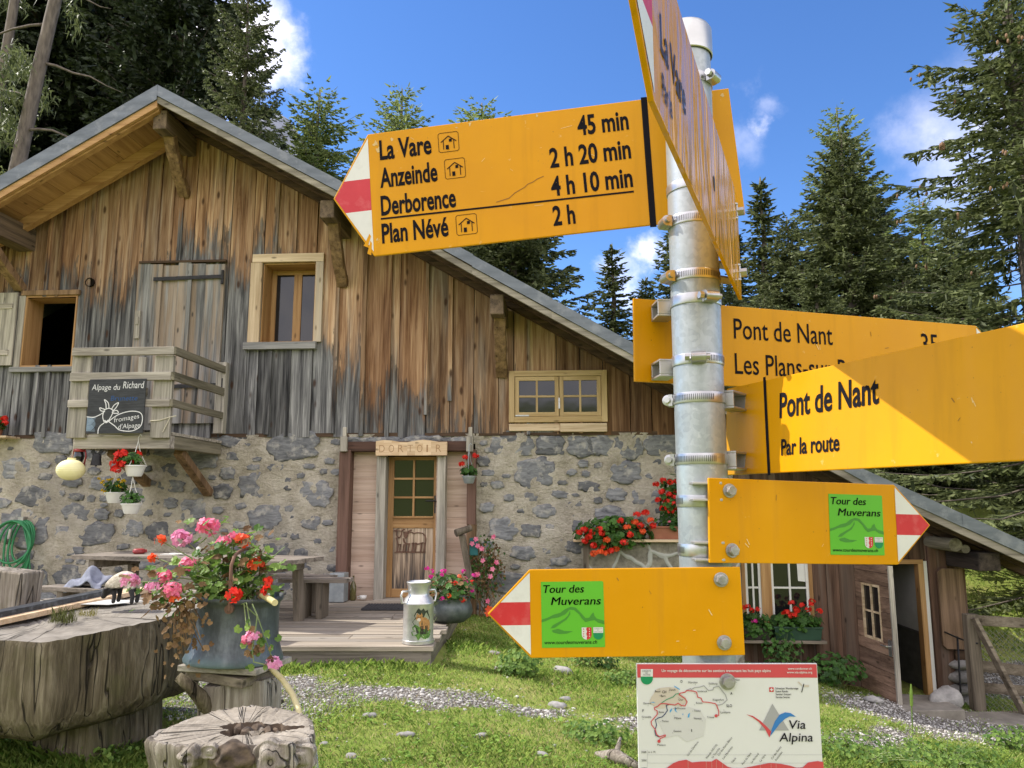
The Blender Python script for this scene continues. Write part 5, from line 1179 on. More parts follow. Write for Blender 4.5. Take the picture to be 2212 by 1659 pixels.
for i in range(16): mb.box(x0 + .012 + i * .038, x0 + .03 + i * .038, 10.265, 10.735, ZD + .0225, ZD + .030)
single(mb, 'door_mat', [pm('dark_mat', (.03, .03, .032), (.07, .07, .075), (40, 40, 40), .95)], (x0 + .3, 10.5, ZD + .008), 'dark ribbed mat on the deck in front of the door', 'mat')
c = W(728, 1345, -.45); mb = MB(); mb.box(c.x - .10, c.x + .11, -.55, -.32, ZD + .004, ZD + .40); single(mb, 'post_base', [MT['zinc']], (c.x, -.45, ZD + .004), 'grey metal box at the foot of the left door post', 'box', house=True, bevel=.012)
# milk churn with a painted fox
mc = Vector((at(903, 1384, 7.95).x, 7.95, ZD + .007)); ch = Thing('milk_churn', mc, 'aluminium milk churn with a painted fox on the deck edge', 'milk churn'); mb = MB(); k = .585 / .60
mb.lathe([(.001, .02), (.145, .02), (.150, 0), (.158, 0), (.160, .03), (.152, .035), (.150, .06), (.150, .37), (.153, .375), (.153, .39), (.148, .395), (.135, .43), (.108, .455), (.105, .475), (.108, .545), (.120, .575), (.124, .585), (.120, .592), (.112, .585), (.100, .54), (.098, .40), (.001, .38)], 40, Matrix.Translation(mc)); ch.part(mb, 'body', [MT['alu']], smooth=True, auto=45)
mb = MB(); mb.tube([mc + Vector((-.100, -.06, .50)), mc + Vector((-.150, -.09, .50)), mc + Vector((-.165, -.10, .46)), mc + Vector((-.155, -.09, .39)), mc + Vector((-.12, -.07, .385))], .011, 8); mb.tube([mc + Vector((.100, .06, .50)), mc + Vector((.150, .09, .50)), mc + Vector((.165, .10, .46)), mc + Vector((.155, .09, .39)), mc + Vector((.12, .07, .385))], .011, 8); ch.part(mb, 'handle', [MT['alu']], smooth=True)
mb = MB()
def cyl(s, z, d=.0): a_ = -math.pi / 2 + s / .151; return mc + Vector((math.cos(a_), math.sin(a_), 0)) * (.1512 + d) + Vector((0, 0, z))
def patch(cs, cz, rs_, rz_, m, d, seed, n=22, jag=.18):
    q = random.Random(seed); c_ = cyl(cs, cz, d); pts = [cyl(cs + rs_ * math.cos(2 * math.pi * k_ / n) * (1 + q.uniform(-jag, jag)), cz + rz_ * math.sin(2 * math.pi * k_ / n) * (1 + q.uniform(-jag, jag)), d) for k_ in range(n)]
    mb.add([c_] + pts, [(0, i + 1, (i + 1) % n + 1) for i in range(n)], m)
patch(.055, .215, .085, .135, 0, .0005, 1); patch(.03, .12, .085, .06, 1, .0010, 2, jag=.35); patch(.10, .11, .05, .045, 1, .0010, 5, jag=.35)
patch(.075, .205, .05, .055, 2, .0015, 3, jag=.06); patch(.028, .255, .034, .032, 2, .0020, 4, jag=.05); patch(.125, .18, .018, .055, 2, .0018, 7, jag=.1); patch(.022, .238, .018, .016, 3, .0025, 6, jag=.05)
for s in (.008, .048): mb.add([cyl(s - .012, .275, .0022), cyl(s + .012, .275, .0022), cyl(s, .305, .0022)], [(0, 1, 2)], 2)
for s in (.045, .062, .092, .108): mb.add([cyl(s - .006, .18, .0021), cyl(s + .006, .18, .0021), cyl(s + .004, .10, .0021), cyl(s - .004, .10, .0021)], [(0, 1, 2, 3)], 4)
for s in (.014, .034): patch(s, .262, .004, .004, 4, .0030, int(s * 1000), 8, 0)
fp = [pm('paint_dark', (.012, .02, .012), (.05, .06, .03), (30, 30, 30), .5), pm('paint_grass', (.04, .12, .02), (.16, .30, .06), (50, 50, 50), .5), pm('paint_fox', (.30, .14, .04), (.52, .28, .09), (50, 50, 50), .5), pm('paint_cream', (.55, .48, .36), (.7, .62, .5), (40, 40, 40), .5), pm('paint_black', (.02, .014, .01), (.05, .03, .02), (40, 40, 40), .5)]
ch.part(mb, 'fox_painting', fp)
# flower kettle on the deck
kc = Vector((at(972, 1310, 9.3).x, 9.3, ZD + .008)); kt = Thing('flower_kettle', kc, 'dark metal kettle of mixed flowers behind the milk churn', 'flower pot'); mb = MB(); mb.lathe([(.001, 0), (.17, 0), (.24, .05), (.27, .12), (.255, .19), (.235, .24), (.25, .27), (.235, .27), (.225, .2), (.001, .19)], 32, Matrix.Translation(kc))
kt.part(mb, 'kettle', [pm('dull_kettle', (.05, .065, .065), (.15, .17, .16), (9, 9, 9), .5, .5)], smooth=True, auto=50)
kf = Thing('kettle_flowers', kc + Vector((0, 0, .2)), 'mixed red, magenta and trailing blue flowers in the metal kettle', 'flowers')
hd_ = [(kc + Vector((rf.uniform(-.38, .3), rf.uniform(-.3, .1), rf.uniform(.24, .62))), rf.choice([0, 0, 1, 2, 2])) for _ in range(22)] + [(kc + Vector((-.33 + rf.uniform(-.06, .08), -.42 + rf.uniform(-.05, .05), rf.uniform(-.12, .30))), 3, .045) for _ in range(14)]
bushplant(kf, rf, kc + Vector((0, 0, .2)), kc + Vector((-.02, -.05, .36)), (.34, .26, .2), 260, .04, hd_, 'leaf', ('red_petal', 'orange_petal', 'magenta_petal', 'blue_petal'), .032, 9, .25)
# wooden arm by the kettle and straggling plant on the wall
a0_ = W(990, 1150, -.5); wa = Thing('wooden_crutch', W(1030, 1290, -.4), 'old wooden yoke handle leaning beside the right door post', 'tool', house=True)
mb = MB(); mb.tube([W(984, 1152, -.62), W(1018, 1140, -.5)], [.055, .045], 12); mb.beam(W(998, 1156, -.55), W(1022, 1285, -.42), .085, .07, (0, 1, 0)); wa.part(mb, 'yoke', [MT['fence_z']], smooth=False, bevel=.008)
mb = MB(); mb.box(*(lambda q: (q.x - .05, q.x + .07, q.y - .02, q.y + .02, q.z - .22, q.z + .02))(W(1022, 1165, -.45))); wa.part(mb, 'teal_cloth', [pm('teal', (.02, .10, .10), (.03, .15, .15), (9, 9, 9), .8)], bevel=.01)
sc = W(1048, 1215, -.3); sp_ = Thing('wall_plant', (sc.x, sc.y, gz(sc.x, 11.1)), 'straggly brown green petunia bush climbing the wall right of the door', 'plant', house=True); mb = MB()
for i in range(420):
    d = Vector((rf.gauss(0, 1), rf.gauss(0, 1), rf.gauss(0, 1))).normalized() * rf.random() ** .5; q = sc + Vector((d.x * .27, d.y * .16, d.z * .46 - .06)); e_ = Vector((rf.uniform(-.06, .06), rf.uniform(-.06, .06), rf.uniform(-.1, .02))); mb.tube([q, q + e_ * .6, q + e_], [.003, .003, .002], 3, 1 if rf.random() < .55 else 0)
    leafdisc(mb, q + e_, (rf.uniform(-1, 1), -1, rf.uniform(-.5, 1)), .022, 1 if rf.random() < .45 else 0, rf, 4)
for i in range(12): mb.tube([(sc.x + rf.uniform(-.1, .1), -.25, gz(sc.x, 11.1)), (sc.x + rf.uniform(-.15, .15), -.3, sc.z - .5), (sc.x + rf.uniform(-.2, .2), -.3, sc.z + .2)], .006, 4, 1)
sp_.part(mb, 'foliage', [MT['leaf'], MT['dry']]); mb = MB()
for i in range(13): flower(mb, sc + Vector((rf.uniform(-.26, .26), -.2, rf.uniform(-.6, .38))), (rf.uniform(-.4, .4), -1, .3), .035, 0, rf)
for i in range(6): flower(mb, sc + Vector((rf.uniform(-.26, .1), -.25, rf.uniform(-1.0, -.6))), (rf.uniform(-.4, .4), -1, .3), .05, 1, rf)
sp_.part(mb, 'blossoms', [MT['pink_petal'], MT['orange_petal']])
# stone trough wall with shelf and flower boxes
t0 = rect(1268, 1600, 1172, 1260, -.45); zt_ = W(1400, 1168, -.45).z
st = Thing('stone_basin', ((t0[0] + t0[1]) / 2, -.3, -.8), 'built stone basin with pale mortar veins against the wall', 'basin', house=True)
m, t, p = new_mat('veined_masonry'); co = objco(t); vo = t.add('ShaderNodeTexVoronoi', feature='DISTANCE_TO_EDGE'); wv = t.vmath('ADD', co, t.vmath('MULTIPLY', t.add('ShaderNodeTexNoise').outputs[1], (.25, .25, .25))); t.put(vo.inputs['Vector'], t.scale(wv, (1.0, .4, 1.3))); vo.inputs['Scale'].default_value = 2.3
n1 = t.noise(co, 9, 6, .7); base_ = t.ramp(n1, [(.35, (.11, .10, .075)), (.65, (.26, .24, .18))]); t.put(p.inputs['Base Color'], t.mix(t.math('MULTIPLY', t.maprange(vo.outputs[0], .06, .035), .8), base_, (.40, .41, .36))); p.inputs['Roughness'].default_value = .9; bump(t, p, t.math('ADD', n1, t.maprange(vo.outputs[0], .08, .0)), .5, .03)
mb = MB(); mb.box(t0[0], t0[1], -.45, -.02, -1.2, zt_ - .02); st.part(mb, 'masonry', [m], bevel=.02)
mb = MB(); s0 = rect(1238, 1610, 1163, 1169, -.5); mb.box(s0[0], s0[1], -.52, -.03, zt_ - .018, zt_ + .02); st.part(mb, 'slab', [MT['trim_x']], bevel=.006)
mb = MB(); mb.box(t0[0] - .05, t0[0] + .03, -.47, -.40, -1.2, zt_ - .03); st.part(mb, 'edge_post', [MT['fence_z']])
def planter(x0, x1, y0, y1, z0, h, mat, label, house=True, group='long window boxes'):
    t = Thing('flower_box', ((x0 + x1) / 2, (y0 + y1) / 2, z0), label, 'flower box', group, house=house); mb = MB(); k_ = .02
    mb.hexa([(x0 + k_, y0 + k_, z0), (x1 - k_, y0 + k_, z0), (x1 - k_, y1 - k_, z0), (x0 + k_, y1 - k_, z0)], [(x0, y0, z0 + h), (x1, y0, z0 + h), (x1, y1, z0 + h), (x0, y1, z0 + h)])
    mb.box(x0 - .012, x1 + .012, y0 - .012, y1 + .012, z0 + h + .001, z0 + h + .025); t.part(mb, 'box', [MT[mat]], bevel=.005); return t
b1 = rect(1401, 1530, 1140, 1162, -.45); planter(b1[0], b1[1], -.46, -.26, zt_ + .022, .15, 'terracotta', 'long terracotta planter on the stone basin shelf')
b2 = rect(1290, 1396, 1140, 1162, -.42); planter(b2[0], b2[1], -.44, -.26, zt_ + .022, .13, 'brown_plastic', 'dark planter under the overflowing red geraniums on the basin shelf')
gc = W(1325, 1140, -.42); gp = Thing('geranium', (gc.x, -.4, zt_ + .15), 'wide red geranium overflowing the left end of the basin shelf', 'flowers', 'geraniums along the wall', house=True)
hd_ = []
for (u, v) in [(1262, 1144), (1278, 1150), (1300, 1152), (1310, 1166), (1303, 1181), (1295, 1192), (1282, 1178), (1272, 1160), (1320, 1190), (1330, 1186), (1348, 1172), (1355, 1140), (1371, 1128), (1376, 1112), (1383, 1134), (1394, 1108), (1405, 1124), (1411, 1136), (1360, 1155), (1340, 1125), (1297, 1143), (1283, 1196), (1311, 1196), (1264, 1168), (1388, 1148), (1252, 1150)]:
    hd_.append((W(u, v, -.56 - rf.uniform(0, .1)), 0 if rf.random() < .7 else 1))
bushplant(gp, rf, (gc.x, -.4, zt_ + .15), (W(1325, 1140, -.45).x, -.47, zt_ + .10), (.55, .16, .24), 520, .05, hd_, 'leaf', ('red_petal', 'orange_petal'), .052, 16)
gc = W(1450, 1090, -.40); gp = Thing('geranium', (gc.x, -.38, zt_ + .17), 'tall red geranium climbing beside the galvanised pole', 'flowers', 'geraniums along the wall', house=True)
hd_ = [(W(u, v, -.5), 0) for u, v in [(1418, 1046), (1432, 1038), (1447, 1042), (1430, 1062), (1445, 1068), (1461, 1060), (1440, 1082), (1455, 1088), (1465, 1098), (1448, 1104), (1432, 1098), (1457, 1074), (1420, 1080), (1462, 1040)]]
bushplant(gp, rf, (gc.x, -.36, zt_ + .17), (gc.x + .03, -.42, gc.z + .0), (.20, .12, .42), 300, .045, hd_, 'leaf', ('red_petal',), .05, 14)
gp = Thing('planter_greens', (W(1465, 1140, -.36).x, -.36, zt_ + .17), 'dark leafy plants in the terracotta planter', 'plant', house=True); bushplant(gp, rf, (W(1465, 1140, -.36).x, -.36, zt_ + .17), (W(1465, 1130, -.36).x, -.37, zt_ + .25), (.36, .09, .10), 160, .035, [(W(1446, 1127, -.5), 0, .022)], 'leaf', ('pink_petal',))
# boxes on the lower window shelf
zsh = SH[2] + .042
x0, x1 = W(1672, 1365, -.25).x, W(1775, 1365, -.25).x; planter(x0, x1, -.29, -.10, zsh, .155, 'green_plastic', 'dark green window box of red geraniums on the lower sill')
x2, x3 = W(1606, 1365, -.25).x, W(1664, 1365, -.25).x; planter(x2, x3, -.29, -.10, zsh, .13, 'brown_plastic', 'dark brown window box left of the green one')
gp = Thing('geranium', ((x0 + x1) / 2, -.2, zsh + .16), 'red geranium filling the dark green window box', 'flowers', 'geraniums along the wall', house=True)
hd_ = [(W(u, v, -.34), 0) for u, v in [(1700, 1322), (1710, 1302), (1719, 1315), (1717, 1328), (1732, 1308), (1745, 1316), (1754, 1299), (1770, 1320), (1695, 1325), (1723, 1320), (1708, 1330), (1752, 1306)]]
bushplant(gp, rf, ((x0 + x1) / 2, -.2, zsh + .15), ((x0 + x1) / 2, -.23, zsh + .24), ((x1 - x0) * .55, .12, .13), 330, .045, hd_, 'leaf', ('red_petal',), .045, 14)
gp = Thing('geranium', ((x2 + x3) / 2, -.2, zsh + .16), 'red geranium and one magenta petunia in the brown box', 'flowers', 'geraniums along the wall', house=True)
hd_ = [(W(u, v, -.34), 0) for u, v in [(1615, 1310), (1625, 1318), (1638, 1316), (1607, 1312)]] + [(W(1630, 1342, -.36), 1, .04)]
bushplant(gp, rf, ((x2 + x3) / 2, -.2, zsh + .15), ((x2 + x3) / 2, -.23, zsh + .18), ((x3 - x2) * .62, .12, .2), 240, .045, hd_, 'leaf', ('red_petal', 'magenta_petal'), .042, 14)
# leafy weeds against the wall
def weed(u, v, b, r, h, label, n=90, lr=.045, cat='plant', mat='leaf', dn=0, house=True, petals=None, heads=()):
    c = W(u, v, b); w_ = HM @ c; g0 = gz(w_.x, w_.y); t = Thing('leafy_weed', (c.x, c.y, g0), label, cat, 'weeds and herbs around the chalet', house=True)
    bushplant(t, rf, (c.x, c.y, g0), (c.x, c.y, g0 + h * .55), (r, r * .8, h * .5), n, lr, [(Vector((c.x + rf.uniform(-r, r), c.y - r * .6, g0 + rf.uniform(.5, 1.1) * h)), 0, .03) for _ in range(dn)], mat, (petals or 'yellow_petal',), .03, 9); return t
weed(1690, 1440, -.35, .28, 1.0 - .45, 'green herb clump under the lower window', 200, .034)
weed(1805, 1490, -.45, .42, .42, 'leafy weed at the foot of the timber front', 260, .042)

# ------------------------------------------------------------------ trough of a giant trunk, cauldron and stumps
def trunk_mat(name, dark, light, pale):
    m, t, p = new_mat(name); co = objco(t)
    s1 = t.noise(t.scale(co, (7, 7, .8)), 1.0, 6, .62, .9); s2 = t.noise(t.scale(co, (38, 38, 2.2)), 1.0, 5, .65, .5); s3 = t.noise(co, 3.0, 5, .6)
    v = t.math('ADD', t.math('MULTIPLY', s1, .55), t.math('MULTIPLY', s2, .45)); col = t.ramp(v, [(.33, dark), (.5, light), (.68, pale)])
    col = t.mix(t.math('MULTIPLY', t.maprange(s3, .52, .7), .5), col, (.10, .095, .04)); crack = t.noise(t.scale(co, (9, 9, .35)), 1.0, 2, .45, .25)
    col = t.mix(t.math('MULTIPLY', t.maprange(t.math('ABSOLUTE', t.math('SUBTRACT', crack, .5)), .007, .002), .8), col, (.02, .016, .012))
    t.put(p.inputs['Base Color'], col); p.inputs['Roughness'].default_value = .85; p.inputs['Specular IOR Level'].default_value = .2
    bump(t, p, t.math('ADD', v, t.math('MULTIPLY', t.maprange(t.math('ABSOLUTE', t.math('SUBTRACT', crack, .5)), .012, .0), -.8)), 1.0, .045); return m
MT['trough'] = trunk_mat('old_trunk', (.032, .025, .015), (.125, .10, .065), (.30, .255, .18)); MT['stump'] = trunk_mat('sunbleached_stump', (.07, .058, .042), (.25, .215, .17), (.46, .42, .355))
def top_mat(name, a, b, c=(.04, .034, .026)):
    """sawn end grain: faint rings, radial checks, grey weathering"""
    m, t, p = new_mat(name); co = objco(t); x = t.sep(co); xy = t.comb(x[0], x[1], 0.0); r = t.vmath('LENGTH', xy)
    n1 = t.noise(co, 4.5, 7, .7); wob_ = t.math('MULTIPLY', t.noise(co, 2.2, 4, .6), .22); rr = t.math('ADD', r, wob_)
    ring = t.noise(t.comb(t.math('MULTIPLY', rr, 60.0), 0.0, 0.0), 1.0, 3, .6); saw = t.noise(t.scale(co, (9, 70, 9)), 1, 4, .6, .3)
    v = t.math('ADD', t.math('MULTIPLY', n1, .5), t.math('ADD', t.math('MULTIPLY', ring, .28), t.math('MULTIPLY', saw, .22))); col = t.ramp(v, [(.36, a), (.5, tuple((i + j) / 2 for i, j in zip(a, b))), (.64, b)])
    d = t.vmath('NORMALIZE', xy); rad = t.noise(t.vmath('ADD', t.scale(d, (3.3, 3.3, 0)), t.comb(wob_, t.math('MULTIPLY', r, .35), 0.0)), 1.0, 3, .55); ck = t.math('ABSOLUTE', t.math('SUBTRACT', rad, .5))
    col = t.mix(t.math('MULTIPLY', t.maprange(ck, .012, .003), .85), col, c); t.put(p.inputs['Base Color'], col); p.inputs['Roughness'].default_value = .92; p.inputs['Specular IOR Level'].default_value = .15
    bump(t, p, t.math('SUBTRACT', v, t.math('MULTIPLY', t.maprange(ck, .016, .0), .7)), .8, .02); return m
MT['trough_top'] = top_mat('grey_sawn_top', (.13, .115, .09), (.34, .31, .26)); MT['stump_top'] = top_mat('bleached_sawn_top', (.17, .145, .11), (.40, .355, .285))
def resample(pts, n):
    P = [Vector(p) for p in pts]; P.append(P[0]); Ls = [0]
    for a, b in zip(P, P[1:]): Ls.append(Ls[-1] + (b - a).length)
    out = []
    for i in range(n):
        s = Ls[-1] * i / n
        for k in range(len(P) - 1):
            if Ls[k + 1] >= s: out.append(P[k].lerp(P[k + 1], (s - Ls[k]) / max(1e-9, Ls[k + 1] - Ls[k]))); break
    return out
def stumpy(t, name, top, levels, mats, seed, n=96, jag=.012, rim=.0, **kw):
    """levels: (drop, scale about centroid, noise) from the top outline downwards"""
    q = random.Random(seed); top = resample(top, n); cen = sum(top, Vector()) / n; rings = []; ph = [q.uniform(0, 6.28) for _ in range(6)]
    for li, (dz, sc_, nz) in enumerate(levels):
        rg_ = []
        for i, p_ in enumerate(top):
            a_ = 2 * math.pi * i / n; d_ = p_ - cen; k_ = sc_ * (1 + nz * (.5 * math.sin(3 * a_ + ph[0]) + .35 * math.sin(7 * a_ + ph[1] + li * .25) + .25 * math.sin(13 * a_ + ph[2]) + .18 * math.sin(23 * a_ + ph[3] + li * .2))) + q.uniform(-jag, jag) * .5
            rg_.append(Vector((cen.x + d_.x * k_, cen.y + d_.y * k_, p_.z - dz + (q.uniform(-jag, jag) * .4 if li < 2 else 0))))
        rings.append(rg_)
    mb = MB(); mb.ring_loft(rings[::-1], 0, True, False)
    inn = [rings[0]] + [[cen + (p_ - cen) * s_ + Vector((0, 0, q.uniform(-.006, .006) + .0)) for p_ in rings[0]] for s_ in (.93, .7, .4, .12)]; mb.ring_loft(inn, 1, False, True)
    return t.part(mb, name, mats, smooth=True, auto=50, **kw)
top = [at(-260, 1372, 4.75), at(-60, 1380, 4.72), at(40, 1384, 4.70), at(95, 1390, 4.68), at(190, 1370, 4.85), at(290, 1350, 5.05), at(370, 1331, 5.25), at(432, 1311, 5.45), at(445, 1296, 5.85), at(380, 1280, 6.25), at(200, 1285, 6.4), at(0, 1300, 6.3), at(-260, 1310, 6.2)]
tc = sum(top, Vector()) / len(top); tro = Thing('log_trough', (tc.x, tc.y, 0), 'huge weathered grey trunk section forming a fountain table', 'log')
stumpy(tro, 'trunk', top, [(0, 1, .003), (.03, 1.010, .010), (.10, 1.02, .03), (.20, 1.03, .04), (.32, 1.04, .045), (.44, 1.03, .045), (.53, .99, .05), (.58, .90, .05), (.60, .72, .04)], [MT['trough'], MT['trough_top']], 3, 150, .010)
ped = [at(75, 1520, 5.15), at(200, 1530, 5.0), at(350, 1510, 5.45), at(358, 1490, 5.9), at(220, 1480, 6.2), at(60, 1490, 6.0)]; ped = [Vector((p_.x, p_.y, tc.z - .54)) for p_ in ped]
stumpy(tro, 'pedestal', ped, [(0, .96, .01), (.1, .98, .02), (.3, 1.0, .03), (.7, 1.03, .03)], [MT['trough'], MT['trough']], 5, 64)
p0 = at(-40, 1290, 5.9); mb = MB(); b0 = at(2, 1330, 5.7)
Mb = Matrix.Translation(at(20, 1300, 5.75)) @ Matrix.Rotation(R(-12), 4, 'Z') @ Matrix.Rotation(R(4), 4, 'Y'); up = single(MB().box(-.36, .13, -.05, .15, -.1, .22, 0, Mb), 'upright_log_end', [MT['stump']], at(20, 1300, 5.75), 'sawn upright wood block with a broken corner at the left edge', 'wood block', bevel=.014)
# planks on the trough
def bar(P, Q, wd, h, mat, name, label, cat):
    mb = MB(); mb.beam(P, Q, wd, h); return single(mb, name, [MT[mat]], Vector(P).lerp(Vector(Q), .5) - Vector((0, 0, h / 2)), label, cat, bevel=.003)
P = at(-60, 1352, 4.95); Q = at(310, 1273, 6.3); zt0 = top[3].z
bar(P, Q, .17, .035, 'fresh_x', 'pine_plank', 'fresh pale pine plank lying across the trunk table', 'plank')
P2 = P + Vector((-.02, .05, .036)); Q2 = P.lerp(Q, .80) + Vector((-.02, .04, .036)); bar(P2, Q2, .10, .038, 'black_board', 'black_board', 'narrow black painted board lying on the pine plank', 'board')
c = at(245, 1301, 5.75); mb = MB(); mb.add([(c.x - .22, c.y - .12, c.z + .004), (c.x + .05, c.y - .16, c.z + .006), (c.x + .2, c.y + .05, c.z + .005), (c.x - .1, c.y + .1, c.z + .008)], [(0, 1, 2, 3)]); sm = single(mb, 'paper_sheet', [MT['plastic_white']], c, 'white sheet under the sheep figurine', 'paper'); s_ = sm.modifiers.new('solid', 'SOLIDIFY'); s_.thickness = .004
# sheep figurine (one skinned surface)
sp0 = at(262, 1307, 5.45); 
def skin_body(name, nodes, edges, mats, loc, rz, label, cat, sub=2, scale=1.0):
    me = bpy.data.meshes.new(name); me.from_pydata([tuple(Vector(n_[:3]) * scale) for n_ in nodes], edges, []); o = bpy.data.objects.new(name, me); COL.objects.link(o)
    for mt in mats: me.materials.append(mt)
    o.modifiers.new('skin', 'SKIN'); lay = me.skin_vertices[0] if me.skin_vertices else None
    if lay is None:
        bm = bmesh.new(); bm.from_mesh(me); bm.verts.layers.skin.verify(); bm.to_mesh(me); bm.free(); lay = me.skin_vertices[0]
    for i, n_ in enumerate(nodes): lay.data[i].radius = (n_[3] * scale, n_[4] * scale if len(n_) > 4 else n_[3] * scale)
    lay.data[0].use_root = True
    s = o.modifiers.new('sub', 'SUBSURF'); s.levels = sub; s.render_levels = sub
    o.location = loc; o.rotation_euler = (0, 0, rz); return tag(o, label, cat)
m, t, p = new_mat('sheep_paint'); xyz = t.sep(objco(t)); n_ = t.noise(objco(t), 60, 5, .7); f1 = t.maprange(t.math('ADD', xyz[2], t.math('MULTIPLY', t.math('SUBTRACT', n_, .5), .03)), .098, .112); hd_m = t.maprange(xyz[0], -.125, -.112)
t.put(p.inputs['Base Color'], t.mix(t.math('MULTIPLY', f1, hd_m), (.028, .026, .026), t.ramp(n_, [(.35, (.42, .36, .27)), (.65, (.66, .60, .49))]))); p.inputs['Roughness'].default_value = .85; bump(t, p, n_, .9, .012)
nodes = [(.085, 0, .165, .050, .062), (.02, 0, .178, .054, .066), (-.05, 0, .155, .047, .054), (-.10, 0, .118, .034, .038), (-.128, 0, .080, .027), (-.148, 0, .048, .020), (-.158, 0, .026, .014),
         (-.045, .030, .10, .021), (-.05, .036, .05, .013), (-.06, .036, .0, .015), (-.045, -.032, .10, .021), (-.03, -.036, .05, .013), (-.038, -.036, .0, .015),
         (.085, .030, .11, .024), (.10, .036, .055, .014), (.09, .036, .0, .015), (.085, -.030, .11, .024), (.115, -.036, .055, .014), (.11, -.036, .0, .015), (.13, 0, .155, .015), (.14, 0, .115, .008),
         (-.105, .045, .098, .009), (-.105, -.045, .098, .009)]
skin_body('sheep_figurine', nodes, [(0, 1), (1, 2), (2, 3), (3, 4), (4, 5), (5, 6), (2, 7), (7, 8), (8, 9), (2, 10), (10, 11), (11, 12), (0, 13), (13, 14), (14, 15), (0, 16), (16, 17), (17, 18), (0, 19), (19, 20), (4, 21), (4, 22)], [m], (sp0.x, sp0.y, sp0.z + .012), R(-14), 'grazing cream sheep figurine with black face and legs', 'figurine', 2, 1.0)
MT['moss'] = leaf_mat('mossy_blades', (.05, .045, .015), (.17, .19, .06), .3, .8); MT['straw'] = leaf_mat('straw_blades', (.16, .15, .04), (.38, .34, .14), .3, .8)
# grass tuft on the trough
def tuft(name, c, r, h, n, label, mat, cat='grass tuft', seed=1, wd=.003):
    q = random.Random(seed); mb = MB()
    for i in range(n):
        a_ = q.uniform(0, 6.28); b_ = Vector((math.cos(a_), math.sin(a_), 0)) * r * q.random() ** .5; L = h * q.uniform(.4, 1.1); ln = Vector((q.uniform(-.5, .5), q.uniform(-.5, .5), 0)) * L; s = Vector((math.cos(a_ + 1), math.sin(a_ + 1), 0)) * wd; p_ = Vector(c) + b_
        mb.add([p_ - s, p_ + s, p_ + ln * .35 + Vector((0, 0, L * .6)) + s * .8, p_ + ln + Vector((0, 0, L)), p_ + ln * .35 + Vector((0, 0, L * .6)) - s * .8], [(0, 1, 2, 3, 4)])
    return single(mb, name, [MT[mat]], c, label, cat)
tuft('grass_tuft', at(135, 1344, 5.15), .085, .11, 170, 'dry mossy grass tuft growing from the trunk table', 'moss', seed=2, wd=.0018); tuft('grass_tuft', at(188, 1330, 5.3), .06, .05, 90, 'small pale grass tuft right of the mossy one', 'straw', seed=3, wd=.0016)
# cauldron
cc = at(508, 1428, 4.85); kz = at(508, 1300, 4.6).z; kH = kz - cc.z; cR = .250
ca = Thing('copper_cauldron', cc, 'dented grey green copper cauldron used as a flower pot', 'cauldron')
def cw_(t_, z): return 1 + .05 * max(0, 1 - z / .22) * math.cos(t_ - math.pi) + .012 * math.sin(2 * t_ + 1) + .008 * math.sin(5 * t_ + z * 9)
mb = MB(); mb.lathe([(.001, .0), (cR * 1.0, .002), (cR * 1.13, .012), (cR * 1.14, .026), (cR * 1.08, .06), (cR * 1.01, .11), (cR * .955, .17), (cR * .935, .23), (cR * .93, kH - .05), (cR * .95, kH - .025), (cR * 1.0, kH - .015), (cR * 1.02, kH), (cR * 1.0, kH + .012), (cR * .96, kH + .008), (cR * .92, kH - .04), (.001, kH - .06)], 56, Matrix.Translation(cc) @ Matrix.Rotation(R(2), 4, 'Y'), wob=cw_)
m, t, p = new_mat('verdigris'); co = objco(t); n1 = t.noise(co, 5, 7, .65); n2 = t.noise(t.scale(co, (14, 14, 3)), 1, 6, .7); col = t.ramp(t.math('ADD', t.math('MULTIPLY', n1, .5), t.math('MULTIPLY', n2, .5)), [(.34, (.035, .040, .044)), (.5, (.075, .086, .094)), (.64, (.15, .17, .18)), (.75, (.17, .26, .27))]); zz_ = t.sep(co)[2]
col = t.mix(t.math('MULTIPLY', t.maprange(t.math('ADD', zz_, t.math('MULTIPLY', t.math('SUBTRACT', n1, .5), .3)), .10, .0), .35), col, (.15, .25, .26)); t.put(p.inputs['Base Color'], col); p.inputs['Metallic'].default_value = .35; p.inputs['Roughness'].default_value = .5; bump(t, p, n1, .25, .02)
ca.part(mb, 'kettle', [m], smooth=True, auto=60)
mb = MB(); mb.lathe([(.001, 0), (cR * .9, 0), (cR * .9, .012), (.001, .016)], 40, Matrix.Translation(cc + Vector((0, 0, kH - .05)))); ca.part(mb, 'soil', [MT['soil']])
f0 = cc + Vector((.04, -cR * 1.0, kH - .03)); mb = MB(); pts = [f0 + Vector((0, -.02, -.02)), f0 + Vector((.003, -.022, .12)), f0 + Vector((.002, -.02, .24))]; n = 12
for i in range(n + 1):
    a_ = math.pi * i / n; pts.append(cc + Vector((.045, -cR * math.cos(a_), kH + .24 + .05 * math.sin(a_) - (.20 if i == n else 0))))
mb.tube(pts, .0105, 8); mb.lathe([(.001, -.012), (.026, -.012), (.026, .012), (.001, .012)], 14, Matrix.Translation(f0 + Vector((0, -.008, -.01))) @ Matrix.Rotation(R(90), 4, 'X')); ca.part(mb, 'bail_handle', [MT['rust_iron']], smooth=True, auto=50)
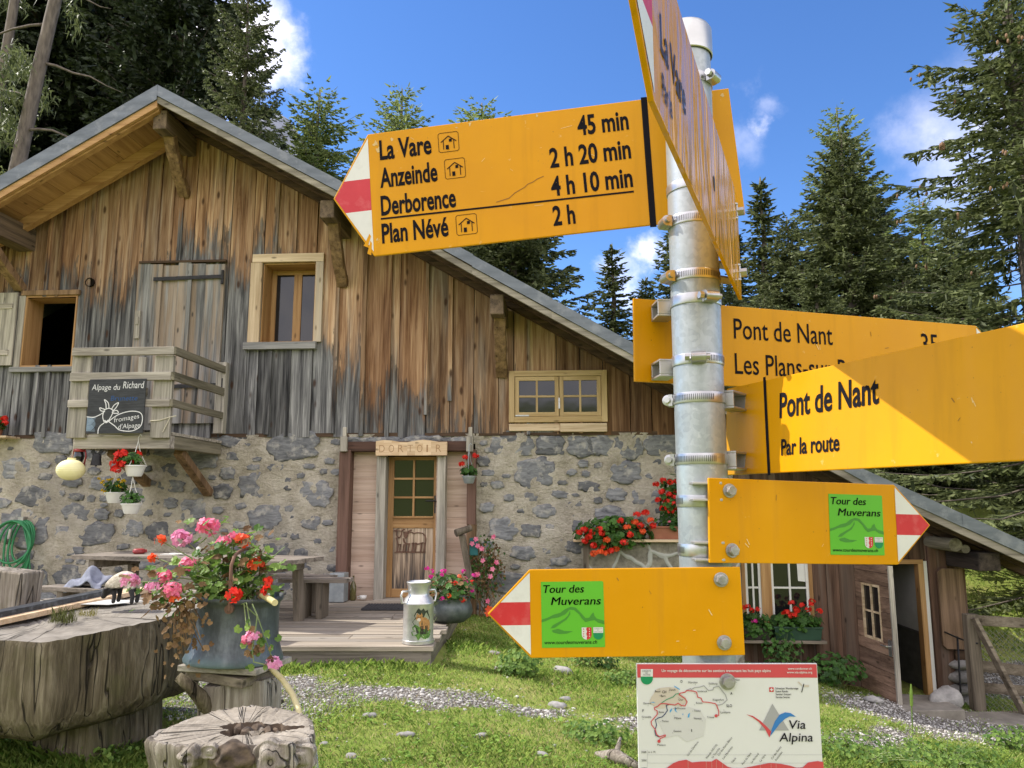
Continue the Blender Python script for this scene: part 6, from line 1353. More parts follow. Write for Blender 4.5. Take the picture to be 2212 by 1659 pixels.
# planks and stump under the cauldron
mb = MB(); Ms = Matrix.Translation(cc + Vector((0, .02, -.016))) @ Matrix.Rotation(R(-14), 4, 'Z'); mb.box(-.26, .26, -.2, .2, -.02, .0145, 0, Ms); single(mb, 'support_board', [MT['grey_x']], cc + Vector((0, 0, -.036)), 'upper grey board directly under the cauldron', 'board', bevel=.004)
mb = MB(); Ms = Matrix.Translation(cc + Vector((.0, .02, -.075))) @ Matrix.Rotation(R(-22), 4, 'Z') @ Matrix.Rotation(R(3), 4, 'Y'); mb.box(-.23, .20, -.17, .17, -.028, .026, 0, Ms); single(mb, 'support_board', [MT['fence']], cc + Vector((0, 0, -.105)), 'thick lower board on the leaning stump', 'board', bevel=.006)
ps = Thing('leaning_stump', (cc.x, cc.y, .0), 'leaning split stump carrying the cauldron', 'stump')
tp_ = [Vector((cc.x - .14, cc.y - .14, cc.z - .125)), Vector((cc.x + .2, cc.y - .12, cc.z - .09)), Vector((cc.x + .26, cc.y + .06, cc.z - .10)), Vector((cc.x + .08, cc.y + .2, cc.z - .11)), Vector((cc.x - .15, cc.y + .12, cc.z - .12))]
stumpy(ps, 'trunk', tp_, [(0, 1, .01), (.03, 1.04, .03), (.15, 1.05, .05), (.3, 1.1, .06), (.5, 1.25, .07), (.75, 1.4, .08)], [MT['stump'], MT['stump_top']], 8, 64)
mb = MB(); mb.tube([at(384, 1461, 4.6), at(408, 1480, 4.62), at(432, 1505, 4.68), at(470, 1560, 4.8)], [.026, .034, .042, .05], 10); ps.part(mb, 'branch_stub', [MT['trough']], smooth=True)
mb = MB(); mb.tube([at(610, 1515, 5.1), at(590, 1525, 5.0), at(560, 1530, 4.95)], [.012, .02, .03], 8); ps.part(mb, 'branch_stub', [MT['trough']], smooth=True)
# water pipe
wp = Thing('water_hose', at(620, 1490, 4.7), 'cream plastic water hose curving down from the cauldron', 'hose'); mb = MB()
mb.tube([at(566, 1285, 4.70), at(578, 1292, 4.60), at(594, 1302, 4.48)], [.017, .018, .018], 12); wp.part(mb, 'spout', [MT['hose_cream']], smooth=True, auto=50)
mb = MB(); mb.tube([at(575, 1430, 4.85), at(592, 1450, 4.72), at(612, 1470, 4.62), at(632, 1500, 4.5), at(644, 1530, 4.42), at(650, 1560, 4.35)], .0165, 10); wp.part(mb, 'hose_run', [MT['hose_cream']], smooth=True)
# front stump
zf0 = .545
fs_pix = [(316, 1597), (345, 1577), (410, 1552), (470, 1533), (545, 1523), (600, 1528), (650, 1540), (676, 1556), (680, 1580), (674, 1596), (640, 1604), (575, 1607), (500, 1613), (420, 1613), (350, 1609)]
top = [atz(u, v, zf0) for u, v in fs_pix]; fc = sum(top, Vector()) / len(top)
fs = Thing('front_stump', (fc.x, fc.y, gz(fc.x, fc.y)), 'sun bleached gnarled stump with a rotten hollow in the foreground', 'stump')
q = random.Random(4); n = 110; T_ = resample(top, n); rings = []
for li, (dz, s_, nz) in enumerate([(.62, .62, .05), (.40, .70, .05), (.22, .84, .045), (.12, .93, .04), (.05, .985, .03), (.015, 1.005, .02), (0, .99, .008), (-.002, .93, .0)]):
    rings.append([Vector((fc.x + (p_.x - fc.x) * s_ * (1 + nz * (math.sin(i * .47) * .5 + .6 * math.sin(i * 1.13 + li * .3))), fc.y + (p_.y - fc.y) * s_ * (1 + nz * (math.sin(i * .47 + 1) * .5 + .6 * math.sin(i * 1.13 + li * .3))), zf0 - dz + q.uniform(-.006, .006))) for i, p_ in enumerate(T_)])
mb = MB(); mb.ring_loft(rings, 0, True, False)
hc = atz(553, 1574, zf0); hole = []
for i in range(n):
    d_ = (T_[i] - fc).normalized(); a_ = math.atan2(d_.y, d_.x); hole.append(Vector((hc.x + math.cos(a_) * .175 * (1 + .2 * math.sin(3 * a_ + 1) + .12 * math.sin(7 * a_)), hc.y + math.sin(a_) * .105 * (1 + .2 * math.sin(3 * a_ + 1) + .15 * math.sin(8 * a_)), zf0 + q.uniform(-.004, .004))))
mid_ = [rings[-1][i].lerp(hole[i], .55) + Vector((0, 0, q.uniform(-.004, .006))) for i in range(n)]
mb.ring_loft([rings[-1], mid_, hole], 1, False, False)
deep = [Vector((hc.x + (h_.x - hc.x) * .85, hc.y + (h_.y - hc.y) * .85, zf0 - .09 + q.uniform(-.01, .01))) for h_ in hole]; core = [Vector((hc.x + .03 + (h_.x - hc.x) * .4, hc.y + (h_.y - hc.y) * .4, zf0 - .035 + q.uniform(-.02, .03))) for h_ in hole]
mb.ring_loft([hole, deep], 2, False, False); mb.ring_loft([deep, core], 0, False, True)
rot = pm('rotten_wood', (.03, .022, .016), (.16, .115, .075), (16, 16, 30), .95, bmp=.6)
fs.part(mb, 'trunk', [MT['stump'], MT['stump_top'], rot], smooth=True, auto=40)
for (u, v, rx, sd) in ((412, 1636, .055, 1), (500, 1642, .085, 2), (590, 1640, .10, 3), (650, 1634, .075, 4), (455, 1622, .04, 5)):
    c = at(u, v, fc.y - .30 - .05 * (u > 450) + .22 * max(0, (u - 560) / 120)); mb = MB(); V_, F_ = ICO[4]; P_ = V_.copy(); r_ = np.hypot(P_[:, 0], P_[:, 2]); P_[:, 1] -= .25 * np.cos(r_ * 9 + sd); P_ *= (1 + .10 * np.sin(P_[:, [0]] * 6 + sd) + .08 * np.sin(P_[:, [2]] * 8 + sd)); P_ = P_ * np.array([rx, rx * .6, rx * .9]) + np.array(c)
    mb.add([tuple(p_) for p_ in P_], [tuple(f_) for f_ in F_]); fs.part(mb, 'burl', [MT['stump'] if sd != 2 else rot], smooth=True)
for i in range(5):
    mb = MB(); u = 520 + i * 18; c = atz(u, 1574 + (i % 2) * 6, zf0 - .02); mb.rock((c.x, c.y, zf0 - .035), .03, .03, .035, i, 0, .3, 2); fs.part(mb, 'rotten_chunk', [rot])
# thin water trickle
mb = MB(); mb.tube([at(676, 1600, 4.05), at(682, 1630, 4.0), at(686, 1680, 3.97), at(688, 1760, 3.95)], [.012, .010, .009, .008], 8); m, t, p = new_mat('water'); p.inputs['Base Color'].default_value = (.8, .85, .8, 1); p.inputs['Roughness'].default_value = .05; p.inputs['Transmission Weight'].default_value = .85; p.inputs['IOR'].default_value = 1.33
w_ = single(mb, 'water_trickle', [m], at(684, 1660, 4.0), 'thin trickle of water running down beside the front stump', 'water', smooth=True); w_['kind'] = 'stuff'
# geraniums in the cauldron
gr = Thing('cauldron_geranium', cc + Vector((0, 0, kH - .05)), 'pink and red geraniums trailing out of the copper cauldron', 'flowers'); rt = cc + Vector((0, 0, kH - .04)); mb = MB(); hd_ = []
for (u, v, Yd, mi, r_) in [(345, 1167, 4.75, 2, .035), (332, 1205, 4.7, 1, .022), (392, 1163, 4.8, 4, .066), (450, 1138, 4.85, 3, .070), (480, 1170, 4.7, 3, .030), (500, 1160, 4.8, 3, .034), (524, 1168, 4.75, 1, .056), (403, 1219, 4.6, 3, .050), (356, 1245, 4.6, 3, .045), (330, 1268, 4.55, 4, .042), (370, 1275, 4.5, 3, .058), (280, 1256, 4.6, 4, .056), (552, 1223, 4.75, 1, .060), (580, 1255, 4.7, 0, .026), (502, 1285, 4.45, 0, .055), (545, 1375, 4.42, 4, .042), (535, 1380, 4.42, 3, .036), (592, 1434, 4.42, 4, .048), (575, 1275, 4.6, 0, .025), (378, 1292, 4.5, 1, .03)]: hd_.append((at(u, v, Yd), mi, r_, Yd))
for h in hd_:
    p_ = h[0]; mid2 = rt.lerp(p_, .55) + Vector((0, 0, .05 if p_.z > rt.z else .10)); mb.tube([rt + Vector(((p_.x - rt.x) * .3, (p_.y - rt.y) * .5, .02)), mid2, p_], [.005, .0042, .0035], 5)
for i in range(40):
    a_ = rf.uniform(0, 6.28); e_ = rt + Vector((rf.uniform(-.34, .26), rf.uniform(-.25, .2), rf.uniform(.02, .36))); mb.tube([rt + Vector((rf.uniform(-.15, .15), rf.uniform(-.15, .1), 0)), rt.lerp(e_, .6) + Vector((0, 0, .04)), e_], [.005, .004, .003], 4, 0)
for i in range(16):
    s_ = rt + Vector((-.22 + rf.uniform(-.03, .03), -.14 + rf.uniform(-.1, .1), .02)); e_ = at(rf.uniform(355, 440), rf.uniform(1330, 1430), 4.5); mb.tube([s_, s_.lerp(e_, .5) + Vector((-.05, 0, .05)), e_], [.004, .004, .0025], 4, 1)
gr.part(mb, 'stems', [MT['stem'], MT['dry']], smooth=True)
mb = MB()
for i in range(430):
    k_ = rf.random()
    if k_ < .62: q_ = rt + Vector((rf.gauss(-.03, .14), rf.gauss(-.06, .12), .03 + abs(rf.gauss(.12, .13))))
    elif k_ < .80: q_ = at(rf.gauss(355, 35), rf.gauss(1275, 35), 4.6 + rf.uniform(-.12, .15))
    else: q_ = at(rf.gauss(500, 45), rf.gauss(1215, 40), 4.75 + rf.uniform(-.12, .15))
    leafdisc(mb, q_, (rf.uniform(-.9, .5), rf.uniform(-.9, .3), .8), rf.uniform(.018, .040), 0 if rf.random() < .8 else 1, rf, 7)
for i in range(90): leafdisc(mb, at(rf.gauss(400, 28), rf.gauss(1360, 42), 4.5 + rf.uniform(-.05, .12)), (rf.uniform(-1, 1), -1, rf.uniform(-.6, .6)), rf.uniform(.010, .024), 1, rf, 5)
for i in range(34): leafdisc(mb, at(545 + rf.gauss(0, 11) + (30 if i % 4 == 0 else 0), 1395 + rf.gauss(0, 26), 4.42), (rf.uniform(-1, 1), -1, .3), rf.uniform(.012, .026), 0 if rf.random() < .6 else 1, rf, 6)
gr.part(mb, 'foliage', [MT['leaf_lit'], MT['dry']])
mb = MB(); mb.tube([at(545, 1305, 4.47), at(556, 1330, 4.42), at(552, 1360, 4.41), at(545, 1400, 4.41), at(548, 1430, 4.41), at(590, 1440, 4.42)], [.004] * 6, 5); gr.part(mb, 'trailing_stem', [MT['stem']])
mb = MB()
for p_, mi, r_, _ in hd_: umbel(mb, p_, r_, mi, rf, 6 if r_ < .036 else 20, .024 if r_ < .036 else r_ * .42)
gr.part(mb, 'blossoms', [MT[k_] for k_ in ('red_petal', 'orange_petal', 'orange_petal', 'pink_petal', 'mauve_petal')])

# ------------------------------------------------------------------ fence, rocks and slabs on the right
FYp = 10.45
def on(u, v, Y): return at(u, v, Y)
fz = lambda x, y: gz(x, y)
fe = Thing('wire_fence', (at(2150, 1500, FYp).x, FYp, fz(6.2, FYp)), 'grey post and rail fence with wire netting at the chalet corner', 'fence')
mb = MB(); p_ = at(2104, 1430, FYp); mb.box(p_.x - .08, p_.x + .08, FYp - .06, FYp + .06, fz(p_.x, FYp) - .3, at(2104, 1326, FYp).z); fe.part(mb, 'post', [MT['fence_z']], bevel=.01); fpx = p_.x
p2 = at(2330, 1430, 10.1); mb = MB(); mb.box(p2.x - .08, p2.x + .08, 10.04, 10.16, fz(p2.x, 10.1) - .3, at(2330, 1330, 10.1).z); fe.part(mb, 'post', [MT['fence_z']], bevel=.01)
for (v0, v1, h) in ((1340, 1352, .13), (1438, 1462, .14), (1485, 1500, .13), (1545, 1553, .13)):
    mb = MB(); a_ = at(2112, v0, FYp + .1); b_ = at(2330, v1, 10.2); mb.beam(a_, b_, .035, h); fe.part(mb, 'rail', [MT['fence']], bevel=.006)
mb = MB(); mb.beam(at(2103, 1335, FYp - .09), at(2230, 1575, FYp - .25), .05, .13, (0, 1, 0)); fe.part(mb, 'brace', [MT['fence']], bevel=.008)
mb = MB(); a0_ = at(2112, 1360, FYp + .14); b0_ = at(2330, 1360, 10.26); d_ = (b0_ - a0_); Lf = math.hypot(d_.x, d_.y); ex_ = Vector((d_.x / Lf, d_.y / Lf, 0)); zb_ = at(2112, 1540, FYp + .14).z; hN = a0_.z - zb_; st_ = .07; k_ = -int(hN / st_)
o_ = Vector((a0_.x, a0_.y, zb_))
while k_ * st_ < Lf:
    for sg in (1, -1):
        x0 = k_ * st_; za, zb2 = (0, hN) if sg > 0 else (hN, 0); s0, s1 = max(0, -x0 / hN), min(1, (Lf - x0) / hN)
        if s1 > s0: mb.tube([o_ + ex_ * (x0 + hN * s0) + Vector((0, 0, za + (zb2 - za) * s0)), o_ + ex_ * (x0 + hN * s1) + Vector((0, 0, za + (zb2 - za) * s1))], .0022, 3)
    k_ += 1
fe.part(mb, 'wire_netting', [MT['dull_metal']])
mb = MB(); mb.tube([W(2040, 1365, -.2), W(2062, 1375, -.3), HI @ at(2080, 1382, 10.6), HI @ at(2112, 1390, FYp - .08)], .011, 6); mb.tube([W(2068, 1375, -.3), W(2074, 1480, -.3), W(2080, 1545, -.3)], .012, 6); single(mb, 'iron_hook', [MT['black_iron']], W(2060, 1400, -.25), 'bent black iron hook between the hanging board and the fence post', 'hook', house=True, smooth=True)
MT['slab'] = pm('brown_slab', (.14, .125, .10), (.27, .245, .20), (5, 5, 5), .9, bmp=.5)
# rock and slabs at the door
def rockat(u, v, Yd, rx, ry, rz, label, seed, mat='rock', lev=3, name='rock', group='loose stones in the turf', up=.5):
    p_ = at(u, v, Yd); x, y = p_.x, p_.y; z = gz(x, y); mb = MB(); mb.rock((x, y, z + rz * up), rx, ry, rz, seed, 0, .24, lev)
    return single(mb, name, [MT[mat]], (x, y, z), label, 'rock', group, smooth=True)
rockat(2042, 1528, 10.35, .20, .16, .155, 'large pale grey boulder at the right of the lower doorway', 3, up=.7)
rockat(2000, 1520, 10.5, .15, .08, .035, 'flat stone beside the pale boulder', 4)
rockat(1888, 1540, 9.9, .11, .09, .05, 'grey stone at the free edge of the open plank door', 5); rockat(2030, 1558, 10.0, .09, .06, .035, 'small stone in front of the pale boulder', 6)
mb = MB()
for (x, y, a_, sx_, sy_) in ((5.05, 10.25, .1, .55, .42), (6.1, 10.05, -.1, .5, .3)):
    z = gz(x, y) + .012; c_, s_ = math.cos(a_), math.sin(a_); pts = [(-sx_, -sy_ * .9), (sx_ * .8, -sy_), (sx_, sy_ * .7), (.1, sy_), (-sx_ * .95, sy_ * .8)]; base_ = [Vector((x + p_ * c_ - q_ * s_, y + p_ * s_ + q_ * c_, 0)) for p_, q_ in pts]
    slab = MB(); zt_s = sum(gz(b_.x, b_.y) for b_ in base_) / len(base_) + .035; k = len(pts); slab.add([(b_.x, b_.y, zt_s - .15) for b_ in base_] + [(b_.x, b_.y, zt_s) for b_ in base_], [tuple(range(k - 1, -1, -1)), tuple(range(k, 2 * k))] + [(i, (i + 1) % k, (i + 1) % k + k, i + k) for i in range(k)])
    single(slab, 'stone_slab', [MT['slab']], (x, y, zt_s - .15), 'broad flat stone slab outside the lower doorway' if x < 5.5 else 'flat stone slab below the fence post', 'slab', 'door slabs', bevel=.012)
mb = MB(); c = HM @ Vector(((D0[0] + D0[1]) / 2, -.45, 0)); zm = zt - .20
mb.box(D0[0] + .05, D0[1] + .02, -.75, -.11, zm - .12, zm); single(mb, 'entrance_step', [pm('dark_mat_b', (.035, .033, .03), (.08, .075, .07), (20, 20, 20), .95)], ((D0[0] + D0[1]) / 2, -.4, zm - .1), 'dark door mat step under the lower doorway', 'mat', house=True, bevel=.01)
for i, (u, v, Yd, r_, lb) in enumerate([(877, 1590, 0, .075, 'pale flat stone in the grass below the deck front'), (1038, 1592, 0, .07, 'whitish stone left of the lower arrow sign stem'), (760, 1636, 0, .05, 'stone at the bottom of the lawn near the trickle'), (1214, 1452, 0, .12, 'grey boulder half sunk under the left arrow sign'), (1082, 1447, 0, .09, 'blue grey stone left of the leafy clump'), (1068, 1413, 0, .07, 'flat pale stone in the grass behind the deck corner'), (1205, 1527, 0, .085, 'rounded stone at the edge of the gravel track'), (1170, 1632, 0, .05, 'small stone among clover'), (800, 1552, 0, .06, 'stone beside the gravel band'), (412, 1628, 0, .06, 'stone in the grass under the trunk table'), (832, 1646, 0, .045, 'small grey stone low in the lawn'), (1222, 1512, 0, .07, 'pale stone on the gravel track'), (700, 1610, 0, .04, 'little stone right of the front stump'), (1700, 1575, 0, .08, 'stone on the gravel below the information panel')]):
    g_ = og(u, v); rockat(u, v, g_.y, r_ * .85, r_ * .65, r_ * .36, lb, 20 + i, lev=2, up=.25)
g_ = og(1330, 1650); mb = MB(); mb.tube([(g_.x - .12, g_.y + .1, g_.z + .02), (g_.x, g_.y, g_.z + .05), (g_.x + .14, g_.y - .16, g_.z + .03)], [.03, .05, .02], 9); mb.tube([(g_.x, g_.y, g_.z + .05), (g_.x + .05, g_.y + .1, g_.z + .14)], [.025, .01], 7); single(mb, 'dead_branch', [MT['stump']], g_, 'broken bleached branch lying left of the information panel', 'branch', smooth=True)
# clumps in the lawn
def clump(u, v, r, h, n, lr, label, mat='leaf_lit', heads=0, petal='orange_petal', name='leafy_clump'):
    g_ = og(u, v); t = Thing(name, g_, label, 'plant', 'weeds and herbs around the chalet')
    bushplant(t, rf, g_, g_ + Vector((0, 0, h * .45)), (r, r * .7, h * .55), int(n * 2.0), lr * .45, [(g_ + Vector((rf.uniform(-r, r), rf.uniform(-r, 0), h * rf.uniform(.7, 1.15))), 0, .04) for _ in range(heads)], mat, (petal,), .04, 8)
clump(1122, 1460, .22, .24, 150, .055, 'broad leaved green clump left of the lower arrow sign'); clump(1265, 1440, .22, .22, 120, .04, 'bed of orange marigolds under the left arrow sign', 'leaf_lit', 5); clump(1310, 1445, .16, .2, 80, .04, 'salmon flowered clump beside the marigolds', 'leaf', 4, 'pink_petal'); clump(1150, 1405, .2, .16, 90, .05, 'low leafy weed behind the broad leaved clump')
clump(1290, 1600, .28, .14, 170, .04, 'clover patch left of the information panel'); clump(1350, 1480, .22, .16, 120, .04, 'weeds beside the left edge of the information panel')
clump(1850, 1640, .62, .20, 300, .045, 'leafy weeds in the bottom right foreground'); clump(2040, 1652, .62, .18, 300, .045, 'leafy weed patch in front of the gravel apron'); clump(2190, 1620, .3, .26, 180, .05, 'nettle clump at the bottom right edge')
clump(330, 1420, .3, .3, 10, .02, 'thin weeds beneath the trunk table edge')
clump(90, 1620, .22, .2, 40, .035, 'leafy weed in the grass at the bottom left'); clump(240, 1650, .2, .12, 60, .035, 'low clover in the bottom left grass')
g_ = og(1972, 1590); mb = MB(); mb.tube([(g_.x, g_.y, g_.z), (g_.x + .01, g_.y, g_.z + .3)], .006, 5); mb.tube([(g_.x + .01, g_.y, g_.z + .3), (g_.x + .015, g_.y, g_.z + .42), (g_.x + .02, g_.y, g_.z + .52)], [.014, .016, .006], 6); single(mb, 'plantain_spike', [MT['leaf_lit']], g_, 'single pale seed spike standing on the gravel apron', 'plant')

# ------------------------------------------------------------------ grass and gravel
rgx = np.random.default_rng(77)
def scatter(n, y0, y1, pw=1.0):
    y = y0 + (y1 - y0) * rgx.random(n) ** pw; x = (rgx.random(n) * 2 - 1) * (.70 * y + .3); return x, y
x, y = scatter(430000, 4.2, 12.8, 1.15); xr, yr = scatter(70000, 11.5, 17.5); k = xr > 6.0; x = np.concatenate([x, xr[k]]); y = np.concatenate([y, yr[k]])
wall_y = 11.4 - .07 * x
dens = 1 - gravel_amt(x, y) * 1.15; patchn = .5 + .5 * np.sin(x * 2.7 + 1.7 * np.sin(y * 1.9)) * np.sin(y * 3.3 + 1.1 * np.sin(x * 2.1)); p2 = .5 + .5 * np.sin(x * 7.3 + 2.1 * np.sin(y * 5.1)) * np.sin(y * 8.9 + 1.7 * np.sin(x * 6.3)); dens *= (.30 + .45 * patchn + .25 * p2)
keep = (rgx.random(len(x)) < dens) & ~((x < ddX1 + .06) & (y > DY0 - .02) & (y < 12)) & ~((y > wall_y - .1) & (x < 6.4)); x = x[keep]; y = y[keep]; patchn = patchn[keep]; n = len(x); z = g(x, y)
tall = np.zeros(n)
for (u, v, r_) in [(100, 1620, .9), (250, 1640, .8), (1290, 1480, .6), (1500, 1500, 1.2), (700, 1440, .5), (1850, 1640, 1.3), (2100, 1650, 1.2), (1000, 1400, .6), (1640, 1530, .9), (1900, 1440, .8)]:
    c = og(u, v); tall = np.maximum(tall, np.exp(-((x - c.x) ** 2 + (y - c.y) ** 2) / (r_ * .6) ** 2))
deckedge = np.exp(-((y - DY0 + .12) / .14) ** 2) * (x < ddX1 + .1); tall = np.maximum(tall, deckedge * .9); tall = np.maximum(tall, (y > 12.4) * .9)
hgt = (.014 + .020 * rgx.random(n) + .024 * patchn ** 2 * rgx.random(n)) * (1 + 1.7 * tall * rgx.random(n)); az = rgx.random(n) * 6.283; ln = hgt * rgx.uniform(.25, 1.0, n); wd = (.0019 + .0016 * rgx.random(n)) * (1 + .35 * (y > 8) + .6 * (y > 12))
bx = np.cos(az); by = np.sin(az); sx, sy = -by * wd, bx * wd; Z0 = np.zeros(n)
B = np.stack([x, y, z - .004], 1); S = np.stack([sx, sy, Z0], 1); M1 = B + np.stack([bx * ln * .3, by * ln * .3, hgt * .65], 1); T1 = B + np.stack([bx * ln, by * ln, hgt], 1)
V = np.stack([B - S, B + S, M1 + S * .8, T1, M1 - S * .8], 1).reshape(-1, 3)
gm = leaf_mat('grass_blades', (.13, .27, .035), (.46, .56, .14), .45, .5); gstraw = leaf_mat('dry_blades', (.38, .32, .13), (.66, .58, .30), .35, .6); gweed = leaf_mat('clover_leaves', (.10, .22, .03), (.30, .46, .09), .4, .5)
mi = ((rgx.random(n) < .04 + .11 * (1 - patchn)) & (tall < .5)).astype(np.int32)
k = rgx.choice(n, 9000, replace=False); k = k[(patchn[k] > .35)]; nk = len(k); lc = B[k] + np.stack([rgx.normal(0, .02, nk), rgx.normal(0, .02, nk), .012 + .03 * rgx.random(nk)], 1); lr = rgx.uniform(.008, .019, nk)[:, None]; a5 = rgx.random(nk) * 6.28
lv = np.stack([lc + np.stack([np.cos(a5 + j * 1.2566), np.sin(a5 + j * 1.2566), rgx.uniform(-.35, .35, nk)], 1) * lr for j in range(5)], 1).reshape(-1, 3)
V = np.concatenate([V, lv]); mi = np.concatenate([mi, np.full(nk, 2, dtype=np.int32)]); n = n + nk
go = np_mesh('grass', V, np.arange(n * 5).reshape(n, 5), [gm, gstraw, gweed], midx=mi); tag(go, 'short bright green alpine grass growing over the slope', 'grass', kind='stuff')
x, y = scatter(130000, 4.4, 13.5, 1.0); a_ = gravel_amt(x, y); keep = (rgx.random(len(x)) < a_ * .62 + .008) & ~((x < ddX1 + .06) & (y > DY0 - .02)) & ~((y > 11.4 - .07 * x - .1) & (x < 6.6)); x, y = x[keep], y[keep]; n = len(x); z = g(x, y)
V0, F0 = ICO[1]; F0 = np.array(F0); nv = len(V0); sz = (.005 + .014 * rgx.random(n) ** 3.0)[:, None, None] * rgx.uniform(.7, 1.3, (n, 1, 3)) * np.array([1.2, 1.0, .6]); jit = 1 + rgx.uniform(-.25, .25, (n, nv, 1)); aa = rgx.random(n) * 6.28; c_, s_ = np.cos(aa)[:, None], np.sin(aa)[:, None]
P = V0[None] * sz * jit; Px = P[..., 0] * c_ - P[..., 1] * s_; Py = P[..., 0] * s_ + P[..., 1] * c_
V = np.stack([Px + x[:, None], Py + y[:, None], P[..., 2] + z[:, None] + .004], 2).reshape(-1, 3); Q = (F0[None] + (np.arange(n) * nv)[:, None, None]).reshape(-1, 3)
gv = np_mesh('gravel', V, Q, [MT['pebble']]); tag(gv, 'loose pale limestone gravel along the trodden track', 'gravel', kind='stuff')
# ------------------------------------------------------------------ lettering
_txt = {}; _CAP = [1.0]
def glyphs(s, bold=0.0, shear=0.0, space=1.0):
    """outline mesh of a string from the built-in font, normalised to width 1 and cap height 1"""
    key = (s, bold, shear, space)
    if key in _txt: return _txt[key]
    cu = bpy.data.curves.new('lettering', 'FONT'); cu.body = s; cu.offset = bold; cu.shear = shear; cu.resolution_u = 3; cu.fill_mode = 'FRONT'; cu.space_character = space; cu.size = 1
    ob = bpy.data.objects.new('lettering', cu); me = ob.to_mesh()
    vs = np.array([v.co[:] for v in me.vertices]); fs = [tuple(p.vertices) for p in me.polygons]
    ob.to_mesh_clear(); bpy.data.objects.remove(ob); bpy.data.curves.remove(cu)
    cap = _CAP[0]; w0 = vs[:, 0].min(); w1 = vs[:, 0].max()
    out = ((vs[:, 0] - w0) / (w1 - w0), vs[:, 1] / cap, fs, (w1 - w0) / cap); _txt[key] = out; return out
_CAP[0] = float(glyphs('H')[1].max()); _txt.clear()
def write(mb, s, fr, x0, z0, width, cap, m=0, d=.0006, bold=.0, shear=0.0, rot=0.0, maxw=None):
    """string with its baseline starting at (x0,z0) of a frame; width None keeps the natural proportion"""
    gx, gy, fs, asp = glyphs(s, bold, shear); width = width or asp * cap
    c, q = math.cos(rot), math.sin(rot)
    mb.add([fr(x0 + (a * width) * c - (b * cap) * q, z0 + (a * width) * q + (b * cap) * c, d) for a, b in zip(gx, gy)], fs, m)
class Plate(Fr):
    """vertical plate frame from four corner pixels with their distances"""
    def __init__(s, TL, TR, BR, BL):
        P = [at(*k) for k in (TL, TR, BR, BL)]; lm = (P[0] + P[3]) / 2; rm = (P[1] + P[2]) / 2
        super().__init__(P[3], rm - lm, (P[0] - P[3]) + (P[1] - P[2])); s.n = s.ex.cross(s.ez)
        if s.n.dot(EYE - lm) < 0: s.n = -s.n
        s.W = (rm - lm).length; s.H = ((P[0] - P[3]).length + (P[1] - P[2]).length) / 2; s.O = lm - s.ez * s.H / 2
    def loc(s, u, v, d=0.0):
        r_ = ray(u, v); o = s.O + s.n * d; t_ = (o - EYE).dot(s.n) / r_.dot(s.n); q = EYE + r_ * t_ - o; return q.dot(s.ex), q.dot(s.ez)
    def text(s, mb, st, a, b, cap_px, m=0, **k):
        x0, z0 = s.loc(*a); x1, z1 = s.loc(*b); xc, zc = s.loc(a[0], a[1] - cap_px); write(mb, st, s, x0, z0, x1 - x0, zc - z0, m, rot=k.pop('rot', math.atan2(z1 - z0, x1 - x0) * 0), **k)
    def bar(s, mb, a, b, wd, m=0, d=.0006): polyline_ribbon(mb, [s.loc(*a), s.loc(*b)], wd, s, m, d)
TH = .0045
def arrow_outline(Wd, H, side, L):
    if side == 'L': return [(0, 0), (Wd, 0), (Wd, H), (0, H), (-L, H / 2)]
    if side == 'R': return [(0, 0), (Wd, 0), (Wd + L, H / 2), (Wd, H), (0, H)]
    return [(0, 0), (Wd, 0), (Wd, H), (0, H)]
def sign(name, fr, label, side, L, group='yellow hiking signs on the pole', mat='yellow'):
    t = Thing(name, fr.O + fr.ex * fr.W / 2, label, 'sign', group); mb = MB(); mb.prism(arrow_outline(fr.W, fr.H, side, L), fr.O, fr.ex, fr.ez, fr.n, -TH, 0); t.part(mb, 'plate', [MT[mat]], bevel=.0009)
    if side:
        mb = MB(); x = 0 if side == 'L' else fr.W; sg = -1 if side == 'L' else 1; H = fr.H; r_ = .37; e_ = .035 * H
        def hw(f): return (H / 2 - e_) * (1 - f)              # half width of the tip at fraction f
        k = 1 - (H * (.5 - r_)) / (H / 2 - e_)
        for s_ in (1, -1):
            mb.poly([fr(x, H / 2 + s_ * H * (.5 - r_), .0004), fr(x + sg * L * .955 * k, H / 2 + s_ * H * (.5 - r_), .0004), fr(x, H / 2 + s_ * hw(0), .0004)], 0)
        mb.poly([fr(x, H / 2 - H * (.5 - r_), .0004), fr(x, H / 2 + H * (.5 - r_), .0004), fr(x + sg * L * .955 * k, H / 2 + H * (.5 - r_), .0004), fr(x + sg * L * .955, H / 2, .0004), fr(x + sg * L * .955 * k, H / 2 - H * (.5 - r_), .0004)], 1)
        t.part(mb, 'arrow_tip', [MT['white_paint'], MT['red_paint']])
    return t
def hexbolt(t, fr, u, v, r, d0=0.0):
    x, z = fr.loc(u, v); O = fr(x, z, d0); mb = MB(); n = 24
    for (rr, a_, b_, k, ph) in ((r * 1.12, 0, .0018, 28, 0), (r * .86, .0018, .0075, 6, .3)):
        mb.prism([(rr * math.cos(2 * math.pi * i / k + ph), rr * math.sin(2 * math.pi * i / k + ph)) for i in range(k)], O, fr.ex, fr.ez, fr.n, a_, b_)
    mb.prism([(r * .70 * math.cos(2 * math.pi * i / 20), r * .70 * math.sin(2 * math.pi * i / 20)) for i in range(20)], O, fr.ex, fr.ez, fr.n, .0075, .0082)
    t.part(mb, 'bolt', [MT['bolt']], bevel=.0006)
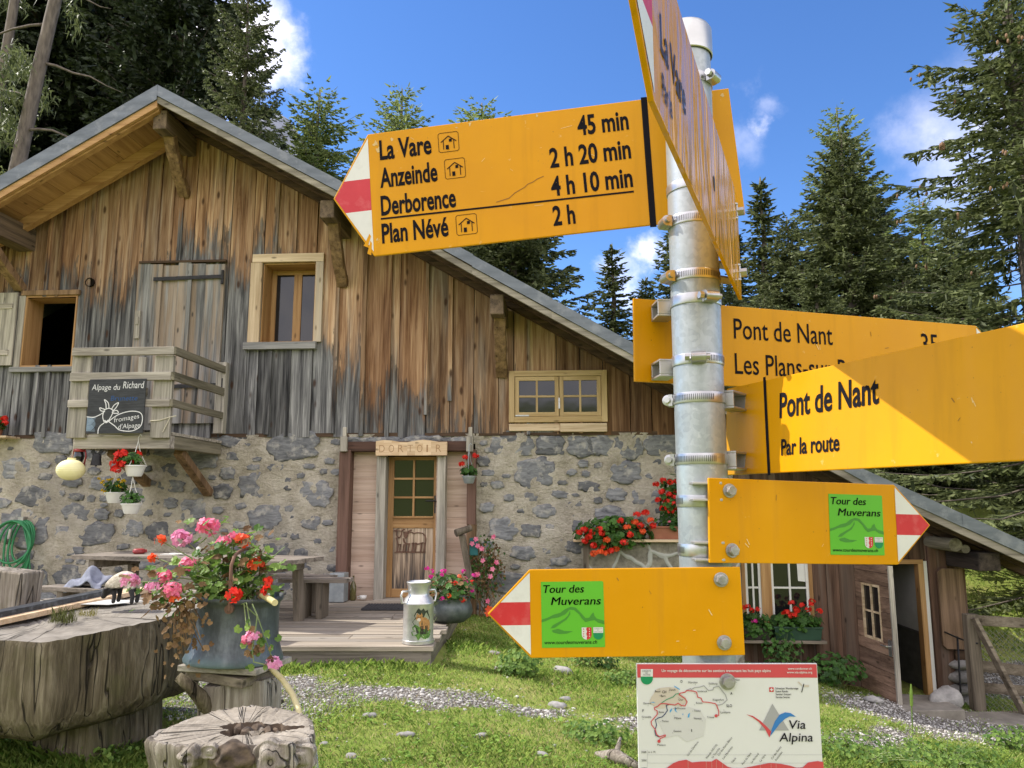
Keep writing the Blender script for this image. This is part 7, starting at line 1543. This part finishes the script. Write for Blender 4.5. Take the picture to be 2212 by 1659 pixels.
# ------------------------------------------------------------------ the post
PX, PY, PR = .2290, .933, .0302
zc_top = at(1491, 66, PY).z; 
post = Thing('signpost_pole', (PX, PY, gz(PX, PY)), 'galvanised steel pole carrying all the yellow hiking signs', 'pole')
mb = MB(); nP = 40
mb.lathe([(PR, gz(PX, PY) - .3), (PR, 1.0), (PR, 1.3), (PR, 1.6), (PR, 1.9), (PR, zc_top - .03)], nP, Matrix.Translation((PX, PY, 0))); post.part(mb, 'tube', [MT['metal_pole']], smooth=True)
mb = MB(); mb.lathe([(PR + .0022, zc_top - .042), (PR + .0032, zc_top - .041), (PR + .0032, zc_top - .006), (PR + .0005, zc_top - .001), (PR - .008, zc_top + .002), (.001, zc_top + .003)], nP, Matrix.Translation((PX, PY, 0))); post.part(mb, 'cap', [MT['alu']], smooth=True, auto=40)
def clamp(v, ang, screw=True, h=.0125, perf=True):
    """worm-drive band round the pole; ang = direction of the screw housing in plan"""
    z = at(1500, v, PY - PR).z; mb = MB(); r1 = PR + .0011
    mb.lathe([(PR + .0002, z - h / 2), (r1, z - h / 2), (r1 + .0003, z - h / 2 + .001), (r1 + .0003, z + h / 2 - .001), (r1, z + h / 2), (PR + .0002, z + h / 2)], nP, Matrix.Translation((PX, PY, 0))); o = post.part(mb, 'hose_clamp', [MT['steel']], smooth=True, auto=40)
    if perf:
        mb = MB(); base = math.atan2(-PY, -PX)
        for i in range(26):
            a_ = ang + .42 + i * .075
            def q(da, dz): t_ = a_ + da; return (PX + (r1 + .0006) * math.cos(t_), PY + (r1 + .0006) * math.sin(t_), z + dz)
            mb.poly([q(-.014, -h * .28), q(.008, -h * .28), q(.018, h * .28), q(-.004, h * .28)])
        post.part(mb, 'slots', [MT['black_iron']], o)
    if screw:
        d = Vector((math.cos(ang), math.sin(ang), 0)); tg = Vector((-d.y, d.x, 0)); c = Vector((PX, PY, z)) + d * (r1 + .0055); mb = MB()
        mb.tube([c - tg * .009, c - tg * .0085, c + tg * .0085, c + tg * .009], [.004, .0068, .0068, .004], 14); mb.tube([c - tg * .016, c - tg * .0105, c - tg * .0103], [.0045, .0045, .003], 6); mb.tube([c + tg * .009, c + tg * .0135], [.0035, .0035], 10)
        Mx = Matrix(((tg.x, d.x, 0, c.x), (tg.y, d.y, 0, c.y), (0, 0, 1, c.z), (0, 0, 0, 1))); mb.box(-.009, .009, -.0058, -.001, -h * .56, h * .56, 0, Mx); post.part(mb, 'clamp_screw', [MT['steel']], o, smooth=True, auto=35)
fr_ang = math.atan2(-PY, -PX)                     # towards the viewer
RA = lambda deg: fr_ang + R(deg)
clamp(160, RA(62)); clamp(392, RA(200), False, .011, False); clamp(466, RA(-66)); clamp(588, RA(-62)); clamp(641, RA(30)); clamp(772, RA(2)); clamp(856, RA(-100)); clamp(990, RA(-100)); clamp(1082, RA(180), False, .0135); clamp(1190, RA(180), False, .0135)
def bracket(p, q, h=.018, wd=.024):
    """open square aluminium channel between the tube and a plate"""
    p = Vector(p); q = Vector(q); d = (q - p); L = d.length; d.normalize(); s = Vector((-d.y, d.x, 0)); mb = MB(); Mx = Matrix(((d.x, s.x, 0, p.x), (d.y, s.y, 0, p.y), (0, 0, 1, p.z), (0, 0, 0, 1))); k = .0028
    mb.box(0, L, -wd / 2, wd / 2, h / 2 - k, h / 2, 0, Mx); mb.box(0, L, -wd / 2, wd / 2, -h / 2, -h / 2 + k, 0, Mx); mb.box(L - k, L - .0001, -wd / 2 + .0002, wd / 2 - .0002, -h / 2 + k, h / 2 - k, 0, Mx); mb.box(.0001, k, -wd / 2 + .0002, wd / 2 - .0002, -h / 2 + k, h / 2 - k, 0, Mx)
    post.part(mb, 'bracket', [MT['dull_metal']], bevel=.0007)
# ------------------------------------------------------------------ large four line board
f1 = Plate((800, 290, 1.04), (1580, 189, .985), (1604, 464, .985), (802, 553, 1.04)); xt, zt1 = f1.loc(720, 430)
s1 = sign('hiking_sign', f1, 'large four line yellow board pointing left to La Vare and Anzeinde', 'L', -xt)
mb = MB()
for st, a, b, cp in (('La Vare', (821, 345), (933, 333), 40), ('Anzeinde', (822, 405), (946, 391), 40), ('Derborence', (824, 465), (986, 448), 40), ('Plan Névé', (826, 525), (970, 512), 40), ('45 min', (1249, 292), (1359, 279), 40), ('2 h 20 min', (1189, 362), (1364, 342), 40), ('4 h 10 min', (1192, 423), (1368, 404), 40), ('2 h', (1196, 487), (1244, 483), 40)):
    f1.text(mb, st, a, b, cp, 0, bold=.026)
f1.bar(mb, (824, 473), (1368, 414), .0026); f1.bar(mb, (1391, 214), (1411, 487), .0085)
for (u, v) in ((969, 307), (983, 364), (1008, 485)):
    x, z = f1.loc(u, v); k = .0145; w_ = .0007
    pts = [(x + k * sx * (1 - .15 * (i == 0) * 0), z + k * sz) for i, (sx, sz) in enumerate([(-.85, -1), (.85, -1), (1, -.85), (1, .85), (.85, 1), (-.85, 1), (-1, .85), (-1, -.85)])]
    polyline_ribbon(mb, pts, w_, f1, 0, .0006, True); polyline_ribbon(mb, [(x - k * .75, z + k * .05), (x, z + k * .62), (x + k * .75, z + k * .05)], .0013, f1, 0, .0007); polyline_ribbon(mb, [(x - k * .52, z + k * .2), (x - k * .52, z - k * .7)], .0011, f1, 0, .0007); polyline_ribbon(mb, [(x + k * .52, z + k * .2), (x + k * .52, z - k * .7)], .0011, f1, 0, .0007)
    mb.poly([f1(x - k * .3, z - k * .75, .0008), f1(x, z - k * .75, .0008), f1(x, z - k * .3, .0008), f1(x - k * .3, z - k * .3, .0008)]); mb.poly([f1(x + k * .05, z + k * .02, .0008), f1(x + k * .33, z + k * .02, .0008), f1(x + k * .33, z + k * .32, .0008), f1(x + k * .05, z + k * .32, .0008)])
s1.part(mb, 'lettering', [MT['ink']])
mb = MB(); polyline_ribbon(mb, [f1.loc(*k_) for k_ in ((1072, 437), (1100, 428), (1112, 417), (1122, 411), (1133, 405), (1140, 398), (1152, 393), (1160, 387), (1174, 381))], .0011, f1, 0, .0005)
for k_ in range(9):
    u_ = rnd.uniform(860, 1380); v_ = rnd.uniform(300, 480) - (u_ - 860) * .09; polyline_ribbon(mb, [f1.loc(u_, v_), f1.loc(u_ + rnd.uniform(4, 26), v_ - rnd.uniform(-6, 10))], rnd.uniform(.0003, .0007), f1, 1, .0005)
s1.part(mb, 'scratches', [pm('dark_scratch', (.24, .11, .02), (.32, .15, .03), (60, 60, 60), .8), pm('pale_scratch', (.74, .52, .20), (.78, .58, .26), (60, 60, 60), .6)])
mb = MB(); qs = random.Random(3)     # chipped film at the arrow end
for (u, v, r_) in [(812, 310, .006), (818, 322, .005), (846, 300, .003), (1015, 268, .003), (987, 276, .0025), (1160, 250, .0025), (1128, 249, .002), (815, 518, .003), (1560, 205, .004), (1537, 207, .004)]:
    x, z = f1.loc(u, v); mb.poly([f1(x + r_ * qs.uniform(.15, 1.0) * math.cos(k_ * .7), z + r_ * 1.3 * qs.uniform(.15, 1.0) * math.sin(k_ * .7), .0003) for k_ in range(9)])
s1.part(mb, 'paint_chips', [pm('bared_primer', (.58, .38, .13), (.66, .48, .22), (90, 90, 90), .6)])
mb = MB()
for (v0, v1, z_) in ((790, 800, 0),): pass
for (u0, v0, u1, v1) in ((800, 505, 792, 535), (802, 520, 800, 552)):
    x, z = f1.loc(u0, v0); x2, z2 = f1.loc(u1, v1); mb.poly([f1(x - .001, z, .0007), f1(x + .001, z - .004, .0007), f1(x2 + .0015, z2, .0007), f1(x2 - .004, z2 + .003, .0007)])
s1.part(mb, 'peeled_tip', [MT['yellow']])
# ------------------------------------------------------------------ board pointing at the viewer
fa = Vector((.300, .975)); fb = Vector((.098, .482)); fb = fa + (fb - fa).normalized() * .545; zb_ = 1.6 + ((ray(1603, 642).z / ray(1603, 642).y)) * .962
f2 = Fr((fb.x, fb.y, zb_), (fa.x - fb.x, fa.y - fb.y, 0), (0, 0, 1)); f2.n = f2.ex.cross(f2.ez)
if f2.n.dot(EYE - f2.O) < 0: f2.n = -f2.n
f2.W = (fa - fb).length; f2.H = .142; f2.loc = lambda u, v: Plate.loc(f2, u, v)
s2 = sign('hiking_sign', f2, 'yellow board seen edge on, its arrow aimed at the viewer', 'L', .085, mat='wavy_yellow')
mb = MB(); 
for st, a_, b_, cp in (('La Vare', (1426, 106), (1479, 200), 72), ('Par la', (1430, 206), (1452, 262), 46)):
    xa, za = f2.loc(*a_); xb, zb3 = f2.loc(*b_); _, zc3 = f2.loc(a_[0], a_[1] - cp); write(mb, st, f2, xa, za, xb - xa, zc3 - za, 0, bold=.02)
s2.part(mb, 'lettering', [MT['purple_ink']])
for z_ in (.030, .112):
    O = f2(f2.W - .022, z_, -.0062); mb = MB(); mb.tube([O + f2.n * -.006, O + f2.n * .016], .0055, 6); s2.part(mb, 'bolt', [MT['steel']])
    bracket((PX + .026, PY + .012, zb_ + z_), f2(f2.W - .018, z_, -TH - .0004), .022, .022)
mb = MB(); O = f2(.30, .062, .0005); mb.poly([f2(.30 + .006 * math.cos(k * .9) * (1 + .3 * (k % 2)), .062 + .009 * math.sin(k * .9), .0004) for k in range(7)]); s2.part(mb, 'chip', [MT['black_iron']])
# ------------------------------------------------------------------ rear board to the right
f3 = Plate((1370, 643, .976), (2114, 705, 1.135), (2114, 858, 1.135), (1370, 825, .976)); f3.H = f3.H
x_, z_ = f3.loc(1370, 643); s3 = sign('hiking_sign', f3, 'rear yellow board pointing right to Pont de Nant and Les Plans', 'R', .06)
mb = MB(); f3.text(mb, 'Pont de Nant', (1585.5, 731), (1799, 748), 43, 0, bold=.004); f3.text(mb, 'Les Plans-sur-Bex', (1588, 807), (1868, 831), 44, 0, bold=.004); f3.text(mb, '35 min', (1991, 763), (2098, 770), 42, 0, bold=.004); s3.part(mb, 'lettering', [MT['ink']])
for v in (668, 797): q = at(1446, v, .955); bracket((PX - .034, PY + .012, q.z), (q.x - .008, q.y + .025, q.z), .022, .022)
# ------------------------------------------------------------------ front board to the right, sunlit
f4 = Plate((1568, 838, .985), (2330, 675, .571), (2330, 986, .571), (1568, 1028, .985))
s4 = sign('hiking_sign', f4, 'sunlit front yellow board to Pont de Nant par la route', None, 0)
mb = MB(); f4.text(mb, 'Pont de Nant', (1684.6, 902), (1899.6, 872), 51, 0, bold=.022); f4.text(mb, 'Par la route', (1688, 983), (1814, 971), 33, 0, bold=.022); f4.bar(mb, (1652, 817), (1662, 1024), .0050); s4.part(mb, 'lettering', [MT['ink']])
for v in (858, 992): q = at(1592, v, .90); e_ = f4.loc(1600, v); tgt = f4(e_[0], e_[1], .0006); bracket((PX + .028, PY - .012, q.z), (tgt.x - .002, tgt.y - .001, q.z), .022, .022)
# ------------------------------------------------------------------ small boards of the round tour
def sticker(t, fr, TLp, TRp, BRp, BLp):
    P = [fr.loc(*p_) for p_ in (TLp, TRp, BRp, BLp)]; x0 = (P[0][0] + P[3][0]) / 2; x1 = (P[1][0] + P[2][0]) / 2; z0 = (P[2][1] + P[3][1]) / 2; z1 = (P[0][1] + P[1][1]) / 2; w_, h_ = x1 - x0, z1 - z0
    f = Fr(fr(x0, z0, .0), fr.ex, fr.ez); f.n = fr.n; mb = MB(); mb.prism([(0, 0), (w_, 0), (w_, h_ - .001), (w_ - .001, h_), (0, h_)], f.O, f.ex, f.ez, f.n, 0, .0005); o = t.part(mb, 'sticker', [MT['green_sticker']])
    mb = MB(); S = lambda x, z: (x * w_, (1 - z) * h_)
    def T(st, x, zb, x1_, cap, m=0, **k): write(mb, st, f, x * w_, (1 - zb) * h_, (x1_ - x) * w_, cap * h_, m, .0009, **k)
    T('Tour des', .035, .17, .685, .118, 0, shear=.18); T('Tour des', .040, .169, .69, .118, 0, shear=.18); T('Muverans', .155, .355, .95, .118, 0, bold=0.0, shear=.18); T('Muverans', .160, .354, .955, .118, 0, bold=0.0, shear=.18); T('www.tourdesmuverans.ch', .04, .945, .875, .052, 0, bold=.008, shear=.18)
    def pl(pts, m, d): mb.poly([f(*S(x, z), d) for x, z in pts], m)
    pl([(0, .575), (.10, .545), (.20, .50), (.30, .475), (.38, .42), (.47, .385), (.55, .40), (.62, .47), (.66, .53), (.60, .50), (.52, .435), (.45, .43), (.38, .50), (.27, .545), (.16, .56), (.06, .60), (0, .615)], 1, .0007)
    pl([(.55, .42), (.62, .47), (.70, .56), (.76, .555), (.80, .50), (.83, .475), (.845, .53), (.88, .57), (1.0, .605), (1.0, .655), (.90, .63), (.84, .59), (.78, .60), (.70, .62), (.64, .56)], 1, .0008)
    pl([(.46, .44), (.42, .52), (.36, .57), (.26, .62), (.18, .66), (.14, .71), (.21, .70), (.30, .64), (.40, .58), (.46, .50)], 1, .00075); pl([(.16, .74), (.26, .715), (.36, .75), (.50, .755), (.40, .79), (.28, .795), (.18, .77)], 1, .0007)
    def shield(x0, z0, w0, h0, m, d): pl([(x0, z0), (x0 + w0, z0), (x0 + w0, z0 + h0 * .6)] + [(x0 + w0 / 2 + w0 / 2 * math.cos(a_), z0 + h0 * .6 + h0 * .4 * math.sin(a_)) for a_ in (math.pi * k / 8 for k in range(1, 8))] + [(x0, z0 + h0 * .6)], m, d)
    shield(.635, .70, .155, .185, 2, .0008); pl([(.7125, .70), (.79, .70), (.79, .811)] + [(.7125 + .0775 * math.cos(a_), .811 + .074 * math.sin(a_)) for a_ in (math.pi * k / 8 for k in range(1, 5))], 3, .00085)
    for i in range(4):
        for x_, m_ in ((.665, 3), (.712, 2 if i % 2 else 3), (.757, 2)):
            zc = .725 + i * .036; pl([(x_ + (.013 if k % 2 == 0 else .006) * math.sin(k * math.pi / 5), zc - (.013 if k % 2 == 0 else .006) * math.cos(k * math.pi / 5)) for k in range(10)], m_, .0009 + i * 1e-6)
    shield(.82, .70, .155, .185, 2, .0008); pl([(.82, .785), (.975, .785), (.975, .811)] + [(.8975 + .0775 * math.cos(a_), .811 + .074 * math.sin(a_)) for a_ in (math.pi * k / 8 for k in range(1, 8))] + [(.82, .811)], 4, .00085)
    for i, st in enumerate(('LIBERTÉ', 'ET', 'PATRIE')): ww = .12 if len(st) > 3 else .035; T(st, .8975 - ww / 2, .728 + i * .024, .8975 + ww / 2, .016, 5)
    t.part(mb, 'print', [MT['ink'], MT['dark_green'], MT['panel_white'], MT['red_paint'], MT['crest_green'], MT['panel_grey']], o)
f5 = Plate((1530, 1032, .885), (1930, 1047, .943), (1942, 1220, .943), (1535, 1216, .885)); xt, _ = f5.loc(2010, 1134); s5 = sign('trail_sign', f5, 'small yellow board pointing right with a green trail sticker', 'R', xt - f5.W, 'small yellow boards with green stickers')
sticker(s5, f5, (1788, 1067), (1903, 1070), (1912, 1201), (1795, 1197)); hexbolt(s5, f5, 1575, 1060, .0072); hexbolt(s5, f5, 1581, 1189, .0072)
f6 = Plate((1144, 1230, .885), (1597, 1225, .885), (1612, 1415, .885), (1147, 1422, .885)); xt, _ = f6.loc(1053, 1326); s6 = sign('trail_sign', f6, 'small yellow board pointing left with a green trail sticker', 'L', -xt, 'small yellow boards with green stickers')
sticker(s6, f6, (1168, 1257), (1302, 1255), (1308, 1398), (1171, 1399)); hexbolt(s6, f6, 1557, 1252, .0072); hexbolt(s6, f6, 1564, 1388, .0072)
for z_, s_ in ((at(1520, 1062, .9).z, 0), (at(1520, 1190, .9).z, 0), (at(1540, 1255, .9).z, 0), (at(1540, 1390, .9).z, 0)):
    mb = MB(); mb.box(PX - .022, PX + .012, PY - PR - .0145, PY - PR + .006, z_ + .008, z_ + .011); mb.box(PX - .022, PX + .012, PY - PR - .0145, PY - PR + .006, z_ - .011, z_ - .008); post.part(mb, 'bracket', [MT['dull_metal']], bevel=.0007)
for t_, f_, U, V_ in ((s5, f5, (1560, 1780), (1060, 1200)), (s6, f6, (1330, 1540), (1250, 1400)), (s4, f4, (1700, 2200), (850, 960)), (s3, f3, (1600, 2080), (700, 800))):
    mb = MB()
    for k_ in range(5):
        u_ = rnd.uniform(*U); v_ = rnd.uniform(*V_); polyline_ribbon(mb, [f_.loc(u_, v_), f_.loc(u_ + rnd.uniform(-8, 8), v_ + rnd.uniform(-12, 12))], rnd.uniform(.0003, .0010), f_, k_ % 2, .0005)
    t_.part(mb, 'scratches', [bpy.data.materials['pale_scratch'], bpy.data.materials['dark_scratch']])
# ------------------------------------------------------------------ information panel
f7 = Plate((1374, 1433, .882), (1764, 1433, .882), (1781, 1695, .882), (1381, 1695, .882))
ip = Thing('information_panel', f7.O + f7.ex * f7.W / 2, 'white and red information panel with an alpine route map on the pole', 'sign'); mb = MB(); mb.prism([(0, 0), (f7.W, 0), (f7.W, f7.H), (0, f7.H)], f7.O, f7.ex, f7.ez, f7.n, -.003, 0); ip.part(mb, 'plate', [MT['panel_white']], bevel=.0006)
def D(zx, zy): return f7.loc(1360.5 + zx / 5.0432, 1415.4 + zy / 5.0432)
def DS(zx, zy): return D(zx, zy)
mb = MB(); mats = ['panel_red', 'panel_white', 'crest_green', 'ink', 'panel_grey', 'panel_blue', 'panel_beige', 'panel_pale', 'lake_blue', 'red_paint', 'navy', 'route_green']
def pg(pts, m, d=.0005): mb.poly([f7(*D(*p_), d) for p_ in pts], m)
def pr(pts, px, m, d=.0009): polyline_ribbon(mb, [D(*p_) for p_ in pts], px * .98e-4, f7, m, d)
def tx(st, zx, zy, w_, cap, m=3, **k):
    x0, z0 = D(zx, zy); x1, _ = D(zx + w_, zy); _, zc = D(zx, zy - cap); write(mb, st, f7, x0, z0, (x1 - x0) if w_ else None, zc - z0, m, k.pop('d', .0011), **k)
mb.poly([f7(.0008, f7.H - .0008, .0004), f7(.0008, D(60, 243)[1], .0004), f7(f7.W - .0008, D(60, 243)[1], .0004), f7(f7.W - .0008, f7.H - .0008, .0004)], 0)
tx('Un voyage de découverte sur les sentiers traversant les huit pays alpins', 345, 180, 1187, 30, 1, bold=.012); tx('www.randonner.ch', 1718, 155, 262, 24, 1, bold=.01); tx('www.via-alpina.org', 1708, 195, 276, 24, 1, bold=.01)
def crest(x0, y0, w_, h_):
    pg([(x0, y0), (x0 + w_, y0), (x0 + w_, y0 + h_ * .6)] + [(x0 + w_ / 2 + w_ / 2 * math.cos(a_), y0 + h_ * .6 + h_ * .4 * math.sin(a_)) for a_ in (math.pi * k / 10 for k in range(1, 10))] + [(x0, y0 + h_ * .6)], 1, .0006)
    pg([(x0, y0 + h_ * .48), (x0 + w_, y0 + h_ * .48), (x0 + w_, y0 + h_ * .6)] + [(x0 + w_ / 2 + w_ / 2 * math.cos(a_), y0 + h_ * .6 + h_ * .4 * math.sin(a_)) for a_ in (math.pi * k / 10 for k in range(1, 10))] + [(x0, y0 + h_ * .6)], 2, .0007)
crest(118, 150, 132, 168); tx('LIBERTÉ', 134, 178, 96, 20, 4, bold=.02); tx('ET', 170, 199, 26, 18, 4, bold=.02); tx('PATRIE', 144, 219, 78, 18, 4, bold=.02)
pg([(330, 560), (420, 560), (520, 600), (640, 560), (760, 600), (830, 700), (800, 880), (620, 945), (520, 870), (390, 900), (300, 700)], 7, .0004)
pg([(215, 500), (235, 455), (290, 370), (330, 355), (430, 345), (520, 360), (540, 420), (600, 450), (625, 500), (560, 560), (430, 540), (370, 580), (300, 580), (270, 560), (215, 515)], 6, .00045)
for L_ in ([(478, 328), (490, 345), (540, 375), (545, 368), (510, 345)], [(220, 512), (255, 505), (280, 518), (250, 515)], [(435, 600), (460, 570), (455, 600), (435, 628)], [(485, 590), (505, 570), (500, 600), (520, 625), (495, 610)], [(635, 640), (655, 625), (645, 675), (628, 678)], [(570, 640), (582, 630), (578, 655)]): pg(L_, 8, .0007)
pr([(615, 380), (660, 362), (670, 372), (700, 352), (760, 345), (805, 330), (855, 383), (905, 375), (912, 348), (965, 335), (1000, 380), (1040, 430), (1058, 485), (1010, 530), (970, 540), (940, 540)], 9, 4, .0008)
pr([(335, 525), (400, 480), (470, 452), (500, 420), (535, 415)], 9, 11, .00085)
pr([(430, 530), (395, 545), (408, 600), (380, 640), (350, 670), (310, 680), (278, 700), (290, 760), (270, 820), (280, 870), (320, 888)], 9, 10, .0009)
pr([(965, 655), (968, 610), (945, 545), (930, 525), (850, 510), (790, 505), (775, 465), (738, 455), (725, 400), (690, 388), (620, 382), (600, 400), (545, 412), (535, 425), (600, 470), (622, 505), (600, 550), (560, 545), (525, 520), (490, 540), (420, 530), (380, 525), (335, 525), (300, 555), (265, 570), (270, 590), (295, 600), (298, 640), (265, 680), (230, 720), (235, 755), (275, 805), (290, 860), (322, 885), (385, 865), (385, 880), (330, 905), (318, 930)], 10, 0, .00095)
for cx, cy in ((316, 934), (938, 657)): pg([(cx + 18 * math.cos(k * .5), cy + 18 * math.sin(k * .5)) for k in range(13)], 0, .00105)
for st, x, y, w_, cp in (('Basel', 273, 401, 57, 22), ('Zürich', 425, 385, 71, 22), ('Bern', 336, 450, 50, 22), ('Chur', 528, 491, 51, 22), ('Genève', 145, 532, 84, 22), ('Bellinzona', 487, 585, 116, 22), ('Aosta', 310, 626, 61, 22), ('Grenoble', 130, 680, 102, 22), ('Milano', 482, 693, 76, 22), ('Torino', 349, 726, 71, 22), ('Genova', 475, 834, 84, 22), ('Monaco', 299, 984, 90, 22), ('München', 635, 304, 102, 22), ('Salzburg', 857, 316, 94, 22), ('Innsbruck', 736, 400, 105, 22), ('Klagenfurt', 902, 493, 120, 22), ('Bozen', 720, 528, 67, 22), ('Trento', 697, 613, 71, 22), ('Venezia', 694, 696, 86, 22), ('Trieste', 839, 683, 76, 22), ('Ljubljana', 986, 629, 107, 22), ('Wien', 1138, 276, 57, 22)): tx(st, x, y, w_, cp, 3)
for st, x, y, w_ in (('D', 552, 297, 20), ('CH', 351, 411, 44), ('F', 136, 616, 16), ('A', 1093, 427, 23), ('SLO', 1050, 562, 62), ('I', 668, 830, 7)): tx(st, x, y, w_, 28, 3, bold=.012)
for x, y in ((320, 368), (428, 400), (323, 438), (527, 460), (197, 548), (475, 575), (311, 638), (142, 696), (481, 658), (337, 719), (464, 843), (712, 318), (868, 332), (707, 413), (976, 508), (704, 538), (684, 606), (786, 712), (1022, 594), (1158, 292)): pg([(x + 5 * math.cos(k), y + 5 * math.sin(k)) for k in range(6)], 4, .0010)
pg([(1518, 348), (1565, 348), (1565, 398), (1518, 398)], 9); pg([(1536, 356), (1548, 356), (1548, 390), (1536, 390)], 1, .0007); pg([(1525, 367), (1558, 367), (1558, 379), (1525, 379)], 1, .00075)
for i, (st, w_) in enumerate((('Schweizer Wanderwege', 250), ('Suisse Rando', 138), ('Sentieri Svizzeri', 168), ('Sendas Svizras', 153))): tx(st, 1582 + i * 2, 369 + i * 32, w_, 21, 3, bold=.01)
pr([(1870, 400), (1892, 312)], 9, 3); pg([(1825, 290), (1840, 285), (1875, 320), (1870, 335)], 6); pg([(1895, 320), (1952, 322), (1950, 345), (1897, 345)], 6)
pg([(1552, 527), (1732, 818), (1408, 818)], 4, .0005); pg([(1265, 642), (1340, 660), (1420, 712), (1490, 775), (1538, 828), (1520, 895), (1470, 800), (1400, 722), (1330, 672)], 0, .0007)
pg([(1527, 880), (1545, 800), (1580, 715), (1630, 645), (1690, 620), (1750, 628), (1808, 668), (1740, 664), (1690, 690), (1630, 745), (1580, 812)], 5, .00075)
tx('Via', 1735, 798, 178, 92, 3, bold=.006, shear=.14); tx('Alpina', 1624, 936, 368, 92, 3, bold=.006, shear=.14)
for st, x, y, L_ in (('Col du Demècre', 632, 1098, 190), ('Rionda (VD/VS)', 840, 1125, 185), ('La Tourche', 902, 1120, 130), ('Col des Perris-Blancs', 968, 1093, 240), ('Les Martinets', 1020, 1132, 165), ('Nant', 1118, 1172, 64), ('Pont de Nant', 1230, 1192, 155), ('Le Richard', 1328, 1175, 125), ('La Vare', 1424, 1160, 92), ('Col des Essets', 1548, 1135, 168), ('Anzeindaz', 1590, 1152, 120)): tx(st, x, y, L_, 22, 3, rot=R(50))
for y in (1083, 1173): pr([(190, y), (2108, y)], 2.2, 4, .0006)
pr([(190, 1030), (190, 1400)], 2.2, 4, .0007); tx('3000', 124, 1063, 54, 22, 3); tx('m ü. M.', 199, 1062, 82, 22, 3); tx('2000', 126, 1153, 54, 22, 3); tx('1000', 128, 1240, 54, 22, 3)
pg([(192, 1400), (250, 1330), (330, 1270), (400, 1225), (470, 1175), (530, 1150), (615, 1135), (675, 1165), (780, 1155), (890, 1155), (940, 1125), (1000, 1165), (1060, 1210), (1120, 1228), (1230, 1228), (1320, 1210), (1420, 1190), (1530, 1170), (1640, 1180), (1740, 1200), (1810, 1222), (1880, 1220), (1940, 1165), (2040, 1150), (2105, 1160), (2120, 1400)], 0, .0008)
for x, y in ((632, 1140), (830, 1155), (890, 1155), (940, 1125), (1008, 1170), (1590, 1176), (1535, 1170), (1418, 1190)): pr([(x, y), (x + 4, 1400)], 2.2, 6, .001)
ip.part(mb, 'print', [MT[k_] for k_ in mats]); hexbolt(ip, f7, 1571, 1472, .0078)
# ------------------------------------------------------------------ writing on the balcony board and the lintel
cb, cf, bw, bh = BOARD; mb = MB()
def cpt(x, z): return (x * bw, (1 - z) * bh)
def chalk(pts, wd=.012, m=0): polyline_ribbon(mb, [cpt(*p_) for p_ in pts], wd, cf, m, .0045)
def cw2(st, x, zb, w_, cap, m=0, rot=0.0, shear=.12, bold=-.004): write(mb, st, cf, *cpt(x, zb), w_ * bw, cap * bh, m, .0045, bold, shear, rot)
cw2('Alpage du', .05, .20, .50, .105); cw2('Richard', .60, .175, .37, .125, bold=.0); cw2('Brunette', .40, .40, .47, .09, 1)
def curve(pts, n=8):
    out = []
    P = [pts[0]] + list(pts) + [pts[-1]]
    for i in range(1, len(P) - 2):
        for k in range(n):
            t_ = k / n; a_, b_, c_, d_ = P[i - 1], P[i], P[i + 1], P[i + 2]
            out.append(tuple(.5 * (2 * b_[j] + (c_[j] - a_[j]) * t_ + (2 * a_[j] - 5 * b_[j] + 4 * c_[j] - d_[j]) * t_ ** 2 + (3 * b_[j] - a_[j] - 3 * c_[j] + d_[j]) * t_ ** 3) for j in (0, 1)))
    return out + [pts[-1]]
chalk(curve([(.33, .55), (.32, .46), (.29, .38), (.36, .44), (.38, .54)])); chalk(curve([(.43, .55), (.47, .48), (.54, .44), (.51, .52), (.46, .58)])); chalk(curve([(.31, .56), (.22, .53), (.24, .58), (.31, .60)])); chalk(curve([(.45, .60), (.52, .58), (.55, .63), (.47, .63), (.44, .61)]))
chalk(curve([(.30, .57), (.28, .68), (.31, .78), (.35, .80), (.38, .78), (.44, .66), (.45, .58), (.38, .54), (.30, .57)])); chalk([(.32, .76), (.35, .79), (.38, .76)], .016); chalk(curve([(.0, .69), (.12, .70), (.22, .66), (.28, .62)])); chalk(curve([(.31, .81), (.25, .86), (.22, .93), (.22, 1.0)]))
chalk(curve([(.39, .78), (.55, .66), (.75, .60), (.92, .62), (.98, .72), (.95, .88), (.80, .96), (.60, .94), (.50, .86), (.39, .78)]))
for i in range(26): z_ = .70 + .01 * i; chalk([(.01, z_), (.08 + .08 * abs(math.sin(i * 1.7)), z_ + .004)], .006 if i % 2 else .009, 2)
cw2('fromages', .49, .80, .44, .085, 0, R(9)); cw2("d'Alpage", .57, .92, .38, .085, 0, R(4)); cb.part(mb, 'writing', [MT['chalk'], MT['chalk_blue'], pm('chalk_smear', (.13, .19, .25), (.25, .32, .38), (20, 60, 60), .9)])
lbo, b0_ = LINTEL; mb = MB(); lf = Fr((b0_[0], -.2356, b0_[2]), (1, 0, 0), (0, 0, 1)); lf.n = Vector((0, -1, 0)); bw_, bh_ = b0_[1] - b0_[0], b0_[3] - b0_[2]
for i, ch_ in enumerate('DORTOIR'): write(mb, ch_, lf, bw_ * (.05 + .133 * i), bh_ * .22, (bw_ * .075 if ch_ != 'I' else bw_ * .02), bh_ * .52, 0, .0006, -.012)
o = mb.build('carved_letters', [pm('carved_line', (.30, .17, .08), (.40, .24, .12), (40, 40, 40), .8)], lbo)
